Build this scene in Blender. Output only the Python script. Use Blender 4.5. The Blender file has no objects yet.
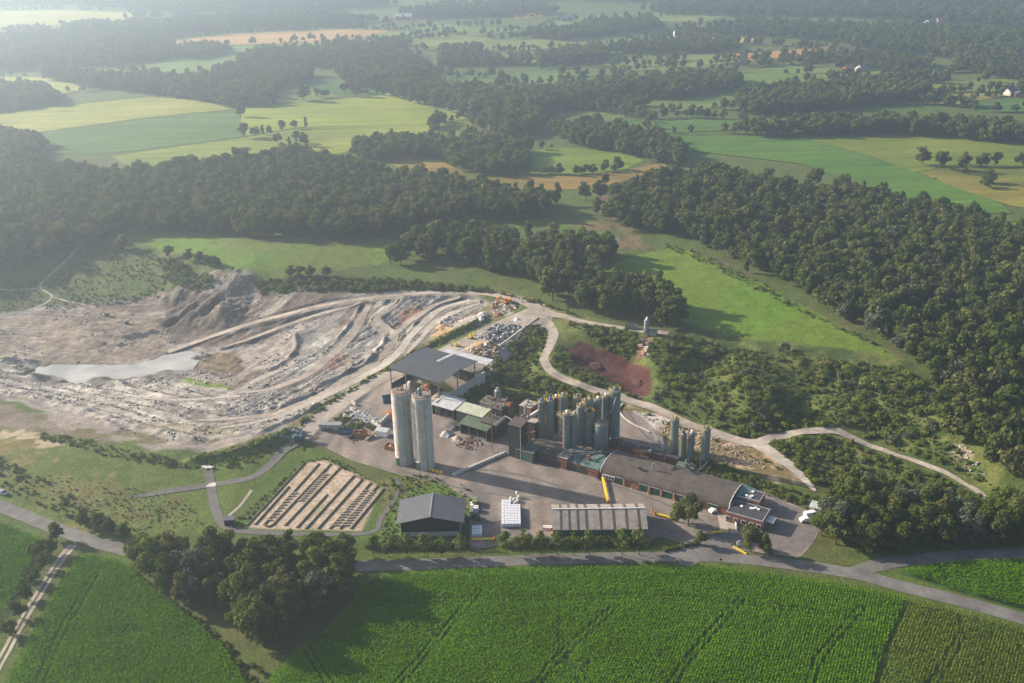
import bpy, math, random
import numpy as np
from mathutils import Matrix, Vector

# ------------------------------------------------------------------ camera, light, exposure
SC = bpy.context.scene
COL = SC.collection
F = 995.0; PITCH = math.radians(23.5); ROLL = math.radians(1.1); H = 185.0
cam_d = bpy.data.cameras.new('camera'); cam = bpy.data.objects.new('camera', cam_d); COL.objects.link(cam)
cam_d.sensor_width = 36.0; cam_d.lens = F * 36.0 / 1024.0
cam_d.clip_start = 1.0; cam_d.clip_end = 60000.0
cam.matrix_world = (Matrix.Translation((0, 0, H)) @ Matrix.Rotation(math.pi / 2 - PITCH, 4, 'X')
                    @ Matrix.Rotation(-ROLL, 4, 'Z'))
SC.camera = cam

SUN_AZ = math.radians(-66.4)      # from +Y (view direction), negative = left
SUN_EL = math.radians(23.0)
W = bpy.data.worlds.new('World'); SC.world = W; W.use_nodes = True
wn = W.node_tree; bg = wn.nodes['Background']
sky = wn.nodes.new('ShaderNodeTexSky'); sky.sky_type = 'NISHITA'; sky.sun_disc = False
sky.sun_elevation = SUN_EL; sky.sun_rotation = SUN_AZ
sky.air_density = 1.0; sky.dust_density = 2.0; sky.altitude = 100
wn.links.new(sky.outputs[0], bg.inputs[0]); bg.inputs[1].default_value = 0.085
sd = bpy.data.lights.new('sun', 'SUN'); sun = bpy.data.objects.new('sun', sd); COL.objects.link(sun)
sd.energy = 5.0; sd.angle = math.radians(0.5); sd.color = (1.0, 0.875, 0.71)
dsun = Vector((math.sin(SUN_AZ) * math.cos(SUN_EL), math.cos(SUN_AZ) * math.cos(SUN_EL), math.sin(SUN_EL)))
sun.rotation_euler = dsun.to_track_quat('Z', 'Y').to_euler()
sun.location = dsun * 500 + Vector((0, 300, 300))

HAZE_DENSITY = 0.00031; HAZE_G = 0.62; HAZE_COLOR = (0.66, 0.82, 1.0)
SC.view_settings.view_transform = 'Standard'; SC.view_settings.look = 'None'
SC.view_settings.gamma = 1.0; SC.view_settings.use_curve_mapping = False
SC.view_settings.exposure = 1.27
SC.render.engine = 'CYCLES'
cy = SC.cycles
cy.use_denoising = True; cy.denoising_prefilter = 'NONE'; cy.denoising_input_passes = 'RGB_ALBEDO_NORMAL'
try: cy.denoiser = 'OPENIMAGEDENOISE'
except Exception: pass
cy.max_bounces = 5; cy.diffuse_bounces = 2; cy.glossy_bounces = 2; cy.transmission_bounces = 2
cy.transparent_max_bounces = 4; cy.volume_bounces = 0
cy.use_adaptive_sampling = False; cy.sample_clamp_indirect = 2.0

RNG = np.random.default_rng(7)
random.seed(7)

# ------------------------------------------------------------------ picture pixel -> point in the world
def rays(px, py):
    px = np.asarray(px, float); py = np.asarray(py, float)
    x = (px - 512) / F; y = -(py - 341.5) / F
    c, s = math.cos(ROLL), math.sin(ROLL)
    xl = c * x + s * y; yl = -s * x + c * y
    return np.stack([xl, math.cos(PITCH) + yl * math.sin(PITCH), -math.sin(PITCH) + yl * math.cos(PITCH)], -1)

def G(px, py, z=0.0):
    d = rays(px, py); t = (np.asarray(z, float) - H) / d[..., 2]
    return d[..., 0] * t, d[..., 1] * t

def proj(x, y, z):
    x = np.asarray(x, float); y = np.asarray(y, float); z = np.asarray(z, float) - H
    f = y * math.cos(PITCH) - z * math.sin(PITCH); u = y * math.sin(PITCH) + z * math.cos(PITCH)
    xl = x / f; yl = u / f; c, s = math.cos(ROLL), math.sin(ROLL)
    return 512 + (c * xl - s * yl) * F, 341.5 - (s * xl + c * yl) * F

def smooth(t):
    t = np.clip(t, 0, 1); return t * t * (3 - 2 * t)

def hash2(ix, iy, seed):
    h = (ix.astype(np.int64) * 374761393 + iy.astype(np.int64) * 668265263 + seed * 974711) & 0xffffffff
    h = ((h ^ (h >> 13)) * 1274126177) & 0xffffffff
    h = h ^ (h >> 16)
    return (h & 0xffff) / 65535.0

def vnoise(x, y, seed=0):
    ix = np.floor(x); iy = np.floor(y); fx = smooth(x - ix); fy = smooth(y - iy)
    a = hash2(ix, iy, seed); b = hash2(ix + 1, iy, seed); c = hash2(ix, iy + 1, seed); d = hash2(ix + 1, iy + 1, seed)
    return (a * (1 - fx) + b * fx) * (1 - fy) + (c * (1 - fx) + d * fx) * fy

def fbm(x, y, sc, seed=0, oct=4):
    s = 0; a = 1.0; t = 0
    for k in range(oct):
        s = s + a * vnoise(x / sc + 17.3 * k, y / sc - 9.1 * k, seed + k); t += a; a *= 0.5; sc *= 0.5
    return s / t

def seg_dist(X, Y, poly, closed):
    """distance to a polyline and the arc length of the nearest point"""
    P = np.asarray(poly, float); n = len(P)
    best = np.full(X.shape, 1e9); arc = np.zeros(X.shape); s0 = 0.0
    for i in range(n if closed else n - 1):
        a = P[i]; b = P[(i + 1) % n]; d = b - a; L2 = max(d @ d, 1e-9)
        t = np.clip(((X - a[0]) * d[0] + (Y - a[1]) * d[1]) / L2, 0, 1)
        q = np.hypot(X - a[0] - t * d[0], Y - a[1] - t * d[1])
        m = q < best; best = np.where(m, q, best); arc = np.where(m, s0 + t * math.sqrt(L2), arc)
        s0 += math.sqrt(L2)
    return best, arc

def inside(X, Y, poly):
    P = np.asarray(poly, float); r = np.zeros(X.shape, bool); n = len(P)
    for i in range(n):
        x0, y0 = P[i]; x1, y1 = P[(i + 1) % n]
        if y0 == y1: continue
        c = ((y0 > Y) != (y1 > Y)) & (X < (x1 - x0) * (Y - y0) / (y1 - y0) + x0)
        r ^= c
    return r

def sdf(X, Y, poly):
    d, _ = seg_dist(X, Y, poly, True)
    return np.where(inside(X, Y, poly), d, -d)      # positive inside

# ------------------------------------------------------------------ terrain heights
NX0, NX1, NY0, NY1 = -420, 420, 180, 800
FAR_Z = 7.0
STEP = 0.8
gx = np.linspace(NX0, NX1, int((NX1 - NX0) / STEP) + 1); gy = np.linspace(NY0, NY1, int((NY1 - NY0) / STEP) + 1)
GX, GY = np.meshgrid(gx, gy)

def base_plane(x, y):
    return FAR_Z * smooth((np.asarray(y) - 330) / 160.0)

CP = [(-60, 495, 0), (60, 530, 0), (122, 549, 0), (250, 560, 0), (370, 566, 0), (520, 560, 0), (700, 558, 0), (860, 575, 0), (1010, 614, 0),
      (900, 565, 0), (1030, 555, 0), (0, 683, 0), (250, 683, 0), (512, 683, 0), (800, 683, 0), (1023, 683, 0), (-60, 600, 0), (1100, 640, 0),
      (60, 470, 2), (150, 470, 1.5), (211, 485, 0), (240, 470, .5), (300, 440, .3), (20, 445, 3), (100, 440, 3), (170, 452, 2), (240, 447, 1.5),
      (290, 432, 1.0), (-60, 450, 3), (-60, 400, -1),
      (0, 400, -2), (60, 420, -1), (120, 436, .5), (200, 450, .5), (100, 400, -8), (200, 420, -6), (280, 412, -5), (330, 392, -4), (380, 368, -2),
      (420, 350, 0), (460, 325, 2), (490, 312, 3.5), (0, 380, -10), (60, 390, -11), (150, 390, -11), (200, 395, -9), (250, 390, -8), (290, 370, -7.5),
      (340, 350, -5), (380, 330, -3), (420, 315, 0), (460, 303, 2.5), (500, 298, 5.2), (400, 293.5, 4), (340, 303, 1), (290, 313, -2), (245, 325, -6),
      (205, 340, -10), (0, 350, -10), (80, 335, -10), (150, 340, -11), (200, 360, -12), (100, 365, -12.5), (60, 372, -12.5), (150, 368, -12.5),
      (250, 360, -9), (270, 345, -9), (0, 320, -9), (80, 313, -9), (130, 315, -9), (-60, 340, -8), (0, 290, -4), (60, 280, -4), (120, 285, -4),
      (158, 302, -7), (0, 240, 5), (80, 235, 5.5), (130, 240, 6), (190, 262, 6), (240, 279, 5.5), (300, 276, 6.2), (380, 274, 6.2), (460, 284, 6.6),
      (510, 291, 6.6), (150, 265, 2), (190, 280, 1), (230, 295, 0), (190, 300, -3), (215, 302, -1), (200, 320, -8), (250, 291, .5), (330, 291, 3.5),
      (-60, 280, 0), (-60, 240, 5),
      (540, 310, 6), (560, 317, 6.5), (600, 323, 7), (640, 330, 7), (680, 325, 7), (400, 385, 2.5), (430, 372, 4), (480, 345, 5), (520, 322, 5.5),
      (385, 400, 1), (340, 410, .2), (480, 397, 0), (520, 385, 0), (535, 350, 1.5), (525, 365, .5), (560, 400, 0), (600, 415, 0), (500, 410, 0),
      (545, 325, 5.5), (551, 345, 4), (545, 362, 3), (560, 378, 2.2), (600, 393, 1.2), (650, 410, .5), (700, 428, 0), (755, 443, 0), (800, 432, 1),
      (830, 430, 1), (900, 450, 0), (980, 490, 0), (590, 362, .2), (620, 372, -1), (640, 384, -1), (640, 395, 0), (570, 350, 2.4), (578, 364, 2),
      (562, 364, 2.8), (600, 383, 1.9), (625, 391, 1.2), (600, 333, 6.7), (638, 344, 6), (600, 352, 2), (630, 362, 1), (655, 365, 6), (665, 345, 7),
      (660, 385, 4), (690, 380, 0), (710, 366, 1), (745, 385, 9), (725, 373, 6.5), (770, 400, 7), (700, 415, 1), (740, 432, .5), (793, 400, 1.5),
      (780, 422, 1), (800, 380, 3), (700, 335, 7), (760, 345, 7), (830, 355, 7), (905, 360, 7), (840, 385, 4), (880, 400, 4), (930, 430, 3),
      (830, 410, 2), (900, 420, 2), (960, 400, 6), (1023, 400, 7), (1000, 470, 4), (1023, 500, 1), (960, 470, 1), (830, 447, -1.5), (870, 462, -1),
      (780, 470, 0), (720, 450, 0), (640, 430, 0), (0, 200, 7), (256, 200, 7), (512, 200, 7), (768, 200, 7), (1023, 220, 7), (1023, 300, 7),
      (600, 260, 7), (800, 300, 7), (1100, 400, 7), (-60, 200, 7)]
CP = np.array(CP, float)
cx_, cy_ = G(CP[:, 0], CP[:, 1], CP[:, 2])
cres = CP[:, 2] - base_plane(cx_, cy_)
C2 = 6.0 ** 2
A = np.sqrt((cx_[:, None] - cx_[None]) ** 2 + (cy_[:, None] - cy_[None]) ** 2 + C2)
wts = np.linalg.solve(A + np.eye(len(cx_)) * 0.05, cres)
R_ = np.zeros_like(GX)
for k in range(len(cx_)):
    R_ += wts[k] * np.sqrt((GX - cx_[k]) ** 2 + (GY - cy_[k]) ** 2 + C2)
edge = np.minimum.reduce([GX - NX0, NX1 - GX, GY - NY0 + 30, (690 - GY) * 0.8]) / 70.0
HG = base_plane(GX, GY) + R_ * smooth(edge)
# level yard and road strip
def gpoly(pts, z=0.0):
    P = np.asarray(pts, float); x, y = G(P[:, 0], P[:, 1], z); return np.stack([x, y], 1)
YARD = gpoly([(345, 442), (392, 425), (440, 432), (470, 438), (500, 428), (545, 440), (625, 432), (660, 455), (720, 478), (760, 492), (800, 508), (850, 520),
              (810, 545), (1010, 600), (1100, 660), (1000, 760), (0, 760), (-100, 640), (-60, 500), (60, 535), (122, 552), (235, 545), (240, 500), (300, 455), (330, 440)])
HG = HG * (1 - smooth((sdf(GX, GY, YARD) + 4) / 8.0))

def Hgt(x, y):
    x = np.asarray(x, float); y = np.asarray(y, float)
    fx = np.clip((x - NX0) / STEP, 0, len(gx) - 2.001); fy = np.clip((y - NY0) / STEP, 0, len(gy) - 2.001)
    ix = fx.astype(int); iy = fy.astype(int); tx = fx - ix; ty = fy - iy
    h = (HG[iy, ix] * (1 - tx) + HG[iy, ix + 1] * tx) * (1 - ty) + (HG[iy + 1, ix] * (1 - tx) + HG[iy + 1, ix + 1] * tx) * ty
    out = (x < NX0) | (x > NX1) | (y < NY0) | (y > NY1)
    return np.where(out, base_plane(x, y), h)

def at(px, py):
    """the ground point seen at a pixel, on the terrain"""
    px = np.asarray(px, float); py = np.asarray(py, float)
    z = np.zeros(px.shape)
    for _ in range(24):
        x, y = G(px, py, z); z = z + 0.6 * (Hgt(x, y) - z)
    x, y = G(px, py, z)
    return x, y, Hgt(x, y)

def tpoly(pts):
    P = np.asarray(pts, float); x, y, z = at(P[:, 0], P[:, 1]); return np.stack([x, y], 1)

def spline(P, step):
    P = np.asarray(P, float); out = []
    for i in range(len(P) - 1):
        p0 = P[max(i - 1, 0)]; p1 = P[i]; p2 = P[i + 1]; p3 = P[min(i + 2, len(P) - 1)]
        n = max(1, int(np.linalg.norm(p2 - p1) / step))
        for k in range(n):
            t = k / n
            out.append(0.5 * (2 * p1 + (p2 - p0) * t + (2 * p0 - 5 * p1 + 4 * p2 - p3) * t * t + (3 * p1 - p0 - 3 * p2 + p3) * t ** 3))
    out.append(P[-1]); return np.array(out)

PIT = tpoly([(-90, 395), (0, 398), (60, 416), (110, 432), (160, 446), (210, 452), (250, 445), (300, 429), (340, 405), (385, 376), (425, 351), (462, 328), (500, 308),
             (470, 291), (380, 292), (310, 292), (262, 284), (240, 282), (215, 290), (190, 285), (160, 292), (120, 300), (60, 305), (0, 312), (-90, 315)])
SRIM = tpoly([(-90, 397), (0, 402), (60, 420), (110, 436), (160, 448), (210, 452), (250, 445), (300, 429), (340, 405), (385, 376), (425, 351), (462, 328), (500, 308), (530, 300)])
pit_in = smooth((sdf(GX, GY, PIT) + 3) / 10.0)
rim_d, rim_s = seg_dist(GX, GY, SRIM, False)
# bunds and steps left by the digging
def bund(pts, amp, wid):
    global HG
    P = spline(tpoly(pts), 4.0)
    x0, y0 = P.min(0) - 4 * wid; x1, y1 = P.max(0) + 4 * wid
    j = np.where((gx >= x0) & (gx <= x1))[0]; i = np.where((gy >= y0) & (gy <= y1))[0]
    sl = np.ix_(i, j)
    d, s = seg_dist(GX[sl], GY[sl], P, False)
    HG[sl] += amp * 1.1 * np.exp(-(d / (wid * .8)) ** 2) * (0.6 + 0.8 * vnoise(s / 3.0, s * 0 + amp, 3))
BUNDS = [([(373, 357), (364, 367), (340, 378), (308, 395), (280, 408), (249, 416), (216, 425), (195, 423), (150, 405)], 1.3, 1.5),
         ([(405, 340), (397, 350), (387, 367), (352, 383), (331, 390), (312, 397), (289, 406), (266, 415)], 1.3, 1.5),
         ([(420, 322), (405, 336), (396, 346)], 1.2, 1.3), ([(455, 300), (432, 309), (414, 324)], 1.0, 1.2),
         ([(350, 392), (320, 407), (290, 420), (262, 432)], 1.2, 1.5), ([(392, 296), (365, 299), (330, 307), (290, 317), (250, 328), (215, 342)], .9, 1.2),
         ([(361, 305), (352, 322), (340, 338), (322, 356)], 1.0, 1.2), ([(295, 338), (296, 350), (285, 362), (268, 372)], 1.2, 1.5),
         ([(385, 326), (387, 338), (375, 354), (352, 368)], 1.1, 1.4), ([(0, 361), (40, 364), (62, 368)], 1.6, 2.0), ([(100, 335), (125, 338), (152, 332)], 1.6, 2.2),
         ([(70, 337), (95, 343), (120, 345)], 1.2, 2), ([(190, 360), (215, 357), (238, 362)], 1.6, 2.2), ([(0, 388), (60, 405), (120, 424), (200, 442)], 1.2, 3)]
for b_ in BUNDS: bund(*b_)
bund([(190, 462), (250, 449), (300, 430), (330, 409), (370, 385), (397, 369), (422, 351), (455, 335), (484, 320)], 1.8, 2.2)   # green berm beside the haul road
for px, py, a, r in [(45, 377, 2.6, 6), (105, 377, 2.2, 5.5), (66, 378, 1.6, 4), (150, 373, 3.0, 7), (165, 376, 2.4, 6), (300, 338, 3, 7), (480, 317, 1.8, 2.5), (484, 315, 1.6, 2.0),
                     (517, 318, 1.8, 2.4), (473, 318, 1.0, 2.5), (170, 297, 3, 8), (192, 316, 2.5, 6), (218, 318, 3.5, 7), (228, 312, 3, 6), (395, 409, 1.6, 3.5), (450, 425, 1.3, 3)]:
    x, y, z = at(px, py); HG += a * np.exp(-((GX - x) ** 2 + (GY - y) ** 2) / r ** 2)
# gullies cut into the north wall of the pit
for pts in ([(168, 324), (182, 314), (196, 304)], [(205, 312), (214, 305), (222, 298)]): bund(pts, -3.0, 2.6)
rough = fbm(GX, GY, 9, 11, 4) - .5
ridg = 1 - 2 * np.abs(fbm(rim_s, rim_d * 5, 16, 5, 4) - .5)
hollow = tpoly([(455, 395), (480, 372), (520, 335), (560, 306), (640, 335), (690, 330), (905, 358), (1000, 440), (1000, 500), (930, 480), (850, 470), (800, 480), (745, 450), (650, 412), (560, 400), (480, 415)])
hol_in = smooth((sdf(GX, GY, hollow) + 2) / 8.0)
field_noise = smooth((GY - 640) / 60)
ben_u = rim_d / 8.5 + (fbm(rim_s, rim_d * 2, 30, 41, 3) - .5) * .9; ben_i = np.floor(ben_u); ben_f = ben_u - ben_i
ben_on = pit_in * smooth((rim_d - 6) / 6) * smooth((62 - rim_d) / 10)
HG += ben_on * 1.5 * (ben_f - smooth((ben_f - .80) / .20) - .1)
HG += ben_on * .5 * ((lambda q: q - smooth((q - .7) / .3))(ben_u * 2.6 % 1.0))
HG += pit_in * ((ridg - .6) * .15 + rough * .7 + (fbm(GX, GY, 4.0, 23, 3) - .5) * .55 + (vnoise(GX / 1.4, GY / 1.4, 29) - .5) * .22) + hol_in * (fbm(GX, GY, 14, 31, 4) - .5) * 3.0
yard_d = sdf(GX, GY, YARD)
HG += (1 - smooth((yard_d + 6) / 8)) * (1 - field_noise) * rough * .7
# the pond bed
POND = gpoly([(22, 376), (38, 365), (60, 366), (85, 366), (110, 366), (128, 366), (150, 362), (168, 354), (188, 352), (192, 360), (185, 369), (165, 372), (140, 377), (110, 381), (75, 383), (50, 382)], -11.6)
pd = sdf(GX, GY, POND) + (fbm(GX, GY, 9, 71, 3) - .5) * 9
HG = np.where(pd > -6, np.minimum(HG, np.maximum(-11.6 - pd * .35 + 1.1 * (fbm(GX, GY, 6, 77) - .5), -13.2) + np.clip(-pd, 0, 9) * .25), HG)
for px, py, a, r in [(44, 376, 2.4, 5.0), (62, 378, 1.4, 3.5), (103, 377, 2.0, 4.5), (93, 379, 1.0, 3)]:
    x, y = G(px, py, -11); HG += a * np.exp(-((GX - x) ** 2 * .5 + (GY - y) ** 2 * 1.5) / r ** 2)
TRACKS = [
    ([(361, 302), (317, 315), (284, 326), (244, 341), (225, 347)], 3.0, 'dirt_track'),
    ([(372, 298), (365, 312), (356, 330), (341, 348), (326.5, 360), (312.5, 372), (294, 381), (270, 389), (235, 394)], 4.0, 'dirt_track'),
    ([(396, 298), (386, 309), (377, 319), (385, 327), (394.5, 336), (387.5, 350), (373.5, 364), (350, 378), (322, 395), (282, 411), (240, 418), (190, 421)], 3.8, 'dirt_track'),
    ([(460, 296), (439, 303), (423, 313), (406, 324.5), (394, 337)], 3.4, 'dirt_track'),
    ([(470, 300), (442, 309), (425, 322), (411, 336), (399, 352), (386, 364), (366, 375), (340, 389), (303, 406), (268, 420), (220, 428)], 3.8, 'pale_track'),
    ([(480, 303), (452, 314), (433, 326), (418, 342), (405, 356)], 2.6, 'pale_track'),
    ([(110, 391), (140, 397), (180, 400), (240, 396)], 2.2, 'pale_track')]
def grade(pts, width):
    """cut a level road bed into the slope along a track"""
    P = spline(tpoly(pts), 1.5); z = Hgt(P[:, 0], P[:, 1]); n = 15; zp = np.pad(z, n, mode='edge'); z = np.convolve(zp, np.ones(2 * n + 1) / (2 * n + 1), 'valid')
    x0, y0 = P.min(0) - width - 3; x1, y1 = P.max(0) + width + 3
    j = np.where((gx >= x0) & (gx <= x1))[0]; i = np.where((gy >= y0) & (gy <= y1))[0]; sl = np.ix_(i, j); X = GX[sl]; Y = GY[sl]
    best = np.full(X.shape, 1e9); zz = np.zeros(X.shape)
    for k in range(len(P)):
        d = np.hypot(X - P[k, 0], Y - P[k, 1]); m = d < best; best = np.where(m, d, best); zz = np.where(m, z[k], zz)
    w = 1 - smooth((best - width / 2 - .3) / 1.5); HG[sl] += (zz - HG[sl]) * w; TRK[sl] = np.minimum(TRK[sl], best - width / 2)
TRK = np.full(GX.shape, 1e9)
MOUND = tpoly([(158, 296), (175, 284), (205, 270), (235, 268), (264, 282), (258, 305), (240, 322), (205, 334), (172, 326)])
md = smooth((sdf(GX, GY, MOUND) + 2) / 6); HG += md * ((1 - 2 * np.abs(fbm(GX, GY, 8, 91, 4) - .5)) * 3.2 - 2.4 + (vnoise(GX / 1.6, GY / 1.6, 92) - .5) * .5)
for pts, w, m in TRACKS: grade(pts, w + .6)
grade([(546, 311), (522, 301), (500, 295.5), (470, 292.5), (420, 293), (380, 296.5), (330, 304), (290, 313.5), (250, 324), (210, 337), (168, 352)], 5.2)
grade([(300, 437), (318, 420), (345, 401), (380, 379), (410, 368), (450, 349), (500, 326), (540, 310)], 8.5)
# ------------------------------------------------------------------ ground colours (albedo only)
def C3(*a): return np.array(a, float)
GRASS = C3(.074, .108, .024); LUSH = C3(.092, .155, .021); DRY = C3(.125, .110, .045); ROUGH = C3(.060, .084, .023); HEATH = C3(.150, .105, .060)
SAND = C3(.46, .33, .215); PALE = C3(.47, .43, .375); GREY = C3(.30, .265, .235); SOIL = C3(.175, .138, .112); RED = C3(.070, .027, .023); DARK = C3(.075, .06, .05)
ALB = np.empty(GX.shape + (3,)); ALB[:] = GRASS
def mixin(m, c):
    global ALB
    ALB += (c - ALB) * m[..., None]
n1 = fbm(GX, GY, 30, 101, 4); n2 = fbm(GX, GY, 8, 131, 4); n3 = fbm(GX, GY, 3.0, 171, 3); n4 = fbm(GX, GY, 70, 191, 3)
mixin(smooth((n1 - .45) * 5) * .5, DRY * .8); mixin(smooth((n2 - .5) * 5) * .5, ROUGH)
def paint(pts, c, strength=1.0, soft=1.5, wob=3.0, wsc=8.0, world=False):
    P = np.asarray(pts) if world else tpoly(pts)
    m = soft + wob + 2
    j = np.where((gx >= P[:, 0].min() - m) & (gx <= P[:, 0].max() + m))[0]; i = np.where((gy >= P[:, 1].min() - m) & (gy <= P[:, 1].max() + m))[0]
    if len(i) == 0 or len(j) == 0: return
    sl = np.ix_(i, j)
    d = sdf(GX[sl], GY[sl], P) + (fbm(GX[sl], GY[sl], wsc, int(abs(P[0, 0]) * 10) % 97, 4) - .5) * 2 * wob
    mk = smooth((d + soft * .5) / soft) * strength
    cc = c if not callable(c) else c(sl)
    ALB[sl] += (cc - ALB[sl]) * mk[..., None]
def two(a, b, n, th=.5, k=6): return lambda sl: a + (b - a) * smooth((n[sl] - th) * k + .5)[..., None]
# fields near the works
paint([(120, 228), (200, 233), (260, 243), (330, 246), (402, 246), (388, 262), (330, 272), (240, 276), (190, 256), (140, 246)], two(LUSH * 1.08, C3(.105, .135, .028), n1, .55, 4), 1, 2, 3)
paint([(405, 228), (470, 215), (560, 218), (625, 226), (640, 245), (600, 240), (540, 232), (440, 236)], two(LUSH, GRASS, n2), 1, 2, 3)
paint([(560, 222), (600, 222), (630, 230), (590, 232)], HEATH, .8, 3, 3)
paint([(575, 275), (640, 255), (680, 246), (715, 262), (770, 288), (908, 361), (860, 360), (800, 350), (740, 338), (692, 326), (640, 296)], two(C3(.098, .172, .016), C3(.112, .168, .020), n1), 1, 1.5, 1)
paint([(700, 250), (740, 268), (800, 300), (870, 338), (915, 362), (905, 360), (850, 332), (780, 292), (715, 262), (685, 247)], two(DRY, ROUGH, n3), .85, 3, 3)
paint([(590, 180), (650, 178), (640, 240), (660, 250), (620, 250), (600, 215)], two(HEATH, ROUGH, n2), .9, 3, 4)
# rough slopes
paint(np.asarray(hollow), two(ROUGH, C3(.110, .125, .034), n2, .5, 5), 1, 4, 4, world=True)
paint([(0, 245), (110, 238), (150, 245), (200, 262), (250, 283), (230, 296), (165, 300), (100, 308), (0, 314), (-90, 316), (-90, 245)], two(ROUGH * 1.1, C3(.095, .105, .04), n2, .5, 4), 1, 4, 4)
paint([(0, 436), (60, 440), (120, 446), (200, 456), (250, 452), (300, 436), (290, 452), (240, 470), (230, 520), (120, 548), (60, 530), (0, 500), (-90, 480), (-90, 436)],
      two(C3(.088, .122, .026), C3(.155, .130, .048), n1 * .6 + n3 * .4, .57, 6), 1, 4, 3)
paint([(0, 470), (60, 478), (120, 485), (195, 500), (200, 520), (120, 528), (40, 500), (0, 490)], two(C3(.16, .12, .05), C3(.09, .115, .03), n3, .5, 5), .55, 8, 6)
# the pit
arcn = fbm(rim_s, rim_d * 4, 26, 51, 4); arcf = fbm(rim_s, rim_d * 3, 9, 61, 4)
paint(np.asarray(PIT), lambda sl: (SOIL + (GREY * 1.05 - SOIL) * smooth((arcn[sl] - .42) * 6)[..., None]), 1, 3, 3, world=True)
mixin(pit_in * smooth((arcf - .50) * 6) * smooth((70 - rim_d) / 20) * smooth((rim_d - 12) / 12), PALE)
mixin(pit_in * smooth((n2 - .55) * 8) * .35, DARK * 1.8)
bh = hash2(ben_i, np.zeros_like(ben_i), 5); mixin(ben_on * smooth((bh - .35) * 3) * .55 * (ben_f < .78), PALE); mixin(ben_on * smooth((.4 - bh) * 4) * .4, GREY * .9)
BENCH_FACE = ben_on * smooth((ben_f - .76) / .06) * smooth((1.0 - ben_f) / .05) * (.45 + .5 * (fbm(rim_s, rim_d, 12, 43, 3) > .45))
paint([(0, 340), (90, 318), (150, 322), (168, 335), (170, 350), (120, 362), (40, 362), (0, 358), (-90, 358), (-90, 340)], two(C3(.33, .265, .205), C3(.25, .20, .160), n2, .5, 5), .95, 4, 4)
paint([(0, 318), (60, 311), (110, 310), (152, 316), (160, 330), (120, 330), (60, 328), (0, 335), (-90, 338), (-90, 318)], two(C3(.28, .225, .17), SOIL * 1.2, n2), .9, 5, 4)
paint([(0, 380), (50, 384), (110, 384), (160, 378), (200, 384), (240, 392), (232, 405), (180, 408), (120, 402), (60, 396), (0, 394), (-90, 392), (-90, 380)], two(PALE * 1.05, GREY * 1.05, arcf, .48, 6), .9, 4, 3)
paint([(200, 410), (260, 404), (310, 388), (350, 368), (372, 352), (385, 358), (360, 378), (315, 400), (270, 416), (210, 424)], two(PALE, GREY, arcf, .46, 5), .8, 4, 3)
paint([(300, 340), (330, 330), (345, 332), (330, 350), (300, 375), (285, 385), (275, 380), (295, 362)], two(C3(.42, .41, .36), GREY, n2, .5, 5), .9, 3, 3)
paint([(352, 330), (378, 326), (382, 340), (360, 352), (345, 358)], two(C3(.43, .43, .39), GREY, n2, .5, 5), .9, 3, 2)
paint([(225, 350), (255, 344), (285, 345), (292, 356), (275, 368), (245, 370)], C3(.36, .31, .27), .9, 4, 3)
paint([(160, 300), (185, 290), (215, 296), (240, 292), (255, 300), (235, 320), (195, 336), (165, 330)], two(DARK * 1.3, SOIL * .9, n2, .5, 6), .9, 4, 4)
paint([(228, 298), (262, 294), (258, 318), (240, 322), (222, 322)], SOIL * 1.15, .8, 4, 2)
paint([(264, 280), (330, 278), (390, 278), (480, 287), (500, 293), (400, 291), (330, 293), (268, 298), (258, 291)], two(ROUGH * .9, DARK * 1.2, n2), .85, 3, 3)
paint([(205, 355), (235, 350), (245, 372), (215, 372), (196, 366)], two(C3(.22, .15, .11), DRY, n3), .9, 3, 2)
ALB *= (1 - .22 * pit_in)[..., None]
mixin(pit_in * smooth((2.2 - TRK) / 1.2) * (TRK > .3) * .6, C3(.10, .085, .065))
mixin(smooth((pd + 3.5) / 2.5) * .7, C3(.13, .11, .09))
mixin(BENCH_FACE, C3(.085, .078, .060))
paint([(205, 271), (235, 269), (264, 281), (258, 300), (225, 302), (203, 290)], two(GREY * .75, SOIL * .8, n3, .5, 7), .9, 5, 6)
paint([(183, 377), (205, 381), (232, 387), (230, 389), (200, 386), (183, 381)], C3(.11, .17, .025), .9, 1.5, 1)
paint([(335, 325), (342, 318), (362, 305), (372, 315), (362, 322)], two(RED * 1.4, SOIL, n3), .5, 3, 2)
paint([(320, 360), (345, 352), (350, 362), (330, 372)], C3(.22, .12, .09), .7, 3, 2)
paint([(396, 312), (420, 306), (428, 312), (405, 324)], C3(.33, .17, .11), .8, 3, 2)
paint([(378, 305), (392, 302), (388, 312), (380, 318)], C3(.45, .42, .34), .8, 2, 1)
paint([(0, 402), (60, 420), (110, 436), (105, 441), (50, 434), (0, 428), (-90, 425), (-90, 400)], two(SOIL * 1.05, C3(.13, .10, .07), n2), .9, 3, 3)
paint([(0, 428), (50, 434), (75, 444), (40, 448), (20, 440), (0, 440), (-90, 440), (-90, 428)], two(C3(.42, .33, .23), DRY, n3), .85, 3, 3)
paint([(40, 412), (100, 420), (170, 438), (240, 440), (280, 430), (240, 447), (170, 450), (110, 440), (60, 428)], two(C3(.26, .22, .19), DRY, n2, .5, 6), .85, 3, 3)
paint([(120, 415), (175, 424), (240, 428), (230, 436), (160, 434)], two(C3(.30, .25, .19), C3(.12, .12, .05), n3, .5, 6), .7, 3, 3)
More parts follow.
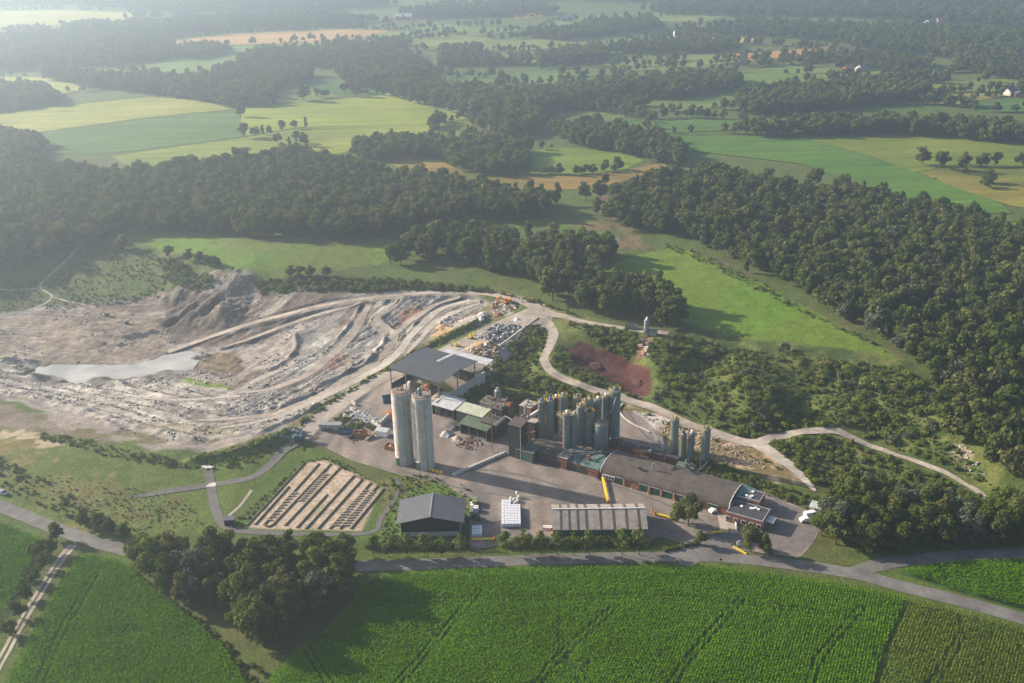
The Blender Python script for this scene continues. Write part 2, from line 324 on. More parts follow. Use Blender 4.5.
# upper yard: stores of sand and rubble
paint([(430, 372), (455, 345), (505, 318), (540, 305), (556, 312), (548, 325), (520, 345), (490, 378), (460, 392)], two(C3(.36, .29, .24), GREY, n2), 1, 2, 1)
paint([(470, 315), (500, 300), (520, 306), (505, 320), (480, 328)], two(C3(.13, .12, .05), GREY, n2, .5, 6), .9, 2, 2)
paint([(448, 325), (470, 312), (485, 316), (478, 325), (455, 330)], C3(.36, .31, .27), .9, 2, 1)
paint([(430, 338), (440, 325), (470, 328), (462, 335), (440, 345)], C3(.52, .34, .18), .95, 2, 2)
paint([(477, 318), (484, 312), (488, 316), (482, 320)], C3(.62, .60, .56), .95, 1, 1)
paint([(512, 319), (518, 315), (523, 318), (518, 321)], C3(.68, .64, .60), .95, 1, .5)
paint([(466, 345), (490, 341), (505, 347), (500, 356), (480, 356), (464, 350)], two(C3(.55, .34, .17), C3(.42, .33, .25), n3, .5, 8), .95, 1.2, .8)
paint([(478, 338), (496, 325), (522, 325), (512, 335), (495, 343)], two(C3(.40, .38, .38), C3(.12, .12, .13), fbm(GX, GY, 2.2, 301, 2), .5, 12), .95, 1, .5)
# red clay pit
paint([(560, 350), (580, 343), (604, 349), (628, 359), (650, 371), (652, 397), (632, 395), (606, 385), (575, 373)], two(RED, C3(.095, .040, .033), n2), 1, 2, 2)
paint([(636, 338), (652, 335), (650, 352), (638, 362)], two(C3(.28, .15, .11), RED, n3), .8, 2, 2)
paint([(560, 316), (580, 320), (600, 328), (590, 328), (565, 322)], C3(.25, .15, .10), .6, 2, 2)
# waste ground right of the works
paint([(628, 404), (660, 414), (690, 424), (720, 434), (758, 446), (790, 468), (815, 490), (780, 482), (735, 468), (690, 448), (640, 430), (620, 420)], two(C3(.42, .30, .20), C3(.17, .13, .06), n2, .52, 7), 1, 3, 3)
paint([(632, 410), (655, 414), (668, 420), (660, 432), (640, 428)], two(C3(.55, .50, .44), GREY, n3, .5, 6), .9, 2, 2)
paint([(820, 436), (870, 452), (930, 474), (900, 478), (850, 462), (815, 448)], two(C3(.15, .13, .045), ROUGH, n2), .8, 3, 3)
paint([(955, 440), (965, 445), (980, 470), (970, 474), (952, 455)], two(C3(.42, .33, .25), ROUGH, n3, .5, 8), .6, 3, 3)
# drying beds
BEDS = [(243, 528), (306, 463), (325, 460), (383, 487), (378, 494), (362, 531)]
paint(BEDS, two(C3(.44, .34, .255), C3(.30, .235, .165), n3, .55, 5), 1, 1.2, .5)
paint([(225, 528), (240, 470), (300, 456), (380, 485), (398, 490), (372, 534), (240, 532)], two(C3(.085, .12, .025), C3(.15, .13, .05), n2), .0, 1, 1)
# verges
paint([(180, 462), (250, 449), (300, 430), (330, 409), (370, 385), (397, 369), (422, 351), (455, 335), (484, 320), (480, 316), (450, 330), (420, 345), (390, 364), (360, 382), (325, 402), (295, 425), (240, 443), (190, 455)],
      two(C3(.085, .115, .03), DRY, n3), .95, 2, 1.5)
paint([(380, 480), (425, 472), (470, 490), (476, 545), (370, 552), (380, 520)], two(C3(.085, .14, .025), DRY, n2, .6, 5), .9, 2, 1)
paint([(327, 425), (345, 409), (372, 420), (380, 432), (350, 430)], two(ROUGH, C3(.07, .10, .02), n3), .95, 1, 1)
fineg = (.80 + .40 * n3)[..., None] * (1 + pit_in * (vnoise(GX / 1.6, GY / 1.3, 37) * .45 + vnoise(rim_s / 7, rim_d / 1.1, 38) * .55 - .5))[..., None]
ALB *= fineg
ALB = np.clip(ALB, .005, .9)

# ------------------------------------------------------------------ materials
M = {}
def nodes(name):
    m = bpy.data.materials.new(name); m.use_nodes = True; nt = m.node_tree
    return m, nt, nt.nodes['Principled BSDF'], nt.nodes['Material Output']
def N(nt, t, **kw):
    n = nt.nodes.new(t)
    for k, v in kw.items():
        if k in n.inputs.keys(): n.inputs[k].default_value = v
        else: setattr(n, k, v)
    return n
def ramp(nt, src, stops):
    r = nt.nodes.new('ShaderNodeValToRGB'); nt.links.new(src, r.inputs[0]); e = r.color_ramp.elements
    while len(e) < len(stops): e.new(.5)
    for k, (p, c) in enumerate(stops): e[k].position = p; e[k].color = tuple(c) + (1,)
    return r.outputs[0]
def mat(name, col, rough=.8, metal=0.0, var=.25, scale=.6, bump=0.0, streak=0.0, wave=None, col2=None, spec=.3, grime=None):
    """procedural paint / stone / metal: mottled colour, optional vertical streaks, optional corrugation (axis, period, depth)"""
    m, nt, b, o = nodes(name); L = nt.links.new
    tc = N(nt, 'ShaderNodeTexCoord'); n = N(nt, 'ShaderNodeTexNoise', Scale=scale, Detail=6.0, Roughness=.65); L(tc.outputs['Object'], n.inputs['Vector'])
    c = np.array(col, float); c2 = np.array(col2 if col2 is not None else c * (1 - var), float)
    out = ramp(nt, n.outputs[0], [(.30, c2), (.66, np.minimum(c * (1 + var * .5), .95))])
    if streak:
        mp = N(nt, 'ShaderNodeMapping'); mp.inputs['Scale'].default_value = (1.6, 1.6, .08); L(tc.outputs['Object'], mp.inputs[0])
        s = N(nt, 'ShaderNodeTexNoise', Scale=1.2, Detail=5.0); L(mp.outputs[0], s.inputs['Vector'])
        f = N(nt, 'ShaderNodeMapRange'); f.inputs[1].default_value = .45; f.inputs[2].default_value = .75; f.inputs[4].default_value = streak; L(s.outputs[0], f.inputs[0])
        mx = N(nt, 'ShaderNodeMix', data_type='RGBA'); L(f.outputs[0], mx.inputs[0]); L(out, mx.inputs[6])
        g = grime if grime is not None else c * .35; mx.inputs[7].default_value = tuple(g) + (1,); out = mx.outputs[2]
    if name in ('dirt_track', 'pale_track', 'road'):
        n5 = N(nt, 'ShaderNodeTexNoise', Scale=.09, Detail=5.0); L(tc.outputs['Object'], n5.inputs['Vector']); r5 = N(nt, 'ShaderNodeMapRange'); r5.inputs[1].default_value = .35; r5.inputs[2].default_value = .65; r5.inputs[3].default_value = .68; r5.inputs[4].default_value = 1.12; L(n5.outputs[0], r5.inputs[0])
        v5 = N(nt, 'ShaderNodeVectorMath', operation='SCALE'); L(out, v5.inputs[0]); L(r5.outputs[0], v5.inputs['Scale']); out = v5.outputs[0]
    L(out, b.inputs['Base Color']); b.inputs['Roughness'].default_value = rough; b.inputs['Metallic'].default_value = metal
    b.inputs['Specular IOR Level'].default_value = spec
    src = n.outputs[0]; dist = bump
    if wave:
        ax, per, dep = wave; w = N(nt, 'ShaderNodeTexWave'); w.bands_direction = ax; w.inputs['Scale'].default_value = 1.0 / per * math.pi / 10 * 2 ; L(tc.outputs['Object'], w.inputs['Vector'])
        src = w.outputs['Fac']; dist = dep
    if dist:
        bm_ = N(nt, 'ShaderNodeBump', Strength=1.0, Distance=dist); L(src, bm_.inputs['Height']); L(bm_.outputs[0], b.inputs['Normal'])
    M[name] = m; return m

mat('concrete', (.50, .465, .41), .9, var=.25, scale=.5, bump=.02, streak=.4, grime=(.20, .17, .14))
mat('cap_dust', (.27, .20, .155), .95, var=.4, scale=1.2)
mat('pale_concrete', (.50, .47, .42), .9, var=.2, scale=1.0, bump=.02, streak=.2)
mat('roof_dark', (.060, .062, .072), .6, var=.25, scale=.25, wave=('X', .9, .03), spec=.4)
mat('roof_slate', (.085, .088, .098), .55, var=.2, scale=.3, wave=('Y', .9, .03), spec=.4)
mat('wall_dark', (.018, .024, .026), .7, var=.2, wave=('X', .6, .02))
mat('roof_pale', (.45, .45, .46), .55, var=.3, scale=.4, streak=.25, spec=.4)
mat('roof_asbestos', (.285, .25, .22), .9, var=.35, scale=.5, wave=('X', .5, .03))
mat('roof_brown', (.085, .066, .056), .85, var=.35, scale=.4)
mat('roof_olive', (.13, .135, .09), .85, var=.3, scale=.5)
mat('roof_lime', (.37, .39, .29), .85, var=.3, scale=.6)
mat('roof_green', (.085, .115, .075), .85, var=.3, scale=.5)
mat('roof_teal', (.10, .155, .145), .8, var=.55, scale=.9)
mat('roof_arch', (.088, .072, .062), .9, var=.45, scale=.35, wave=('X', .45, .02), streak=0)
mat('roof_felt', (.048, .048, .055), .8, var=.3, scale=.5)
mat('brick', (.22, .105, .075), .9, var=.35, scale=1.2)
mat('brick_pale', (.34, .22, .16), .9, var=.35, scale=1.2)
mat('steel_teal', (.155, .195, .190), .5, .05, var=.22, scale=.8, streak=.45, spec=.5, grime=(.08, .085, .08))
mat('steel_grey', (.26, .27, .27), .5, .2, var=.25, scale=.8, streak=.4, spec=.5)
mat('steel_dark', (.045, .047, .05), .6, .2, var=.4, scale=1)
mat('steel_mid', (.17, .18, .18), .55, .3, var=.35, scale=1)
mat('rust', (.22, .085, .035), .9, var=.5, scale=1)
mat('dust', (.36, .30, .25), .95, var=.35, scale=1.4)
mat('yellow', (.78, .52, .01), .6, var=.12, scale=1)
mat('yellow_rail', (.55, .36, .03), .7, var=.3, scale=1)
mat('orange', (.60, .19, .03), .6, var=.25, scale=1)
mat('skip_orange', (.33, .15, .045), .7, var=.4, scale=1)
mat('blue', (.03, .19, .55), .5, var=.2, scale=1)
mat('blue_grey', (.055, .10, .14), .6, var=.35, scale=1)
mat('green_door', (.012, .060, .040), .6, var=.2, scale=1)
mat('green_wall', (.035, .095, .075), .75, var=.3, scale=.6)
mat('green_box', (.16, .21, .10), .7, var=.3, scale=1)
mat('white', (.80, .79, .77), .5, var=.10, scale=1)
mat('white_wrap', (.72, .72, .75), .35, var=.30, scale=2.0, spec=.5)
mat('white_bag', (.68, .64, .60), .9, var=.2, scale=2)
mat('wood', (.25, .17, .10), .9, var=.3, scale=2)
mat('red', (.33, .04, .03), .5, var=.2, scale=1)
mat('red_roof', (.36, .10, .06), .85, var=.3, scale=.5)
mat('house_white', (.46, .44, .41), .9, var=.1, scale=.5)
mat('black', (.02, .02, .022), .5, var=.3, scale=1)
mat('tyre', (.018, .018, .018), .9, var=.3, scale=1)
mat('glass', (.03, .04, .05), .08, var=.1, spec=.6)
mat('trunk', (.10, .078, .055), .95, var=.35, scale=2)
mat('road', (.155, .145, .135), .9, var=.28, scale=.35, bump=.01)
mat('dirt_track', (.345, .29, .242), .95, var=.28, scale=.45, bump=.03)
mat('pale_track', (.45, .395, .335), .95, var=.28, scale=.45, bump=.03)
mat('asphalt_path', (.115, .108, .102), .95, var=.25, scale=.5, bump=.02)
mat('rock_grey', (.36, .345, .33), .95, var=.45, scale=.8, bump=.05)
mat('rock_red', (.085, .036, .030), .95, var=.45, scale=.8, bump=.05)

def ground_mat():
    m, nt, b, o = nodes('ground'); L = nt.links.new
    a = N(nt, 'ShaderNodeAttribute'); a.attribute_name = 'albedo'
    tc = N(nt, 'ShaderNodeTexCoord'); n = N(nt, 'ShaderNodeTexNoise', Scale=.9, Detail=8.0, Roughness=.75); L(tc.outputs['Object'], n.inputs['Vector'])
    r = N(nt, 'ShaderNodeMapRange'); r.inputs[1].default_value = .32; r.inputs[2].default_value = .68; r.inputs[3].default_value = .55; r.inputs[4].default_value = 1.45; L(n.outputs[0], r.inputs[0])
    v = N(nt, 'ShaderNodeVectorMath', operation='SCALE'); L(a.outputs['Color'], v.inputs[0]); L(r.outputs[0], v.inputs['Scale'])
    L(v.outputs[0], b.inputs['Base Color']); b.inputs['Roughness'].default_value = .95; b.inputs['Specular IOR Level'].default_value = .1
    bp = N(nt, 'ShaderNodeBump', Strength=.8, Distance=.5); L(n.outputs[0], bp.inputs['Height']); L(bp.outputs[0], b.inputs['Normal'])
    return m
M['ground'] = ground_mat()

def field_mat(name, col, rot, period=6.0, var=.18, col2=None):
    """crop: soft patches and faint drill rows"""
    m, nt, b, o = nodes(name); L = nt.links.new; c = np.array(col)
    tc = N(nt, 'ShaderNodeTexCoord'); n = N(nt, 'ShaderNodeTexNoise', Scale=.012, Detail=5.0); L(tc.outputs['Object'], n.inputs['Vector'])
    n2_ = N(nt, 'ShaderNodeTexNoise', Scale=.35, Detail=6.0, Roughness=.7); L(tc.outputs['Object'], n2_.inputs['Vector'])
    mp = N(nt, 'ShaderNodeMapping'); mp.inputs['Rotation'].default_value = (0, 0, rot); mp.inputs['Scale'].default_value = (.01, 1.0 / period, 1); L(tc.outputs['Object'], mp.inputs[0])
    s = N(nt, 'ShaderNodeTexNoise', Scale=1.0, Detail=3.0); L(mp.outputs[0], s.inputs['Vector'])
    base = ramp(nt, n.outputs[0], [(.35, c * (1 - var) if col2 is None else np.array(col2)), (.65, c * (1 + var * .6))])
    ad = N(nt, 'ShaderNodeMath', operation='ADD'); L(n2_.outputs[0], ad.inputs[0]); L(s.outputs[0], ad.inputs[1])
    r = N(nt, 'ShaderNodeMapRange'); r.inputs[1].default_value = .7; r.inputs[2].default_value = 1.3; r.inputs[3].default_value = .66; r.inputs[4].default_value = 1.34; L(ad.outputs[0], r.inputs[0])
    v = N(nt, 'ShaderNodeVectorMath', operation='SCALE'); L(base, v.inputs[0]); L(r.outputs[0], v.inputs['Scale'])
    L(v.outputs[0], b.inputs['Base Color']); b.inputs['Roughness'].default_value = .95; b.inputs['Specular IOR Level'].default_value = .1
    bp = N(nt, 'ShaderNodeBump', Strength=.6, Distance=.4); L(n2_.outputs[0], bp.inputs['Height']); L(bp.outputs[0], b.inputs['Normal'])
    M[name] = m; return m

def leaf_mat(name, ca, cb, cc, transl=.36):
    m, nt, b, o = nodes(name); L = nt.links.new
    nt.nodes.remove(b)
    oi = N(nt, 'ShaderNodeObjectInfo'); a = N(nt, 'ShaderNodeAttribute'); a.attribute_name = 'tint'
    base = ramp(nt, oi.outputs['Random'], [(0, ca), (.55, cb), (1, cc)])
    r = N(nt, 'ShaderNodeMapRange'); r.inputs[3].default_value = .55; r.inputs[4].default_value = 1.5; L(a.outputs['Fac'], r.inputs[0])
    v = N(nt, 'ShaderNodeVectorMath', operation='SCALE'); L(base, v.inputs[0]); L(r.outputs[0], v.inputs['Scale'])
    d = N(nt, 'ShaderNodeBsdfDiffuse'); t = N(nt, 'ShaderNodeBsdfTranslucent'); mx = N(nt, 'ShaderNodeMixShader'); mx.inputs[0].default_value = transl
    L(v.outputs[0], d.inputs[0]); L(v.outputs[0], t.inputs[0]); L(d.outputs[0], mx.inputs[1]); L(t.outputs[0], mx.inputs[2]); L(mx.outputs[0], o.inputs[0])
    M[name] = m; return m
leaf_mat('leaf', (.066, .098, .018), (.088, .116, .024), (.125, .126, .040))
leaf_mat('leaf_dark', (.064, .090, .023), (.084, .108, .029), (.118, .122, .042))
leaf_mat('leaf_willow', (.095, .110, .065), (.12, .13, .085), (.075, .095, .050))
leaf_mat('leaf_young', (.085, .125, .022), (.105, .140, .028), (.13, .15, .04))
leaf_mat('leaf_shrub', (.095, .132, .024), (.128, .162, .030), (.160, .165, .048))
leaf_mat('leaf_conifer', (.022, .036, .018), (.030, .044, .020), (.040, .050, .022), .1)
leaf_mat('maize_leaf', (.094, .196, .006), (.098, .202, .006), (.102, .208, .007), .35)
leaf_mat('maize_tassel', (.112, .150, .020), (.118, .152, .020), (.122, .155, .022), .3)

# ------------------------------------------------------------------ mesh helpers
class MB:
    def __init__(s): s.v = []; s.f = []; s.m = []; s.mats = []; s.T = None
    def mi(s, m):
        if m not in s.mats: s.mats.append(m)
        return s.mats.index(m)
    def add(s, vs, fs, m):
        k = len(s.v); i = s.mi(m)
        if s.T is not None: vs = [tuple(s.T @ Vector(v)) for v in vs]
        s.v += [tuple(map(float, v)) for v in vs]; s.f += [tuple(a + k for a in f) for f in fs]; s.m += [i] * len(fs); return s
    def box(s, c, d, m, rz=0.0, taper=1.0):
        x, y, z = c; a, b_, h = d[0] / 2, d[1] / 2, d[2]; co, si = math.cos(rz), math.sin(rz); vs = []
        for zz, q in ((z, 1), (z + h, taper)):
            for sx, sy in ((-1, -1), (1, -1), (1, 1), (-1, 1)):
                px, py = sx * a * q, sy * b_ * q; vs.append((x + co * px - si * py, y + si * px + co * py, zz))
        return s.add(vs, [(0, 3, 2, 1), (4, 5, 6, 7), (0, 1, 5, 4), (1, 2, 6, 5), (2, 3, 7, 6), (3, 0, 4, 7)], m)
    def cyl(s, c, r, h, m, n=20, r1=None, cap=True):
        x, y, z = c; r1 = r if r1 is None else r1; vs = []
        for zz, rr in ((z, r), (z + h, r1)):
            for k in range(n): a = 2 * math.pi * k / n; vs.append((x + rr * math.cos(a), y + rr * math.sin(a), zz))
        fs = [(k, (k + 1) % n, n + (k + 1) % n, n + k) for k in range(n)]
        if cap: fs += [tuple(range(n, 2 * n)), tuple(range(n - 1, -1, -1))]
        return s.add(vs, fs, m)
    def tube(s, p, q, r, m, n=6):
        p = Vector(p); q = Vector(q); d = q - p; L = d.length
        if L < 1e-6: return s
        u = d.orthogonal().normalized(); w = d.normalized().cross(u); vs = []
        for c in (p, q):
            for k in range(n): a = 2 * math.pi * (k + .5) / n; vs.append(tuple(c + (u * math.cos(a) + w * math.sin(a)) * r))
        return s.add(vs, [(k, (k + 1) % n, n + (k + 1) % n, n + k) for k in range(n)] + [tuple(range(n - 1, -1, -1)), tuple(range(n, 2 * n))], m)
    def beam(s, p, q, w, h, m):
        p = Vector(p); q = Vector(q); d = (q - p).normalized(); u = d.cross(Vector((0, 0, 1)))
        u = Vector((1, 0, 0)) if u.length < 1e-3 else u.normalized(); t = u.cross(d); vs = []
        for c in (p, q):
            for a, b_ in ((-1, -1), (1, -1), (1, 1), (-1, 1)): vs.append(tuple(c + u * a * w / 2 + t * b_ * h / 2))
        return s.add(vs, [(0, 1, 2, 3), (7, 6, 5, 4), (0, 4, 5, 1), (1, 5, 6, 2), (2, 6, 7, 3), (3, 7, 4, 0)], m)
    def ring(s, c, r, rad, m, n=20):
        P = [(c[0] + r * math.cos(2 * math.pi * k / n), c[1] + r * math.sin(2 * math.pi * k / n), c[2]) for k in range(n)]
        for k in range(n): s.tube(P[k], P[(k + 1) % n], rad, m, 4)
        return s
    def slab(s, pts, t, m):
        """flat polygon (4+ points) given thickness downwards"""
        n = len(pts); vs = list(pts) + [(p[0], p[1], p[2] - t) for p in pts]
        return s.add(vs, [tuple(range(n)), tuple(range(2 * n - 1, n - 1, -1))] + [(k, n + k, n + (k + 1) % n, (k + 1) % n) for k in range(n)], m)
    def build(s, name, parent=None, loc=None, smooth_=False):
        me = bpy.data.meshes.new(name); me.from_pydata(s.v, [], s.f)
        for m in s.mats: me.materials.append(M[m])
        me.polygons.foreach_set('material_index', s.m)
        if smooth_: me.polygons.foreach_set('use_smooth', [True] * len(s.f))
        me.update(); o = bpy.data.objects.new(name, me); COL.objects.link(o)
        if parent is not None: o.parent = parent
        if loc is not None: o.location = loc
        return o

def tag(o, label, cat, group=None):
    o['label'] = label; o['category'] = cat
    if group: o['group'] = group
    return o
def thing(name, label, cat, loc=(0, 0, 0), rz=0.0, group=None):
    o = bpy.data.objects.new(name, None); COL.objects.link(o); o.location = loc; o.rotation_euler = (0, 0, rz); o.empty_display_size = .5
    return tag(o, label, cat, group)
def structure(o, label=None):
    o['kind'] = 'structure'
    if label: o['label'] = label
    return o
def stuff(o, label, cat=None):
    o['kind'] = 'stuff'; o['label'] = label
    if cat: o['category'] = cat
    return o
def dup(root, loc, rz=None, label=None, scale=None):
    r = root.copy(); COL.objects.link(r); r.location = loc
    if rz is not None: r.rotation_euler = (0, 0, rz)
    if scale is not None: r.scale = scale
    if label: r['label'] = label
    for ch in list(root.children):
        c = ch.copy(); COL.objects.link(c); c.parent = r
        for g in list(ch.children):
            d = g.copy(); COL.objects.link(d); d.parent = c
    return r
def quad_mesh(name, V, Fq, mats, tint=None, mi=None):
    me = bpy.data.meshes.new(name); me.vertices.add(len(V)); me.vertices.foreach_set('co', np.asarray(V, np.float32).ravel())
    nf = len(Fq); k = Fq.shape[1]; me.loops.add(nf * k); me.loops.foreach_set('vertex_index', Fq.astype(np.int32).ravel())
    me.polygons.add(nf); me.polygons.foreach_set('loop_start', np.arange(0, nf * k, k, dtype=np.int32))
    for m in mats: me.materials.append(M[m])
    if mi is not None: me.polygons.foreach_set('material_index', mi.astype(np.int32))
    me.update(calc_edges=True)
    if tint is not None:
        at_ = me.attributes.new('tint', 'FLOAT', 'FACE'); at_.data.foreach_set('value', np.asarray(tint, np.float32))
    return me

# ------------------------------------------------------------------ the ground as one sheet to the horizon
def build_ground():
    xo = np.cumsum(20 * 1.28 ** np.arange(20)); yo = np.cumsum(20 * 1.28 ** np.arange(21))
    xs = np.concatenate([NX0 - xo[::-1], gx, NX1 + xo]); xs = xs[(xs > -7000) & (xs < 7000)]
    ys = np.concatenate([[-300, 0, 100, 150], gy, NY1 + yo]); ys = ys[ys < 9500]
    XX, YY = np.meshgrid(xs, ys); ZZ = base_plane(XX, YY)
    far = np.empty(XX.shape + (3,)); nn = fbm(XX, YY, 300, 401, 3); far[:] = GRASS * .95
    far += (DRY - far) * (smooth((nn - .45) * 5) * .35)[..., None]
    i0 = int(np.where(ys == NY0)[0][0]); j0 = int(np.where(xs == NX0)[0][0])
    ZZ[i0:i0 + len(gy), j0:j0 + len(gx)] = HG; far[i0:i0 + len(gy), j0:j0 + len(gx)] = ALB
    ny, nx = XX.shape; idx = np.arange(nx * ny).reshape(ny, nx)
    Fq = np.stack([idx[:-1, :-1], idx[:-1, 1:], idx[1:, 1:], idx[1:, :-1]], -1).reshape(-1, 4)
    me = quad_mesh('ground', np.stack([XX, YY, ZZ], -1).reshape(-1, 3), Fq, ['ground'])
    me.polygons.foreach_set('use_smooth', np.ones(len(Fq), bool))
    ca = me.color_attributes.new('albedo', 'FLOAT_COLOR', 'POINT')
    ca.data.foreach_set('color', np.concatenate([far.reshape(-1, 3), np.ones((nx * ny, 1))], 1).astype(np.float32).ravel())
    o = bpy.data.objects.new('ground', me); COL.objects.link(o); structure(o); return o
build_ground()

def sheet(name, P, z, m, label=None, drape=False):
    me = bpy.data.meshes.new(name)
    me.from_pydata([(p[0], p[1], (z if not drape else float(Hgt(p[0], p[1])) + z)) for p in P], [], [tuple(range(len(P)))])
    me.materials.append(M[m]); me.update()
    if me.polygons[0].normal.z < 0: me.flip_normals()
    o = bpy.data.objects.new(name, me); COL.objects.link(o); structure(o, label); return o

def strip(name, pts, width, m, lift=.06, wob=.25, step=2.0, world=False, label=None, crown=0.0, ends=None):
    P = spline(np.asarray(pts) if world else tpoly(pts), step); d = np.gradient(P, axis=0); d /= np.linalg.norm(d, axis=1)[:, None] + 1e-9
    nrm = np.stack([-d[:, 1], d[:, 0]], 1); n = len(P); V = []; cross = np.linspace(-1, 1, 7)
    sa = np.arange(n) * step; wl = (fbm(sa, sa * 0 + 3, 7, 5, 3) - .5) * 2 * wob; wr = (fbm(sa, sa * 0 + 9, 7, 6, 3) - .5) * 2 * wob
    wd = np.interp(np.linspace(0, 1, n), np.linspace(0, 1, len(width)), width) if hasattr(width, '__len__') else np.full(n, width)
    for c in cross:
        off = c * wd / 2 + (wl if c < 0 else wr) * abs(c); V.append(P + nrm * off[:, None])
    V = np.stack(V, 1); z = Hgt(V[..., 0], V[..., 1])
    z = np.maximum(z, z[:, 3:4] * .7 + z * .3) + lift
    VV = np.concatenate([V, z[..., None]], -1).reshape(-1, 3); idx = np.arange(n * 7).reshape(n, 7)
    Fq = np.stack([idx[:-1, :-1], idx[:-1, 1:], idx[1:, 1:], idx[1:, :-1]], -1).reshape(-1, 4)[:, ::-1]
    me = quad_mesh(name, VV, Fq, [m]); o = bpy.data.objects.new(name, me); COL.objects.link(o); structure(o, label)
    if me.polygons[0].normal.z < 0: me.flip_normals()
    return o

# haze: the air between the camera and the far fields
def haze():
    b = MB(); b.box((0, 4400, -17), (15000, 10400, 205), 'white'); o = b.build('haze'); stuff(o, 'pale bluish summer haze over the far fields')
    m = bpy.data.materials.new('haze'); m.use_nodes = True; nt = m.node_tree; nt.nodes.clear()
    out = nt.nodes.new('ShaderNodeOutputMaterial'); v = nt.nodes.new('ShaderNodeVolumePrincipled')
    v.inputs['Color'].default_value = HAZE_COLOR + (1,); v.inputs['Density'].default_value = HAZE_DENSITY; v.inputs['Anisotropy'].default_value = HAZE_G
    m.cycles.volume_sampling = 'DISTANCE'; m.cycles.homogeneous_volume = True
    nt.links.new(v.outputs[0], out.inputs['Volume']); o.data.materials.clear(); o.data.materials.append(m)
haze()

# ------------------------------------------------------------------ roads, tracks, yard
strip('road', [(-90, 478), (-40, 492), (0, 506), (40, 522), (80, 537), (122, 549), (180, 561), (270, 567), (365, 566), (450, 563), (560, 559), (660, 557), (720, 557), (780, 563), (850, 573),
               (900, 586), (960, 601), (1024, 619), (1120, 648)], 5.4, 'road', .07, .15, label='grey country road curving past the works')
strip('road', [(852, 574), (875, 566), (900, 561), (950, 557), (1024, 553), (1120, 549)], 5.5, 'road', .078, .15, label='side road branching off beside the wood')
strip('road', [(676, 562), (700, 548), (728, 542), (745, 538)], [9, 11, 13, 12], 'road', .082, .2, label='road mouth at the works entrance')
FT = spline(tpoly([(73, 545), (62, 558), (45, 584), (25, 617), (8, 648), (-15, 690)]), 2.0); FD = np.gradient(FT, axis=0); FD /= np.linalg.norm(FD, axis=1)[:, None]; FN = np.stack([-FD[:, 1], FD[:, 0]], 1)
for sg in (-1, 1): strip('path', FT + FN * .85 * sg, [1.6, 1.1, 1.0, 1.1, 1.0], 'dirt_track', .085, .2, world=True, label='wheel rut of the farm track between the maize fields')
strip('path', [(130, 497), (180, 489.5), (211, 485), (250, 478), (270, 465), (284, 450), (300, 440)], [1.5, 3.0, 3.2, 3.2, 3.4, 4, 5], 'asphalt_path', .09, .15, label='narrow asphalt path curving up to the yard')
strip('path', [(208, 468), (211, 485), (214, 503), (220, 520), (228, 528), (240, 531), (300, 534), (370, 533), (380, 520), (394, 500), (400, 487), (396, 478)], [3.0, 3.2, 3.2, 3.0, 2.8, 2.2, 1.9, 1.9, 1.7, 1.5, 1.4], 'asphalt_path', .098, .15, label='asphalt path round the drying beds')
yd = [(296, 437), (312, 424), (330, 408), (352, 394), (380, 379), (396, 372), (420, 380), (440, 398), (452, 410), (480, 428), (520, 425), (560, 432), (610, 428), (622, 410), (640, 416), (662, 436), (690, 462), (725, 476),
      (760, 490), (800, 507), (826, 519), (812, 545), (800, 558), (745, 551), (700, 549), (660, 536), (640, 545), (500, 545), (470, 551), (470, 500), (440, 482), (400, 475), (350, 460), (320, 445)]
def drape_patch(name, px, m, lift, label, step=1.0, wob=.5, world=False):
    """a paved area: grid cells cut to a polygon, its rim following the polygon exactly"""
    P = np.asarray(px) if world else tpoly(px); P = np.concatenate([spline(np.vstack([P[i], P[(i + 1) % len(P)]]), 2.0)[:-1] for i in range(len(P))])
    import bmesh
    x0, y0 = P.min(0); x1, y1 = P.max(0)
    xs = np.arange(math.floor(x0), math.ceil(x1) + 1, step); ys = np.arange(math.floor(y0), math.ceil(y1) + 1, step); XX, YY = np.meshgrid(xs, ys)
    sd_ = sdf(XX, YY, P); keep = sd_ > -step * 1.5
    # pull grid points lying just outside onto the rim
    V = np.stack([XX, YY], -1); e = .05
    gxn = (sdf(XX + e, YY, P) - sdf(XX - e, YY, P)) / (2 * e); gyn = (sdf(XX, YY + e, P) - sdf(XX, YY - e, P)) / (2 * e)
    ring_ = (sd_ < 0) & keep; V[..., 0] = np.where(ring_, XX - gxn * sd_, XX); V[..., 1] = np.where(ring_, YY - gyn * sd_, YY)
    core = keep; ny, nx = XX.shape; idx = np.arange(nx * ny).reshape(ny, nx)
    ok = core[:-1, :-1] & core[1:, :-1] & core[:-1, 1:] & core[1:, 1:] & ((sd_[:-1, :-1] > 0) | (sd_[1:, :-1] > 0) | (sd_[:-1, 1:] > 0) | (sd_[1:, 1:] > 0))
    Fq = np.stack([idx[:-1, :-1], idx[:-1, 1:], idx[1:, 1:], idx[1:, :-1]], -1)[ok]
    Z = Hgt(V[..., 0], V[..., 1]) + lift; V3 = np.concatenate([V, Z[..., None]], -1).reshape(-1, 3)
    u, inv = np.unique(Fq, return_inverse=True); me = quad_mesh(name, V3[u], inv.reshape(-1, 4), [m])
    o = bpy.data.objects.new(name, me); COL.objects.link(o); structure(o, label); return o
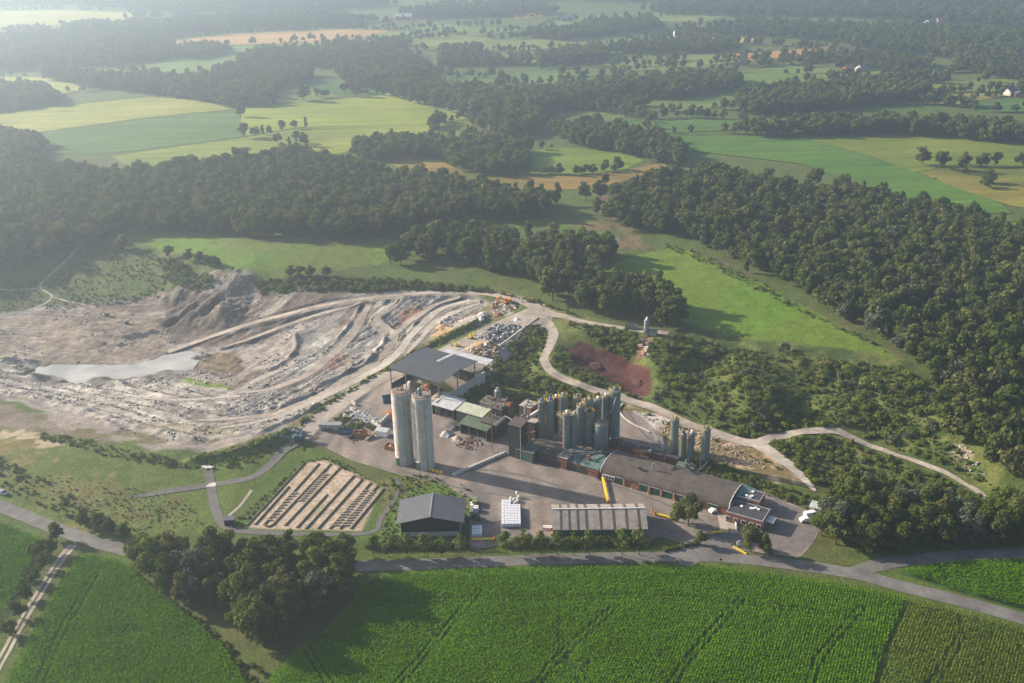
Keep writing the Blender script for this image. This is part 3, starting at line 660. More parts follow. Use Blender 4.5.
def yard_mat():
    """concrete slabs with joints, dusted brown and worn dark by tyres"""
    m, nt, b, o = nodes('yard'); L = nt.links.new; tc = N(nt, 'ShaderNodeTexCoord')
    mp = N(nt, 'ShaderNodeMapping'); mp.inputs['Rotation'].default_value = (0, 0, math.radians(31)); L(tc.outputs['Object'], mp.inputs[0])
    br = N(nt, 'ShaderNodeTexBrick', Scale=1.0); br.offset = 0.0; L(mp.outputs[0], br.inputs['Vector'])
    br.inputs['Brick Width'].default_value = 2.0; br.inputs['Row Height'].default_value = 2.0; br.inputs['Mortar Size'].default_value = .05
    br.inputs['Color1'].default_value = (.160, .135, .122, 1); br.inputs['Color2'].default_value = (.190, .160, .142, 1); br.inputs['Mortar'].default_value = (.12, .10, .09, 1)
    n = N(nt, 'ShaderNodeTexNoise', Scale=.06, Detail=7.0, Roughness=.65); L(tc.outputs['Object'], n.inputs['Vector'])
    f = N(nt, 'ShaderNodeMapRange'); f.inputs[1].default_value = .42; f.inputs[2].default_value = .62; L(n.outputs[0], f.inputs[0])
    mx = N(nt, 'ShaderNodeMix', data_type='RGBA'); mx.inputs[7].default_value = (.245, .195, .162, 1); L(f.outputs[0], mx.inputs[0]); L(br.outputs[0], mx.inputs[6])
    n2_ = N(nt, 'ShaderNodeTexNoise', Scale=.7, Detail=7.0, Roughness=.7); L(tc.outputs['Object'], n2_.inputs['Vector'])
    r = N(nt, 'ShaderNodeMapRange'); r.inputs[1].default_value = .3; r.inputs[2].default_value = .7; r.inputs[3].default_value = .72; r.inputs[4].default_value = 1.2; L(n2_.outputs[0], r.inputs[0])
    w = N(nt, 'ShaderNodeTexWave', Scale=.035, Distortion=22.0, Detail=4.0); w.inputs['Detail Scale'].default_value = .35; L(tc.outputs['Object'], w.inputs['Vector'])
    r2 = N(nt, 'ShaderNodeMapRange'); r2.inputs[3].default_value = .82; r2.inputs[4].default_value = 1.08; L(w.outputs['Fac'], r2.inputs[0])
    mu = N(nt, 'ShaderNodeMath', operation='MULTIPLY'); L(r.outputs[0], mu.inputs[0]); L(r2.outputs[0], mu.inputs[1])
    v = N(nt, 'ShaderNodeVectorMath', operation='SCALE'); L(mx.outputs[2], v.inputs[0]); L(mu.outputs[0], v.inputs['Scale'])
    L(v.outputs[0], b.inputs['Base Color']); b.inputs['Roughness'].default_value = .9; b.inputs['Specular IOR Level'].default_value = .2
    M['yard'] = m
yard_mat()
mat('car_park_asphalt', (.150, .128, .120), .9, var=.3, scale=.5)
drape_patch('yard', yd, 'yard', .06, 'dusty concrete works yard')
drape_patch('car_park', [(748, 501), (772, 500), (800, 509), (823, 520), (812, 541), (801, 553), (775, 549), (752, 546), (742, 532)], 'car_park_asphalt', .075, 'brown asphalt car park beside the office')
strip('quarry_track', [(300, 437), (318, 420), (345, 401), (380, 379), (410, 368), (450, 349), (500, 326), (540, 310)], [9, 8, 7, 7, 7, 8, 10, 12], 'dirt_track', .10, .4, label='pale dirt road climbing past the shed')
strip('quarry_track', [(546, 311), (522, 301), (500, 295.5), (470, 292.5), (420, 293), (380, 296.5), (330, 304), (290, 313.5), (250, 324), (210, 337), (168, 352)], [9, 6.5, 5.5, 5, 5, 4.5, 4, 4, 4, 3.5, 4], 'dirt_track', .12, .3, label='upper haul road down into the pit')
for k, (pts, w, m) in enumerate(TRACKS):
    w = [w * .8, w, w, w, w * .9, w * .35] if k != 6 else [.6, w, w, w]
    strip('quarry_track', pts, w, m, .10 + .006 * k, .3, label='dirt haul track winding round the pit benches')
strip('quarry_track', [(540, 311), (570, 318), (600, 324.5), (640, 331), (668, 334)], [8, 4.2, 3.6, 3.8, 5], 'dirt_track', .11, .25, label='dirt track below the wood to the upper silo')
strip('quarry_track', [(537, 312), (548, 324), (553.5, 335), (549, 348), (544, 360), (552, 372), (575, 383), (605, 393), (640, 404), (675, 418), (705, 429.5), (735, 440), (757, 443), (780, 436.5), (810, 431.5), (832, 431),
      (850, 437), (880, 449), (920, 463), (950, 475), (975, 490), (990, 503)], [8, 5, 4.5, 4.2, 4.2, 4.2, 4.4, 5, 5, 4, 4, 4.4, 5.5, 5, 4.5, 4, 3.2, 2.6, 2.4, 2, 1.8], 'dirt_track', .13, .25, label='long dirt track from the plateau round behind the works')
strip('quarry_track', [(757, 444), (775, 455), (795, 470), (815, 491)], [6, 5, 3.6, .8], 'pale_track', .10, .5, label='pale stony spur behind the works')
for pts in ([(-20, 319), (33, 309), (52, 297), (40, 286), (58, 268), (70, 257), (80, 247), (100, 243)], [(52, 297), (75, 303), (95, 308)], [(52, 286), (20, 290), (-30, 288)], [(0, 262), (40, 249), (80, 244)]):
    strip('path', pts, 1.3, 'dirt_track', .09, .25, label='footpath on the scrubby slope above the pit')
strip('path', [(224, 528), (228, 517), (240, 506), (252, 490)], 1.2, 'dirt_track', .09, .3, label='bare dirt strip beside the drying beds')
for (px, py, w, d) in ((208, 467, 4.6, 2.2), (211.5, 485, 3.2, 2.6)):
    x, y, z = map(float, at(px, py)); b = MB(); b.box((0, 0, -.3), (w, d, .48), 'pale_concrete', .1); o = b.build('concrete_slab', loc=(x, y, z))
    structure(o, 'pale concrete slab set in the path')
# reddish field edge lane far left
strip('path', [(300, 80), (345, 86), (395, 96), (440, 107), (475, 116)], 5, 'dirt_track', .25, .3, 6.0, label='dirt lane along the far wood')

# ------------------------------------------------------------------ the pond
def pond():
    m, nt, b, o = nodes('water'); b.inputs['Base Color'].default_value = (.30, .275, .235, 1); b.inputs['Roughness'].default_value = .18; b.inputs['Specular IOR Level'].default_value = .5
    tc = N(nt, 'ShaderNodeTexCoord'); n = N(nt, 'ShaderNodeTexNoise', Scale=.8, Detail=4.0); nt.links.new(tc.outputs['Object'], n.inputs['Vector'])
    bp = N(nt, 'ShaderNodeBump', Strength=.25, Distance=.05); nt.links.new(n.outputs[0], bp.inputs['Height']); nt.links.new(bp.outputs[0], b.inputs['Normal'])
    n7 = N(nt, 'ShaderNodeTexNoise', Scale=.06, Detail=4.0); nt.links.new(tc.outputs['Object'], n7.inputs['Vector']); nt.links.new(ramp(nt, n7.outputs[0], [(.38, (.24, .225, .195)), (.62, (.40, .37, .32))]), b.inputs['Base Color'])
    M['water'] = m
    c = POND.mean(0); P = c + (POND - c) * np.array([1.12, 1.5])
    o = sheet('pond_water', P, -11.62, 'water', 'milky quarry pond')
pond()

# ------------------------------------------------------------------ fields beyond the works
FIELDS = [  # pixel outline, colour, row heading, second colour
 ([(-60, 117), (0, 114), (60, 106), (150, 97), (200, 100), (232, 109), (150, 117), (75, 127), (30, 133), (-60, 135)], (.20, .205, .075), .45, (.155, .18, .055)),
 ([(30, 134), (75, 128), (150, 118), (233, 109.6), (243, 120), (240, 137), (180, 145), (100, 154), (60, 153), (40, 145)], (.060, .115, .045), .45, None),
 ([(112, 156), (180, 146), (243, 138), (300, 128), (330, 126), (470, 121), (440, 135), (380, 145), (300, 160), (130, 168)], (.150, .175, .050), .3, (.105, .145, .038)),
 ([(240, 106), (290, 104), (345, 98), (392, 94.5), (474, 118), (430, 124), (380, 126), (300, 127), (243, 136)], (.165, .195, .045), .2, (.120, .17, .035)),
 ([(292, 80), (330, 78), (390, 93.6), (342, 97)], (.048, .100, .042), 1.2, None),
 ([(278, 88), (296, 82), (340, 97), (300, 103), (276, 103)], (.12, .155, .05), .3, None),
 ([(35, 69), (90, 64), (150, 57), (210, 48), (262, 45), (318, 43), (300, 50), (258, 56), (235, 66), (190, 72), (150, 78), (80, 70)], (.095, .145, .065), .3, None),
 ([(165, 42), (230, 34), (345, 29), (450, 32), (445, 38), (390, 42), (320, 43), (262, 44), (190, 46)], (.30, .19, .125), .3, None),
 ([(0, 77), (60, 77), (94, 87), (70, 92), (55, 98), (0, 96), (-60, 96), (-60, 77)], (.19, .21, .085), .3, None),
 ([(-60, 12), (60, 10), (145, 13), (130, 20), (40, 26), (-60, 30)], (.22, .23, .10), .3, None),
 ([(530, 32), (620, 20), (700, 22), (740, 14), (680, 12), (560, 18)], (.12, .16, .065), .2, None),
 ([(436, 32), (500, 40), (590, 34), (640, 40), (560, 48), (480, 52), (420, 46), (400, 40)], (.115, .155, .06), .2, None),
 ([(345, 40), (395, 30), (440, 24), (530, 30), (470, 36), (380, 43)], (.105, .15, .06), .2, None),
 ([(512, 14), (548, 11), (546, 16), (515, 19)], (.26, .18, .12), .2, None),
 ([(455, 55), (560, 49), (640, 44), (700, 40), (720, 48), (640, 60), (560, 64), (480, 64)], (.095, .140, .060), .15, None),
 ([(430, 78), (500, 74), (560, 70), (640, 68), (684, 60), (740, 54), (738, 66), (640, 80), (560, 84), (470, 86)], (.075, .125, .055), .12, None),
 ([(728, 54), (770, 52), (835, 46), (832, 52), (790, 57), (740, 62)], (.30, .175, .125), .15, None),
 ([(676, 38), (700, 37), (765, 39), (745, 43), (690, 42)], (.34, .235, .15), .15, None),
 ([(592, 60), (700, 55), (730, 55), (738, 62), (700, 66), (620, 72)], (.115, .15, .065), .15, None),
 ([(600, 98), (660, 90), (740, 88), (735, 104), (690, 112), (640, 110)], (.085, .125, .045), .12, None),
 ([(606, 120), (690, 117), (750, 120), (735, 130), (650, 134), (640, 130)], (.055, .112, .042), .1, None),
 ([(536, 112), (590, 110), (640, 112), (610, 122), (560, 120)], (.075, .115, .042), .12, None),
 ([(560, 103), (610, 103), (640, 107), (590, 111)], (.29, .20, .11), .12, None),
 ([(735, 72), (790, 66), (850, 70), (935, 68), (960, 72), (900, 78), (800, 84), (740, 86)], (.095, .145, .050), .1, None),
 ([(835, 100), (900, 104), (960, 104), (1010, 96), (960, 92), (930, 100)], (.19, .175, .080), .1, None),
 ([(930, 82), (1024, 78), (1024, 92), (960, 92), (925, 96)], (.105, .14, .055), .1, None),
 ([(965, 106), (1010, 98), (1060, 100), (1060, 112), (980, 112)], (.052, .108, .040), .1, None),
 ([(640, 138), (700, 136), (800, 138), (870, 157), (1000, 203), (1012, 214), (950, 212), (890, 196), (800, 164), (680, 150)], (.058, .118, .030), .06, (.045, .105, .026)),
 ([(803, 138), (870, 133), (940, 130), (1060, 140), (1060, 168), (960, 164), (915, 172), (872, 156)], (.105, .132, .034), .06, (.085, .120, .030)),
 ([(918, 173), (960, 166), (1060, 170), (1060, 215), (1010, 206), (960, 190)], (.14, .125, .045), .06, (.09, .11, .035)),
 ([(980, 222), (1060, 222), (1060, 238), (1010, 234)], (.10, .15, .03), .06, None),
 ([(522, 152), (560, 147), (620, 152), (645, 160), (625, 169), (575, 175), (530, 174), (524, 164)], (.105, .155, .035), .12, (.085, .135, .03)),
 ([(470, 178), (530, 176), (580, 176), (625, 170), (655, 164), (672, 164), (640, 176), (600, 188), (540, 190), (490, 186)], (.165, .115, .060), .12, (.12, .10, .045)),
 ([(378, 158), (400, 154), (440, 160), (470, 176), (440, 172), (400, 168)], (.17, .13, .06), .12, None),
 ([(435, 122), (472, 120), (475, 132), (450, 150), (436, 144)], (.125, .155, .045), .12, None),
]
def sp(pts, z): return gpoly(pts, z)
for k, (px, c, rot, c2) in enumerate(FIELDS):
    c = (c[0] * 1.18, c[1] * 1.12, c[2] * .62); c2 = c2 and (c2[0] * 1.18, c2[1] * 1.12, c2[2] * .62)
    nm = 'field_%d' % k; field_mat(nm, c, rot, 5.0 + 3 * (k % 3), col2=c2)
    P = sp(px, FAR_Z + .3)
    if P[:, 1].min() < 640: P = tpoly(px); z = None
    if P[:, 1].min() < 800:
        drape_patch('field', P, nm, (.10 if P[:, 1].min() > 655 else .35) + .004 * k, None, step=4.0, world=True)
    else: sheet('field', P, FAR_Z + .25 + .012 * k, nm)

# ------------------------------------------------------------------ maize in the foreground
def maize(px, heading, name, label, leafm, height=2.1, tram=(), lanes=None, tone=None, dens=1.0, soil='maize_soil'):
    P = tpoly(px); o = sheet('field', P, .055, soil, None)
    c, s = math.cos(heading), math.sin(heading); U = P[:, 0] * c + P[:, 1] * s; Vv = -P[:, 0] * s + P[:, 1] * c
    us = np.arange(U.min(), U.max(), .24 / dens); vs = np.arange(Vv.min(), Vv.max(), .80)
    UU, VV = np.meshgrid(us, vs); UU = UU + RNG.uniform(-.12, .12, UU.shape); VV = VV + RNG.uniform(-.17, .17, VV.shape)
    X = UU * c - VV * s; Y = UU * s + VV * c
    k = (sdf(X, Y, P) > .3)
    f, g = proj(X, Y, 1.0); k &= (f > -40) & (f < 1064) & (g < 715)
    for t in tram:
        d, _ = seg_dist(X, Y, spline(tpoly(t), 3), False); k &= ~(np.abs(d - .95) < .36) if abs(t[0][1] - t[1][1]) > 12 else ~(np.abs(d - .9) < .30)
    k &= RNG.random(X.shape) < .97 - .5 * (fbm(X, Y, 14, 601, 3) > .66)
    x = X[k]; y = Y[k]; n = len(x); h = height * (.82 + .30 * fbm(x, y, 9, 611, 3)) * RNG.uniform(.85, 1.12, n)
    V = []; T = []
    for j in range(5):
        a = RNG.uniform(0, 2 * np.pi, n); L = RNG.uniform(.45, .8, n); z0 = h * RNG.uniform(.35, .92, n); up = RNG.uniform(.05, .35, n); w = RNG.uniform(.07, .11, n)
        dx, dy = np.cos(a), np.sin(a); zm = z0 + up
        b0 = np.stack([x - dy * w, y + dx * w, z0], 1); b1 = np.stack([x + dy * w, y - dx * w, z0], 1)
        m1 = np.stack([x + dx * L * .6 + dy * w, y + dy * L * .6 - dx * w, zm], 1); m0 = np.stack([x + dx * L * .6 - dy * w, y + dy * L * .6 + dx * w, zm], 1)
        V.append(np.stack([b0, b1, m1, m0], 1)); T.append(RNG.uniform(.2, .8, n) * .6 + fbm(x, y, 18, 621, 3) * .4)
    V = np.concatenate(V).reshape(-1, 3); V[:, 2] += .06; T = np.concatenate(T)
    me = quad_mesh(name, V, np.arange(len(V)).reshape(-1, 4), [leafm], T); ob = bpy.data.objects.new(name, me); COL.objects.link(ob)
    stuff(ob, label, 'crop')
mat('maize_soil', (.035, .080, .010), .95, var=.4, scale=1.5)
TR = [[(330, 600), (250, 660), (215, 690)], [(478, 595), (440, 640), (395, 690)], [(360, 607), (520, 602), (700, 603), (870, 625)], [(612, 612), (560, 660), (535, 690)],
      [(740, 603), (690, 660), (670, 690)], [(860, 612), (820, 660), (808, 690)], [(300, 640), (330, 690)]]
maize([(372, 580), (450, 573), (520, 571), (700, 569), (780, 577), (850, 588), (905, 600), (902, 612), (885, 650), (870, 700), (860, 730), (240, 730), (275, 675), (300, 650), (335, 625), (355, 600)],
      math.radians(65), 'maize_crop', 'bright green maize in diagonal rows along the near edge', 'maize_leaf', tram=TR)
maize([(908, 602), (960, 613), (1024, 632), (1110, 660), (1110, 740), (866, 740), (874, 700), (889, 650), (905, 613)], math.radians(57), 'maize_crop', 'olive tasselled maize in the near right corner', 'maize_tassel',
      tram=[[(960, 640), (930, 690)]], dens=.8)
maize([(80, 556), (120, 563), (150, 585), (190, 620), (225, 650), (250, 690), (265, 740), (-20, 740), (20, 660), (52, 600)], math.radians(65), 'maize_crop', 'bright green maize between the farm track and the copse', 'maize_leaf',
      tram=[[(95, 580), (60, 640), (35, 700)]])
maize([(-60, 535), (0, 524), (42, 541), (35, 560), (20, 590), (0, 620), (-60, 690)], math.radians(45), 'maize_crop', 'green maize left of the farm track', 'maize_leaf')
maize([(897, 573), (950, 566), (1024, 562), (1110, 558), (1110, 640), (1024, 611), (945, 589)], math.radians(20), 'maize_crop', 'dark green maize between the two forking roads', 'maize_leaf')

# ------------------------------------------------------------------ trees
def leaf_cloud(centres, radii, n, size, rng, squash=.8, inner=.2, flat=.48):
    centres = np.asarray(centres, float); radii = np.asarray(radii, float)
    p = radii ** 2; li = rng.choice(len(radii), n, p=p / p.sum())
    d = rng.normal(size=(n, 3)); d /= np.linalg.norm(d, axis=1)[:, None]
    lump = .82 + .3 * rng.random((len(radii), 6)); r = radii[li] * np.where(rng.random(n) < inner, rng.uniform(.3, .75, n), rng.uniform(.78, 1.08, n))
    q = centres[li] + d * r[:, None] * np.array([1, 1, squash])
    nv = d + rng.normal(size=(n, 3)) * flat; nv[:, 2] += .25; nv /= np.linalg.norm(nv, axis=1)[:, None]
    a = np.cross(nv, rng.normal(size=(n, 3))); a /= np.linalg.norm(a, axis=1)[:, None] + 1e-9; b = np.cross(nv, a)
    s = size * rng.uniform(.55, 1.3, n)[:, None]; e = rng.uniform(.55, 1.0, n)[:, None]
    V = np.stack([q - a * s - b * s * e, q + a * s - b * s * e * .6, q + a * s * .8 + b * s * e, q - a * s * .7 + b * s * e], 1)
    lt = rng.uniform(.15, .85, len(radii)); T = np.clip(lt[li] * .6 + rng.random(n) * .4, 0, 1)
    return V.reshape(-1, 3), T

def crown_shape(kind, rng):
    """lobe centres and radii of a crown 12 m tall"""
    if kind == 'round':
        n = rng.integers(13, 18); c = []; r = []
        for k in range(n):
            a = rng.uniform(0, 2 * np.pi); u = rng.random() ** .6; z = rng.uniform(3.4, 10.2); w = 3.5 * math.sqrt(max(.12, 1 - ((z - 6.4) / 5.0) ** 2))
            c.append((math.cos(a) * u * w, math.sin(a) * u * w, z)); r.append(rng.uniform(1.0, 2.0))
        c.append((rng.normal() * .4, rng.normal() * .4, 10.6)); r.append(1.3); c.append((0, 0, 7)); r.append(2.4)
    elif kind == 'tall':
        n = 15; c = []; r = []
        for k in range(n):
            z = 2.8 + 8.4 * k / (n - 1); a = rng.uniform(0, 2 * np.pi); w = 2.0 * math.sqrt(max(.15, 1 - ((z - 6.2) / 6) ** 2)) * rng.random()
            c.append((math.cos(a) * w, math.sin(a) * w, z)); r.append(rng.uniform(.8, 1.7))
    elif kind == 'wide':
        n = 17; c = []; r = []
        for k in range(n):
            a = rng.uniform(0, 2 * np.pi); u = rng.random() ** .5; z = rng.uniform(3.6, 9.0); w = 4.8 * math.sqrt(max(.12, 1 - ((z - 5.6) / 4.8) ** 2))
            c.append((math.cos(a) * u * w, math.sin(a) * u * w, z)); r.append(rng.uniform(1.0, 2.0))
        c += [(0, 0, 6.5), (rng.normal(), rng.normal(), 10.2)]; r += [2.6, 1.5]
    elif kind == 'shrub':
        n = 7; c = []; r = []
        for k in range(n):
            a = rng.uniform(0, 2 * np.pi); u = rng.random() * 1.0; c.append((math.cos(a) * u, math.sin(a) * u, rng.uniform(.5, 1.35))); r.append(rng.uniform(.45, .8))
    elif kind == 'young':
        n = 9; c = []; r = []
        for k in range(n):
            z = rng.uniform(2.4, 6.4); a = rng.uniform(0, 2 * np.pi); w = 1.35 * math.sqrt(max(.1, 1 - ((z - 4.4) / 3.2) ** 2)) * rng.random() ** .5
            c.append((math.cos(a) * w, math.sin(a) * w, z)); r.append(rng.uniform(.55, 1.0))
        c.append((0, 0, 6.9)); r.append(.55)
    return c, r

def crown_mesh(name, kind, n, size, leaf, seed):
    rng = np.random.default_rng(seed)
    if kind == 'conifer':
        V = []; T = []
        for k in range(n):
            z = 1.2 + 10.6 * (1 - math.sqrt(rng.random())); w = 2.3 * (1 - (z - 1.2) / 11) * (.75 + .25 * math.sin(z * 4.2)); a = rng.uniform(0, 2 * np.pi); u = w * rng.uniform(.5, 1.05)
            q = np.array([math.cos(a) * u, math.sin(a) * u, z]); d = np.array([math.cos(a), math.sin(a), -.35]) * size; t = np.array([-math.sin(a), math.cos(a), 0]) * size * .6
            V += [q - d - t * .6, q - d + t * .6, q + d + t, q + d - t]; T.append(rng.random())
        V = np.array(V); T = np.array(T)
    else:
        c, r = crown_shape(kind, rng); V, T = leaf_cloud(c, r, n, size, rng)
    return quad_mesh(name, V, np.arange(len(V)).reshape(-1, 4), [leaf], T), (None if kind == 'conifer' else (c, r))

def trunk_mesh(name, h, r, cr, seed):
    rng = np.random.default_rng(seed); b = MB(); p = Vector((0, 0, -.4)); k = 6; rr = r
    pts = [Vector((rng.normal() * .02 * h * i / k, rng.normal() * .02 * h * i / k, -.4 + (h + .4) * i / k)) for i in range(k + 1)]
    n = 8; vs = []
    for i, q in enumerate(pts):
        ra = r * (1.25 if i == 0 else 1) * (1 - .75 * i / k)
        for j in range(n): a = 2 * math.pi * j / n; vs.append((q.x + ra * math.cos(a), q.y + ra * math.sin(a), q.z))
    fs = [(i * n + j, i * n + (j + 1) % n, (i + 1) * n + (j + 1) % n, (i + 1) * n + j) for i in range(k) for j in range(n)]
    b.add(vs, fs, 'trunk')
    if cr is not None:
        c, rad = cr
        for q in list(c)[:9]:
            st = pts[2 + rng.integers(0, 3)]; e = Vector(q); b.tube(st, st.lerp(e, .95), r * .28, 'trunk', 5)
    me = bpy.data.meshes.new(name); me.from_pydata(b.v, [], b.f); me.materials.append(M['trunk']); me.update(); return me

def proto(kind, n, size, leaf, seed, trunk=True):
    cm, cr = crown_mesh('crown', kind, n, size, leaf, seed)
    hh = {'conifer': 11, 'shrub': .6, 'young': 5.5}.get(kind, 8.0); r = {'shrub': .05, 'young': .11}.get(kind, .28)
    tm = trunk_mesh('trunk', hh, r, cr, seed) if trunk else None
    return cm, tm
def joined(p, name):
    """one mesh with both materials, for woods that are a single mass"""
    cm, tm = p; nv = len(cm.vertices); V = np.empty(nv * 3, np.float32); cm.vertices.foreach_get('co', V); V = V.reshape(-1, 3)
    t = np.empty(len(cm.polygons), np.float32); cm.attributes['tint'].data.foreach_get('value', t)
    return quad_mesh(name, V, np.arange(nv).reshape(-1, 4), [cm.materials[0].name], t)

HI = [proto('round', 2600, .30, 'leaf', 11), proto('round', 2600, .30, 'leaf', 12), proto('wide', 3000, .30, 'leaf', 13), proto('tall', 2200, .28, 'leaf', 14), proto('round', 2600, .29, 'leaf_dark', 15),
      proto('wide', 2800, .30, 'leaf_willow', 16), proto('round', 2600, .30, 'leaf_young', 17)]
MID = [proto('round', 900, .50, 'leaf_dark', 21), proto('round', 900, .50, 'leaf_dark', 22), proto('wide', 1000, .50, 'leaf', 23), proto('tall', 800, .46, 'leaf_dark', 24), proto('wide', 1000, .52, 'leaf_dark', 25), proto('conifer', 900, .5, 'leaf_conifer', 26)]
LOW = [proto('round', 330, .85, 'leaf_dark', 31), proto('wide', 360, .85, 'leaf_dark', 32), proto('round', 330, .85, 'leaf', 33), proto('round', 300, .85, 'leaf_dark', 34)]
YOUNG = [proto('young', 800, .20, 'leaf_young', s) for s in (41, 42, 43)]
SHR = [proto('shrub', 420, .16, 'leaf_shrub', s) for s in (51, 52, 53)] + [proto('shrub', 420, .16, 'leaf_willow', 54)]
ROOTS = {}
def plant(name, p, x, y, h, label, cat, group=None, h0=12.0, wide=None, rz=None):
    """an individual: an Empty at the base, trunk and crown under it (copies of the first of its shape)"""
    key = (name, id(p[0])); w = wide if wide is not None else random.uniform(.88, 1.15)
    z = float(Hgt(x, y)); s = h / h0; rz = random.uniform(0, 6.28) if rz is None else rz
    if key not in ROOTS:
        r = bpy.data.objects.new(name, None); COL.objects.link(r); r.empty_display_size = .5
        for nm, me in (('trunk', p[1]), ('crown', p[0])):
            o = bpy.data.objects.new(nm, me); COL.objects.link(o); o.parent = r
        ROOTS[key] = r
    else: r = dup(ROOTS[key], (0, 0, 0))
    r.location = (x, y, z - .05); r.rotation_euler = (0, 0, rz); r.scale = (s * w, s * w, s)
    tag(r, label, cat, group)
    if group is None and 'group' in r: del r['group']
    return r

def poisson(P, d, rng, jitter=.42, hexa=True):
    """evenly jittered points inside a polygon"""
    x0, y0 = P.min(0); x1, y1 = P.max(0); xs = np.arange(x0, x1 + d, d); ys = np.arange(y0, y1 + d, d * .87); X, Y = np.meshgrid(xs, ys)
    X = X + (np.arange(len(ys)) % 2)[:, None] * d / 2; X = X + rng.uniform(-jitter, jitter, X.shape) * d; Y = Y + rng.uniform(-jitter, jitter, Y.shape) * d
    k = inside(X, Y, P); return np.stack([X[k], Y[k]], 1)

def scatter(name, pts, hs, idx, meshes, label, h0=12.0, kind_cat=None, zoff=-.1):
    """a mass of trees or plants as ONE object (instances on points)"""
    pts = np.asarray(pts, float); n = len(pts)
    z = Hgt(pts[:, 0], pts[:, 1]) + zoff; me = bpy.data.meshes.new(name); me.from_pydata(np.concatenate([pts, z[:, None]], 1).tolist(), [], [])
    a = me.attributes.new('sc', 'FLOAT', 'POINT'); a.data.foreach_set('value', (np.asarray(hs) / h0).astype(np.float32))
    a = me.attributes.new('ro', 'FLOAT', 'POINT'); a.data.foreach_set('value', RNG.uniform(0, 6.28, n).astype(np.float32))
    a = me.attributes.new('ix', 'INT', 'POINT'); a.data.foreach_set('value', np.asarray(idx).astype(np.int32))
    o = bpy.data.objects.new(name, me); COL.objects.link(o); stuff(o, label, kind_cat)
    pc = bpy.data.collections.new(name + '_shapes')
    for k, m in enumerate(meshes): pc.objects.link(bpy.data.objects.new('shape_%02d' % k, m))
    g = bpy.data.node_groups.new(name, 'GeometryNodeTree')
    g.interface.new_socket('Geometry', in_out='INPUT', socket_type='NodeSocketGeometry'); g.interface.new_socket('Geometry', in_out='OUTPUT', socket_type='NodeSocketGeometry')
    gi = g.nodes.new('NodeGroupInput'); go = g.nodes.new('NodeGroupOutput'); ip = g.nodes.new('GeometryNodeInstanceOnPoints'); ci = g.nodes.new('GeometryNodeCollectionInfo')
    ci.inputs['Collection'].default_value = pc; ci.inputs['Separate Children'].default_value = True; ci.inputs['Reset Children'].default_value = True
    def att(nm, ty):
        q = g.nodes.new('GeometryNodeInputNamedAttribute'); q.data_type = ty; q.inputs['Name'].default_value = nm
        return [s for s in q.outputs if s.enabled][0]
    L = g.links.new; L(gi.outputs[0], ip.inputs['Points']); L(ci.outputs[0], ip.inputs['Instance']); ip.inputs['Pick Instance'].default_value = True
    L(att('ix', 'INT'), ip.inputs['Instance Index']); L(att('sc', 'FLOAT'), ip.inputs['Scale'])
    cx = g.nodes.new('ShaderNodeCombineXYZ'); L(att('ro', 'FLOAT'), cx.inputs['Z']); L(cx.outputs[0], ip.inputs['Rotation'])
    L(ip.outputs[0], go.inputs[0])
    md = o.modifiers.new('scatter', 'NODES'); md.node_group = g; return o

# --- woods that read as one mass
rw = np.random.default_rng(99)
MID += [proto('round', 900, .50, 'leaf', 27), proto('tall', 800, .48, 'leaf', 28), proto('wide', 900, .5, 'leaf_willow', 29)]
MIDJ = [joined(p, 'wood_tree') for p in MID]; LOWJ = [joined(p, 'far_tree') for p in LOW]
def wood(name, px, d, hr, label, mesh='mid', con=0.0, world=False):
    P = np.asarray(px) if world else tpoly(px)
    pts = poisson(P, d, rw); n = len(pts); hs = hr[0] + (hr[1] - hr[0]) * np.clip(.6 * fbm(pts[:, 0], pts[:, 1], 40, 7, 2) + .4 * rw.random(n), 0, 1)
    if mesh == 'mid':
        ix = rw.choice([0, 1, 2, 3, 4, 6, 7, 8], n, p=[.17, .17, .17, .09, .16, .14, .07, .03]); hs = hs * rw.uniform(.75, 1.18, n); ix = np.where(rw.random(n) < con, 5, ix); return scatter(name, pts, hs, ix, MIDJ, label)
    return scatter(name, pts, hs, rw.integers(0, 4, n), LOWJ, label)
W1 = [(-60, 170), (0, 168), (60, 174), (110, 180), (190, 176), (250, 164), (300, 160), (350, 172), (420, 184), (500, 198), (548, 205), (545, 220), (500, 222), (470, 222), (410, 236), (330, 240), (260, 238), (190, 236), (125, 234), (105, 243), (60, 256), (0, 272), (-60, 280)]
wood('forest', W1, 7.2, (11, 17), 'dense dark broadleaf wood beyond the pit on the left')
W2 = [(612, 200), (650, 188), (700, 178), (760, 188), (830, 205), (900, 222), (960, 240), (1024, 262), (1110, 290), (1110, 500), (1010, 488), (985, 470), (950, 440), (930, 400), (925, 378), (915, 362), (880, 342), (840, 320), (790, 288), (740, 266), (715, 252), (690, 244), (655, 232), (625, 230), (608, 222)]
wood('forest', W2, 7.0, (11, 17), 'large dark wood climbing the right side', con=.06)
wood('forest', [(795, 178), (870, 196), (960, 216), (1024, 236), (1110, 262), (1110, 290), (1024, 260), (960, 240), (880, 215)], 8, (9, 13), 'paler strip along the top of the right wood')
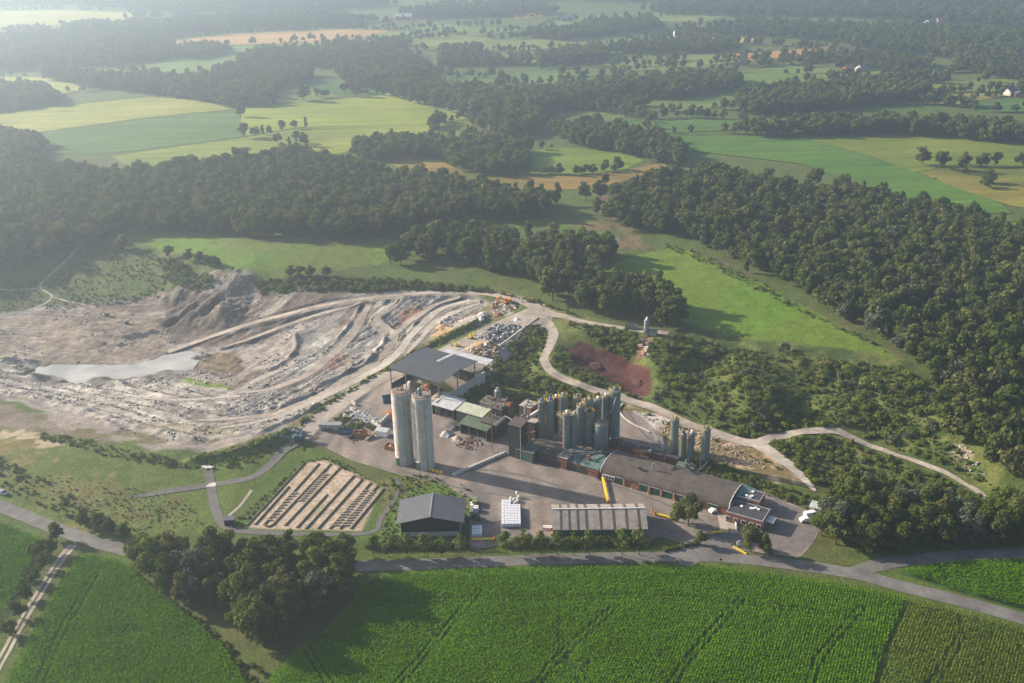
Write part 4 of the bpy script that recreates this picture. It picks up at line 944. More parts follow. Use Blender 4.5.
FW = [  # far woods: outline, spacing, heights
 ([(336, 76), (380, 84), (430, 92), (500, 101), (560, 96), (640, 88), (690, 82), (740, 84), (738, 92), (690, 94), (640, 98), (560, 112), (520, 122), (470, 118), (440, 108), (392, 94), (345, 84)], 9, (13, 19)),
 ([(482, 122), (500, 118), (535, 120), (545, 130), (520, 140), (490, 138), (482, 132)], 9, (11, 16)),
 ([(440, 152), (450, 145), (475, 142), (528, 152), (527, 176), (490, 178), (455, 170)], 8, (10, 15)),
 ([(345, 152), (395, 143), (440, 146), (452, 156), (415, 161), (380, 162), (350, 160)], 8, (10, 15)),
 ([(552, 132), (600, 130), (660, 142), (690, 156), (680, 168), (650, 162), (620, 154), (570, 146)], 8, (10, 15)),
 ([(736, 104), (770, 96), (850, 90), (922, 92), (930, 99), (880, 106), (800, 116), (745, 116)], 9, (13, 18)),
 ([(745, 134), (800, 128), (880, 126), (960, 128), (1060, 136), (1060, 148), (1000, 144), (930, 137), (860, 136), (750, 138)], 8.5, (11, 16)),
 ([(600, 92), (660, 84), (735, 80), (735, 90), (690, 100), (640, 100)], 9, (12, 17)),
 ([(-60, 44), (80, 36), (170, 44), (180, 58), (120, 66), (0, 72), (-60, 72)], 11, (13, 18)),
 ([(172, 58), (180, 50), (228, 48), (232, 54), (200, 60)], 10, (10, 14)),
 ([(40, 74), (110, 80), (190, 86), (235, 96), (234, 108), (190, 101), (150, 95), (90, 88), (40, 80)], 9, (11, 16)),
 ([(-60, 88), (0, 90), (50, 92), (60, 104), (0, 113), (-60, 116)], 9, (11, 16)),
 ([(170, 86), (230, 78), (278, 88), (276, 106), (240, 108), (200, 100)], 9, (11, 16)),
 ([(215, 74), (250, 66), (312, 76), (310, 84), (275, 90), (240, 80)], 9, (11, 16)),
 ([(236, 62), (262, 52), (300, 54), (340, 52), (385, 48), (412, 60), (430, 70), (425, 80), (385, 86), (345, 76), (320, 68), (260, 66)], 10, (11, 16)),
 ([(0, 138), (30, 140), (44, 148), (40, 160), (0, 168), (-60, 170), (-60, 138)], 8, (11, 15)),
 ([(440, 52), (480, 50), (482, 64), (440, 66)], 9, (11, 15)), ([(438, 62), (530, 62), (530, 66), (440, 68)], 9, (8, 12)),
 ([(535, 60), (600, 52), (612, 62), (540, 67)], 9, (12, 16)), ([(514, 38), (560, 34), (600, 26), (650, 22), (660, 30), (600, 38), (570, 42)], 11, (12, 17)),
 ([(395, 14), (440, 11), (530, 10), (560, 14), (500, 18), (420, 20)], 13, (12, 17)),
 ([(620, 48), (680, 44), (735, 46), (730, 53), (640, 55), (600, 54)], 10, (10, 15)),
 ([(700, 32), (760, 26), (860, 29), (960, 33), (1060, 40), (1060, 58), (990, 62), (940, 58), (860, 50), (830, 42), (780, 38), (740, 36)], 12, (12, 18)),
 ([(800, 60), (880, 58), (930, 66), (900, 76), (850, 66)], 10, (10, 15)), ([(950, 56), (1060, 50), (1060, 82), (1000, 80), (960, 72)], 11, (11, 16)),
 ([(640, 11), (700, 8), (800, 9), (940, 14), (1060, 18), (1060, 28), (940, 24), (840, 18), (740, 17), (660, 15)], 15, (13, 18)),
  ([(-60, 0), (100, -2), (330, 0), (400, 6), (330, 12), (240, 14), (160, 12), (60, 6), (-60, 10)], 16, (13, 18)),
 ([(140, 26), (230, 20), (330, 18), (380, 22), (340, 27), (230, 32), (160, 38), (60, 34), (80, 28)], 13, (12, 17)),
 ([(-100, -26), (500, -22), (1120, -26), (1120, 4), (900, 6), (600, 4), (300, -6), (-100, -6)], 22, (14, 20)),
]
fp = []; fh = []
for px, d, hr in FW:
    P = gpoly(px, FAR_Z); q = poisson(P, d, rw); fp.append(q); fh.append(rw.uniform(hr[0], hr[1], len(q)))
fieldP = [gpoly(f[0], FAR_Z) for f in FIELDS]
HEDGE = [  # far hedgerows and lane trees
 [(345, 92), (395, 98), (440, 110), (474, 120)], [(540, 70), (620, 66), (700, 70)], [(270, 44), (330, 40), (410, 45)], [(350, 46), (400, 40), (445, 38)],
 [(560, 84), (600, 86), (640, 86)], [(600, 112), (640, 107), (690, 114), (735, 108)], [(655, 136), (700, 133), (745, 133)], [(650, 120), (690, 118), (740, 121)], [(700, 62), (740, 58), (800, 60), (830, 56)],
 [(740, 66), (790, 64), (850, 60)], [(860, 84), (930, 84), (1020, 80)], [(760, 76), (810, 74), (835, 80)], [(930, 104), (1000, 112), (1060, 114)], [(405, 78), (470, 78), (560, 76), (620, 78), (690, 74)],
 [(470, 62), (530, 58), (600, 50)], [(345, 30), (420, 28), (500, 26)], [(100, 66), (180, 82), (235, 92)], [(0, 100), (60, 96), (100, 88)], [(60, 74), (130, 62), (200, 60)], [(430, 130), (480, 116), (540, 122), (600, 126)],
 [(960, 172), (985, 184), (1010, 200), (1060, 222)], [(590, 110), (640, 118), (650, 132)], [(735, 90), (800, 84), (860, 78)], [(345, 60), (400, 66), (450, 74)], [(780, 46), (830, 52), (880, 62), (940, 72)],
 [(655, 30), (700, 27), (760, 22)], [(380, 24), (440, 18), (500, 14)], [(560, 22), (640, 18), (700, 14)], [(880, 92), (940, 100), (1010, 96)], [(500, 76), (505, 86)], [(480, 90), (560, 84), (640, 82), (720, 76)]]
for h in HEDGE:
    P = spline(gpoly(h, FAR_Z), 9.0); P = P + rw.normal(size=P.shape) * 2.2; k = rw.random(len(P)) < .78; P = P[k]; fp.append(P); fh.append(rw.uniform(6, 14, len(P)))
for P in fieldP:
    if P[:, 1].min() < 700 or any(P is q_ for q_ in fieldP[:6]): continue
    E_ = np.vstack([P, P[:1]])
    for a_, c_ in zip(E_[:-1], E_[1:]):
        L_ = np.linalg.norm(c_ - a_)
        if rw.random() < .35: continue
        t_ = np.arange(0, L_, 8.5) / L_; q = a_ + (c_ - a_) * t_[:, None]; q = q[(fbm(q[:, 0], q[:, 1], 60, 808, 2) > .42) & (rw.random(len(q)) < .8)]
        if len(q): q = q + rw.normal(size=q.shape) * 2.0; fp.append(q); fh.append(rw.uniform(5, 13, len(q)) * (.6 if rw.random() < .4 else 1))
# odd trees and patches over the plain
NX = 1400
px_ = rw.uniform(-60, 1084, NX); py_ = 3 + 105 * rw.random(NX) ** 1.5; x_, y_ = G(px_, py_, FAR_Z); q = np.stack([x_, y_], 1)
cl = fbm(x_ / 1.0, y_ / 2.2, 160, 909, 3); keep = cl > .53
for P in fieldP: keep &= ~(sdf(x_, y_, P) > -6)
q = q[keep]; sub = [q]
for k in range(4): sub.append(q + rw.normal(size=q.shape) * np.array([16, 7]))
q = np.concatenate(sub); fp.append(q); fh.append(rw.uniform(7, 14, len(q)))
fp = np.concatenate(fp); fh = np.concatenate(fh)
scatter('distant_trees', fp, fh, rw.integers(0, 4, len(fp)), LOWJ, 'far woods and hedgerows fading into the haze')
# --- undergrowth on the rough slopes
UND = [([(455, 395), (480, 375), (505, 350), (530, 325), (548, 330), (545, 350), (541, 362), (556, 380), (600, 397), (612, 406), (560, 410), (500, 412), (470, 420)], 3.0, (.8, 2.6)),
       ([(556, 312), (600, 327), (635, 334), (638, 346), (628, 360), (600, 346), (570, 326)], 2.4, (1.0, 2.8)),
       ([(553, 338), (566, 352), (580, 370), (612, 384), (640, 398), (632, 400), (596, 390), (560, 374), (548, 362)], 2.4, (.8, 2.2)),
       ([(648, 345), (672, 332), (690, 338), (745, 350), (800, 358), (905, 366), (925, 385), (935, 430), (990, 485), (950, 470), (890, 446), (835, 428), (800, 430), (770, 436), (740, 438), (690, 420), (655, 405), (655, 372)], 3.2, (.7, 2.3)),
       ([(770, 445), (800, 438), (832, 436), (900, 458), (965, 485), (985, 505), (900, 500), (850, 490), (815, 484), (795, 466)], 3.2, (.8, 2.6)),
       ([(0, 247), (110, 243), (150, 250), (170, 268), (160, 298), (100, 306), (0, 310), (-60, 312), (-60, 250)], 4.0, (.45, 1.4)),
       ([(155, 258), (185, 268), (210, 278), (212, 290), (190, 292), (165, 280)], 3.6, (1.5, 4.0)),
       ([(250, 280), (330, 278), (390, 280), (480, 288), (500, 292), (400, 290), (330, 291), (262, 296)], 3.0, (1.0, 3.0)),
       ([(190, 464), (250, 451), (300, 432), (330, 411), (370, 387), (397, 371), (420, 354), (414, 351), (385, 370), (355, 388), (322, 407), (296, 427), (245, 446), (190, 458)], 2.2, (.7, 1.8)),
       ([(430, 352), (455, 338), (480, 324), (486, 318), (478, 320), (450, 333), (425, 349)], 2.0, (.7, 1.6)),
       ([(327, 425), (345, 411), (372, 422), (378, 431), (350, 430)], 1.6, (.7, 1.5)),
       ([(0, 455), (60, 490), (110, 520), (125, 536), (100, 534), (55, 512), (0, 488), (-40, 470)], 3.4, (.5, 1.7)),
       ([(40, 432), (110, 446), (190, 462), (240, 458), (290, 440), (285, 446), (240, 468), (180, 470), (100, 455), (40, 440)], 2.6, (.6, 1.6)),
       ([(0, 470), (120, 485), (190, 500), (205, 525), (120, 536), (40, 500)], 2.6, (.25, .75)),
       ([(690, 470), (730, 484), (790, 502), (815, 512), (820, 500), (780, 488), (735, 470), (700, 455)], 2.2, (.8, 2.0)),
       ([(390, 478), (425, 474), (466, 490), (470, 545), (372, 548), (385, 520)], 2.4, (.4, 1.0)),
       ([(228, 528), (303, 461), (330, 456), (388, 486), (368, 534), (384, 490), (326, 460), (306, 463), (243, 528)], 2.4, (.4, 1.0)),
       ([(270, 675), (240, 655), (205, 625), (160, 590), (150, 596), (190, 636), (225, 668), (260, 700)], 2.2, (.8, 2.0)),
       ([(385, 281), (470, 288), (530, 300), (590, 320), (570, 314), (500, 292)], 2.4, (.8, 2.2)),
       ([(640, 238), (690, 250), (750, 276), (820, 318), (900, 358), (890, 356), (800, 312), (700, 262)], 4.0, (.6, 1.8)),
       ([(640, 410), (662, 412), (690, 430), (740, 448), (790, 474), (740, 456), (680, 434)], 4.0, (.5, 1.4))]
up = []; uh = []
for px, d, hr in UND:
    P = tpoly(px); q = poisson(P, d * .54, rw, .5); q = q[rw.random(len(q)) < .42 + .62 * smooth((fbm(q[:, 0], q[:, 1], 13, 77, 4) - .38) * 4.5)]
    up.append(q); uh.append(.85 * (hr[0] + (hr[1] - hr[0]) * 1.25 * rw.random(len(q)) ** 3))
up = np.concatenate(up); uh = np.concatenate(uh)
rd_all = [tpoly(p) for p in ([(540, 311), (570, 318), (600, 324.5), (640, 331), (668, 334)], [(537, 312), (548, 324), (553.5, 335), (549, 348), (544, 360), (552, 372), (575, 383), (605, 393), (640, 404), (675, 418), (705, 429.5), (735, 440), (757, 443), (780, 436.5), (810, 431.5), (832, 431), (850, 437), (880, 449), (920, 463), (950, 475), (990, 503)],
          [(0, 506), (40, 522), (80, 537), (122, 549)], [(300, 437), (318, 420), (345, 401), (380, 379), (410, 368), (450, 349), (500, 326), (540, 310)], [(-20, 319), (33, 309), (52, 297), (40, 286), (58, 268), (70, 257), (80, 247), (100, 243)])]
k = np.ones(len(up), bool)
for r_ in rd_all: k &= seg_dist(up[:, 0], up[:, 1], spline(r_, 4), False)[0] > 3.2
up = up[k]; uh = uh[k]
SHJ = [joined(p, 'bush') for p in SHR]
ui = np.where(rw.random(len(up)) < .06, 3, rw.integers(0, 3, len(up)))
scatter('undergrowth', up, uh, ui, SHJ, 'scrub and rank weeds over the rough slopes', h0=1.8)
print('undergrowth', len(up), 'far', len(fp))

# --- trees one can tell apart
def cluster(px, d, hr, kinds, label, group, seed, cat='tree', maxn=999):
    P = tpoly(px); q = poisson(P, d, np.random.default_rng(seed)); q = q[np.argsort(q[:, 1])][:maxn]
    for x, y in q:
        plant('broadleaf_tree', random.choice(kinds), x, y, random.uniform(*hr), label, cat, group)
    return len(q)
cnt = 0
cnt += cluster([(132, 567), (165, 570), (215, 571), (300, 571), (355, 574), (362, 592), (325, 605), (300, 628), (278, 655), (250, 650), (215, 625), (180, 605), (145, 588)], 5.9, (10, 17), [HI[0], HI[1], HI[2], HI[3], HI[6], HI[0], HI[6], HI[5]],
               'leafy tree crowded into the copse between the road bend and the maize', 'trees of the copse in the lower left', 3)
for k, (a, b_, h) in enumerate(((205, 557, 8), (228, 556, 9), (262, 557, 8.5), (290, 556, 9.5), (318, 557, 10), (345, 558, 10), (185, 556, 7), (160, 555, 7.5))):
    x, y, z = map(float, at(a, b_)); plant('broadleaf_tree', HI[(0, 6, 2, 3)[k % 4]], x, y, h, 'leafy tree on the far side of the road where it passes behind the copse', 'tree', 'roadside trees behind the copse')
cnt += cluster([(822, 545), (812, 530), (830, 510), (850, 500), (880, 502), (930, 512), (1000, 515), (1060, 520), (1060, 547), (1000, 549), (940, 553), (890, 555), (850, 556)], 5.7, (8.5, 15), [HI[0], HI[1], HI[2], HI[4], HI[5], HI[6], HI[0], HI[4]],
               'bushy tree packed into the wood along the side road', 'trees of the wood beside the side road', 4)
cnt += cluster([(385, 268), (430, 262), (470, 268), (530, 285), (545, 300), (575, 308), (625, 322), (668, 330), (688, 322), (680, 306), (640, 298), (605, 290), (592, 278), (620, 262), (600, 250), (540, 246), (470, 240), (410, 254)], 8.3, (12, 18), MID[:5] + [MID[6], MID[7]],
               'tall tree standing in the belt of wood above the haul road', 'trees of the belt above the haul road', 5, maxn=135)
print('cluster trees', cnt)

def single(px, py, h, p, label, group=None, **kw):
    x, y, z = map(float, at(px, py)); return plant('broadleaf_tree', p, x, y, h, label, 'tree', group, **kw)
single(688, 526, 12.0, HI[2], 'big round dark green tree standing in the yard by the yellow barrier', wide=1.05)
single(750, 551, 10.0, HI[1], 'round tree in front of the flat roofed office, nearer the yellow kerb blocks', wide=.95)
single(765, 556, 8.5, HI[4], 'dark slim tree in front of the office, right of its paler neighbour', wide=.9)
single(700, 545, 5.5, HI[6], 'small young tree on the verge beside the works entrance')
single(123, 250, 10, MID[0], 'solitary round tree on the slope left of the green pasture', wide=1.2)
single(170, 258, 8, MID[1], 'lone round tree at the lower edge of the pasture', wide=1.1)
for k, (a, b_) in enumerate(((189, 261), (200, 264), (210, 267), (216, 268))):
    single(a, b_, 7.5, MID[k % 3], ['leftmost', 'second from left', 'third from left', 'rightmost'][k] + ' of four rounded trees at the pasture edge', 'four rounded trees at the pasture edge', wide=1.15)
for k, a in enumerate((291, 301, 310, 326)):
    single(a, 276.5, 6.5, MID[k % 3], ['leftmost', 'second from left', 'third from left', 'rightmost'][k] + ' of the low round trees above the dark scarp', 'low round trees above the scarp', wide=1.25)
single(746, 273, 9, MID[3], 'lone slim tree at the edge of the right hand wood')
single(783, 352, 4.8, HI[5], 'silvery bush tree on the rim below the green pasture', wide=1.3)
for k, (a, b_, h) in enumerate(((85, 527, 7), (100, 532, 8), (112, 536, 7.5), (125, 541, 7))):
    single(a, b_, h, HI[k % 2], ['leftmost', 'second from left', 'third from left', 'rightmost'][k] + ' of the four roadside trees beyond the road bend', 'roadside trees beyond the bend')
for k, (a, b_, h) in enumerate(((57, 541, 7.5), (52, 556, 7), (44, 570, 6.5), (36, 585, 6.5), (28, 600, 6), (20, 618, 6.5), (12, 636, 6), (40, 556, 6), (28, 580, 5.5))):
    single(a, b_, h, HI[(0, 4, 1, 2)[k % 4]], 'bushy tree in the hedge along the farm track', 'hedge trees along the farm track')
for k, (a, b_, h, w) in enumerate(((922, 165, 14, 1.2), (940, 170, 14, 1.25), (963, 166, 11, 1.2), (982, 167, 11, 1.3), (995, 166, 11, 1.2), (1022, 168, 12, 1.2))):
    single(a, b_, h, MID[(0, 1, 2)[k % 3]], 'round dark field tree, number %s from left in the row beside the olive field' % ['one', 'two', 'three', 'four', 'five', 'six'][k], 'row of round field trees on the right', wide=w)
for k, (a, b_, h) in enumerate(((241, 117, 15), (245, 138, 14), (256, 137, 10), (263, 135, 9), (270, 134, 8), (283, 132, 11), (295, 129, 9), (306, 128, 10), (305, 146, 12), (297, 143, 11), (278, 144, 10), (290, 147, 9))):
    single(a, b_, h, MID[k % 4], 'lane tree in the loose line across the pale green field', 'loose line of trees across the pale field')
for k, (a, b_, h, w) in enumerate(((304, 101, 20, 1.1), (318, 98, 11, 1.2), (326, 98, 10, 1.2), (357, 97, 15, 1.2))):
    single(a, b_, h, MID[k % 3], ['tall round tree alone in the pale far field', 'left one of a pair of small far field trees', 'right one of a pair of small far field trees', 'round tree at the corner of the dark green far field'][k], wide=w)
for k, (a, b_, h) in enumerate(((557, 205, 15), (585, 200, 13), (600, 198, 13), (597, 215, 12), (605, 185, 9))):
    single(a, b_, h, MID[(3, 0, 4)[k % 3]], 'scattered tall tree in the brown clearing between the two woods', 'scattered trees in the brown clearing')
for k, a in enumerate((546, 552, 560, 580, 604, 615)):
    single(a, 174 - (a > 600) * 2, 6.0, MID[k % 3], 'low bush tree along the near edge of the small bright meadow', 'bush trees along the small meadow', wide=1.4)
for k, a in enumerate((398, 414, 436, 452)):
    single(a, (150, 148, 156, 160)[k], 11, MID[k % 3], 'tree in the loose group left of the red roofed farm', 'loose tree group left of the farm')
# roadside trees
YX = [374, 389, 408, 424, 442, 460, 506, 524, 541, 557, 573, 589, 622, 639]
for k, a in enumerate(YX):
    x, y, z = map(float, at(a, 557 if a < 465 else 555)); h = (8.3 if a < 470 else 9.0 if a < 600 else 10.2) * random.uniform(.92, 1.1)
    plant('young_tree', YOUNG[k % 3], x, y, h, 'slender roadside tree, %s from left in the row between hedge and road' % ['first', 'second', 'third', 'fourth', 'fifth', 'sixth', 'seventh', 'eighth', 'ninth', 'tenth', 'eleventh', 'twelfth', 'thirteenth', 'last'][k], 'tree', 'roadside trees in front of the works', h0=7.4, wide=1.12)
# shrubs on the slopes
print('TREES', sum(1 for o in bpy.data.objects if o.name.startswith('broadleaf_tree')))
sp_ = poisson(tpoly([(660, 348), (690, 342), (745, 352), (800, 360), (900, 368), (930, 400), (935, 440), (900, 446), (835, 425), (800, 426), (765, 434), (700, 418), (672, 390)]), 5.4, np.random.default_rng(8))
sp_ = sp_[fbm(sp_[:, 0], sp_[:, 1], 14, 19, 3) > .50][:120]
for x, y in sp_:
    plant('shrub', random.choice(SHR[:3] + SHR[:3] + SHR[3:]), x, y, random.uniform(1.6, 3.6), 'rounded green shrub scattered over the rough slope below the right pasture', 'shrub', 'shrubs on the rough slope', h0=1.8, wide=random.uniform(1, 1.4))
# clipped hedges behind the roadside trees
def hedge(a, b_, h, w, label, leaf='leaf_dark', n=None):
    p = np.array(list(map(float, at(*a)))); q = np.array(list(map(float, at(*b_)))); L = np.linalg.norm(q - p); m = int(L / 1.1); rng = np.random.default_rng(int(a[0]))
    c = [tuple((q - p) * (k + .5) / m + np.array([0, 0, z])) for k in range(m) for z in (h * .3, h * .72)]; c = [(x + rng.normal() * .15, y + rng.normal() * .2, z + rng.normal() * .12) for x, y, z in c]
    V, T = leaf_cloud(c, [w * .5] * len(c), int(L * 150), .15, rng, squash=h * .36 / (w * .5))
    me = quad_mesh('hedge', V, np.arange(len(V)).reshape(-1, 4), [leaf], T); o = bpy.data.objects.new('hedge', me); COL.objects.link(o); o.location = p
    return tag(o, label, 'hedge')
hedge((498, 546.5), (648, 545), 3.0, 3.0, 'tall dark hedge between the striped shed and the road')
hedge((366, 549), (469, 547), 2.2, 2.6, 'dark hedge in front of the grey barn')
hedge((664, 552), (700, 543.5), 1.2, 1.2, 'low hedge beside the works entrance')

# ------------------------------------------------------------------ the works: silos
def wp(px, py, z=None):
    if z is None: x, y, zz = map(float, at(px, py)); return x, y, zz
    x, y = G(px, py, z); return float(x), float(y), float(z)
def up_height(px, py, pyt):
    """height of something standing at pixel (px, py) whose top reaches row pyt"""
    x, y, z = wp(px, py); lo, hi = 0.0, 60.0
    for _ in range(40):
        m = (lo + hi) / 2
        if proj(x, y, z + m)[1] > pyt: lo = m
        else: hi = m
    return lo

def concrete_silo(px, py, pyt, r, label, filt):
    x, y, z = wp(px, py); h = up_height(px, py, pyt); t = thing('concrete_silo', label, 'silo', (x, y + r * .6, z - .05), 0, 'twin concrete silos')
    b = MB(); n = 48; k = 0; zz = 0.0
    while zz < h - .01:     # cast in rings, a shallow joint between lifts
        dz = min(1.55, h - zz); b.cyl((0, 0, zz), r, dz - .10, 'concrete', n, cap=False); b.cyl((0, 0, zz + dz - .10), r - .05, .10, 'concrete', n, cap=False); zz += dz
    b.cyl((0, 0, h), r, .02, 'concrete', n); b.build('shell', t, smooth_=False)
    b = MB(); b.cyl((0, 0, h + .02), r - .25, .25, 'cap_dust', n, r1=r - .6); b.ring((0, 0, h + .45), r - .1, .05, 'rust', 32)
    b.build('cap', t)
    b = MB(); b.ring((0, 0, h + 1.1), r - .08, .05, 'steel_mid', 28); b.ring((0, 0, h + .6), r - .08, .04, 'steel_mid', 28)
    for k in range(14): a = 2 * math.pi * k / 14; b.tube(((r - .08) * math.cos(a), (r - .08) * math.sin(a), h), ((r - .08) * math.cos(a), (r - .08) * math.sin(a), h + 1.1), .04, 'steel_mid', 4)
    b.build('railing', t)
    b = MB(); a = math.radians(225)
    b.T = Matrix.Rotation(a, 4, 'Z'); b.box((r + .02, 0, 0), (.5, 1.5, 3.2), 'green_door'); b.box((r + .0, 0, 3.25), (.9, 1.9, .25), 'concrete'); b.build('door', t)
    b = MB(); b.T = Matrix.Rotation(math.radians(-70), 4, 'Z')
    for s_ in (-.25, .25): b.tube((r + .15, s_, .5), (r + .15, s_, h + 1), .03, 'steel_mid', 4)
    for q in np.arange(.6, h, .45): b.tube((r + .15, -.25, q), (r + .15, .25, q), .02, 'steel_mid', 4)
    b.build('ladder', t)
    if filt:
        b = MB(); b.cyl((-.4, -.2, h + .3), .75, 2.4, 'steel_teal', 16); b.cyl((-.4, -.2, h + 2.7), .75, .5, 'steel_teal', 16, r1=.3); b.box((.9, -.8, h + .3), (.9, .8, .9), 'white'); b.box((-1.5, 1.0, h + .3), (.7, .6, 1.3), 'steel_mid')
        b.build('filter_unit', t)
    else:
        b = MB(); b.box((.6, .4, h + .3), (.7, .7, .7), 'rust'); b.cyl((-.9, .3, h + .3), .3, .6, 'steel_mid', 10); b.build('hatch', t)
    return t
concrete_silo(404.5, 464.5, 393.5, 3.35, 'left one of two huge concrete silos, plain rusty top', False)
concrete_silo(425.0, 469.0, 398.0, 3.45, 'right one of two huge concrete silos, steel filter on its top', True)

def steel_silo(px, py, pyt, w, col, label, group=None, top='white', legs=4.0, rails=True, cone=1.2, ladder='orange', z0=0.0, cat='silo', rib=False, topn=20):
    """cylinder on a leg frame with a discharge cone, roof railing and filter"""
    x, y, z = wp(px, py); h = up_height(px, py, pyt); r = w / 2
    t = thing('steel_silo', label, cat, (x, y + r * .5, z + z0 - .05), random.uniform(-.3, .3), group)
    b = MB(); n = 28; b.cyl((0, 0, legs), r, h - legs, col, n, cap=False); b.cyl((0, 0, h), r, cone * .35, col, n, r1=r * .55)
    if rib:
        for q in np.arange(legs + .6, h, .62): b.ring((0, 0, q), r + .02, .05, col, n)
    else:
        for q in np.arange(legs + 1.5, h, 2.4): b.ring((0, 0, q), r + .01, .03, col, n)
    b.build('shell', t, smooth_=False)
    b = MB(); b.cyl((0, 0, legs - r * 1.3 if legs - r * 1.3 > .6 else .6), .25, legs - max(legs - r * 1.3, .6), col, n, r1=r, cap=True); b.build('discharge_cone', t)
    q = r * .86
    for sx in (-1, 1):
        for sy in (-1, 1): b = MB(); b.box((sx * q, sy * q, 0), (.24, .24, legs + .6), 'steel_mid'); b.build('leg', t)
    b = MB()
    for sx, sy, ex, ey in ((-1, -1, 1, -1), (1, -1, 1, 1), (1, 1, -1, 1), (-1, 1, -1, -1)):
        b.tube((sx * q, sy * q, .3), (ex * q, ey * q, legs * .8), .07, 'steel_mid', 4); b.tube((sx * q, sy * q, legs * .8), (ex * q, ey * q, legs * .8), .08, 'steel_mid', 4)
    b.build('bracing', t)
    if rails:
        b = MB(); m = 12
        for zz in (.55, 1.1): b.ring((0, 0, h + zz), r + .05, .04, 'yellow_rail', 20)
        for k in range(m): a = 2 * math.pi * k / m; b.tube(((r + .05) * math.cos(a), (r + .05) * math.sin(a), h - .1), ((r + .05) * math.cos(a), (r + .05) * math.sin(a), h + 1.1), .05, 'yellow_rail', 4)
        b.build('railing', t)
    b = MB(); tm = {'white': 'white', 'blue': 'blue', 'grey': 'steel_mid', 'dark': 'steel_dark', 'rust': 'rust', 'dust': 'dust'}[top]
    b.cyl((r * .1, -r * .1, h + .3), r * .42, 1.0, tm, 12); b.cyl((r * .1, -r * .1, h + 1.3), r * .42, .35, tm, 12, r1=.1); b.box((-r * .45, r * .3, h + .2), (.5, .6, .8), 'steel_mid'); b.build('filter_unit', t)
    if ladder:
        b = MB(); b.T = Matrix.Rotation(math.radians(200) - t.rotation_euler[2], 4, 'Z')
        for s_ in (-.25, .25): b.tube((r + .22, s_, .3), (r + .22, s_, h + 1), .05, ladder, 4)
        for k in np.arange(.6, h, .8): b.tube((r + .22, -.25, k), (r + .22, .25, k), .03, ladder, 4)
        for k in np.arange(2.5, h, 1.6): b.tube((r + .22, -.3, k), (r + .65, 0, k), .03, ladder, 4); b.tube((r + .22, .3, k), (r + .65, 0, k), .03, ladder, 4)
        b.build('ladder', t)
    return t
GS = 'steel silos of the main battery'
steel_silo(541.8, 446, 402.6, 2.5, 'steel_teal', 'slim silo with bright blue cap, leftmost of the battery', GS, 'blue', 3.6)
steel_silo(550.2, 446, 401.4, 2.8, 'steel_teal', 'slim silo with bright blue cap, right beside the leftmost one', GS, 'blue', 3.6)
steel_silo(556, 440, 398.5, 2.4, 'steel_dark', 'short dark silo half hidden behind the blue capped pair', GS, 'white', 4)
steel_silo(562.8, 441, 397, 3.4, 'steel_teal', 'silo right of the blue capped pair, orange ladder up its left side', GS, 'dust', 4)
steel_silo(577, 441, 398, 2.8, 'steel_teal', 'back row silo with yellow rail, left of the pale slim one', GS, 'grey', 4)
steel_silo(584.5, 445, 402.5, 2.4, 'dust', 'dusty pinkish silo wedged in the middle of the battery', GS, 'dust', 4)
steel_silo(590.2, 445, 398.2, 2.1, 'steel_grey', 'slender pale grey silo in the middle of the battery', GS, 'dark', 4, ladder='yellow_rail')
steel_silo(597, 443, 400.5, 3.0, 'steel_teal', 'back row silo with domed whitish top', GS, 'white', 4)
steel_silo(604.6, 440, 397.2, 2.6, 'steel_teal', 'back row silo just left of the tall ribbed one', GS, 'white', 4)
steel_silo(613.8, 440, 391.5, 4.4, 'steel_teal', 'tallest silo, broad and ribbed, right end of the battery', GS, 'grey', 1.6, rib=True, ladder='yellow_rail')
steel_silo(566.5, 458, 414.6, 2.8, 'steel_teal', 'front row silo with rusty orange ladder, nearest the yard', GS, 'white', 2.6)
steel_silo(573.3, 456, 416, 2.5, 'steel_teal', 'front row silo second from left with slanting white pipe on top', GS, 'white', 3.2)
steel_silo(580.2, 452, 407.2, 2.8, 'steel_teal', 'middle silo right behind the front pair', GS, 'dust', 4, ladder=None)
steel_silo(589, 452, 413.5, 3.6, 'steel_teal', 'middle silo with black open ring on top', GS, 'dark', 4)
steel_silo(601, 456, 425.5, 5.0, 'steel_teal', 'widest silo, squat with stepped cone on its roof', GS, 'rust', 2.4, cone=3.5, ladder=None)
GR = 'row of four silos behind the arched hall'
steel_silo(673.5, 460, 420, 2.9, 'steel_teal', 'tall silo at the left of the four behind the arched hall', GR, 'dust', 3.0, ladder='yellow_rail')
steel_silo(682.3, 464, 434.5, 2.3, 'steel_teal', 'shortest of the four silos behind the arched hall, dark top', GR, 'dark', 2.6, rails=False)
steel_silo(690.2, 465, 434, 2.4, 'steel_teal', 'short silo with white filter behind the arched hall', GR, 'white', 2.6, rails=False)
steel_silo(704.6, 467, 430.5, 3.0, 'steel_teal', 'tall silo at the right of the four behind the arched hall', GR, 'grey', 3.0, ladder='yellow_rail')
steel_silo(498.4, 417, 391, 2.6, 'steel_grey', 'lone pale silo with rusty mast behind the old works sheds', None, 'dust', 2.0, rails=False, ladder='rust')
steel_silo(646.3, 336, 320.5, 2.3, 'steel_grey', 'small lone silo on the rim above the red clay pit', None, 'white', 2.4, rails=False, ladder=None)

# ------------------------------------------------------------------ halls and sheds
def frame_from(a, b_):
    """origin, heading and length of a wall foot running from a to b"""
    a = np.array(a[:2]); b_ = np.array(b_[:2]); d = b_ - a; return a, math.atan2(d[1], d[0]), float(np.linalg.norm(d))

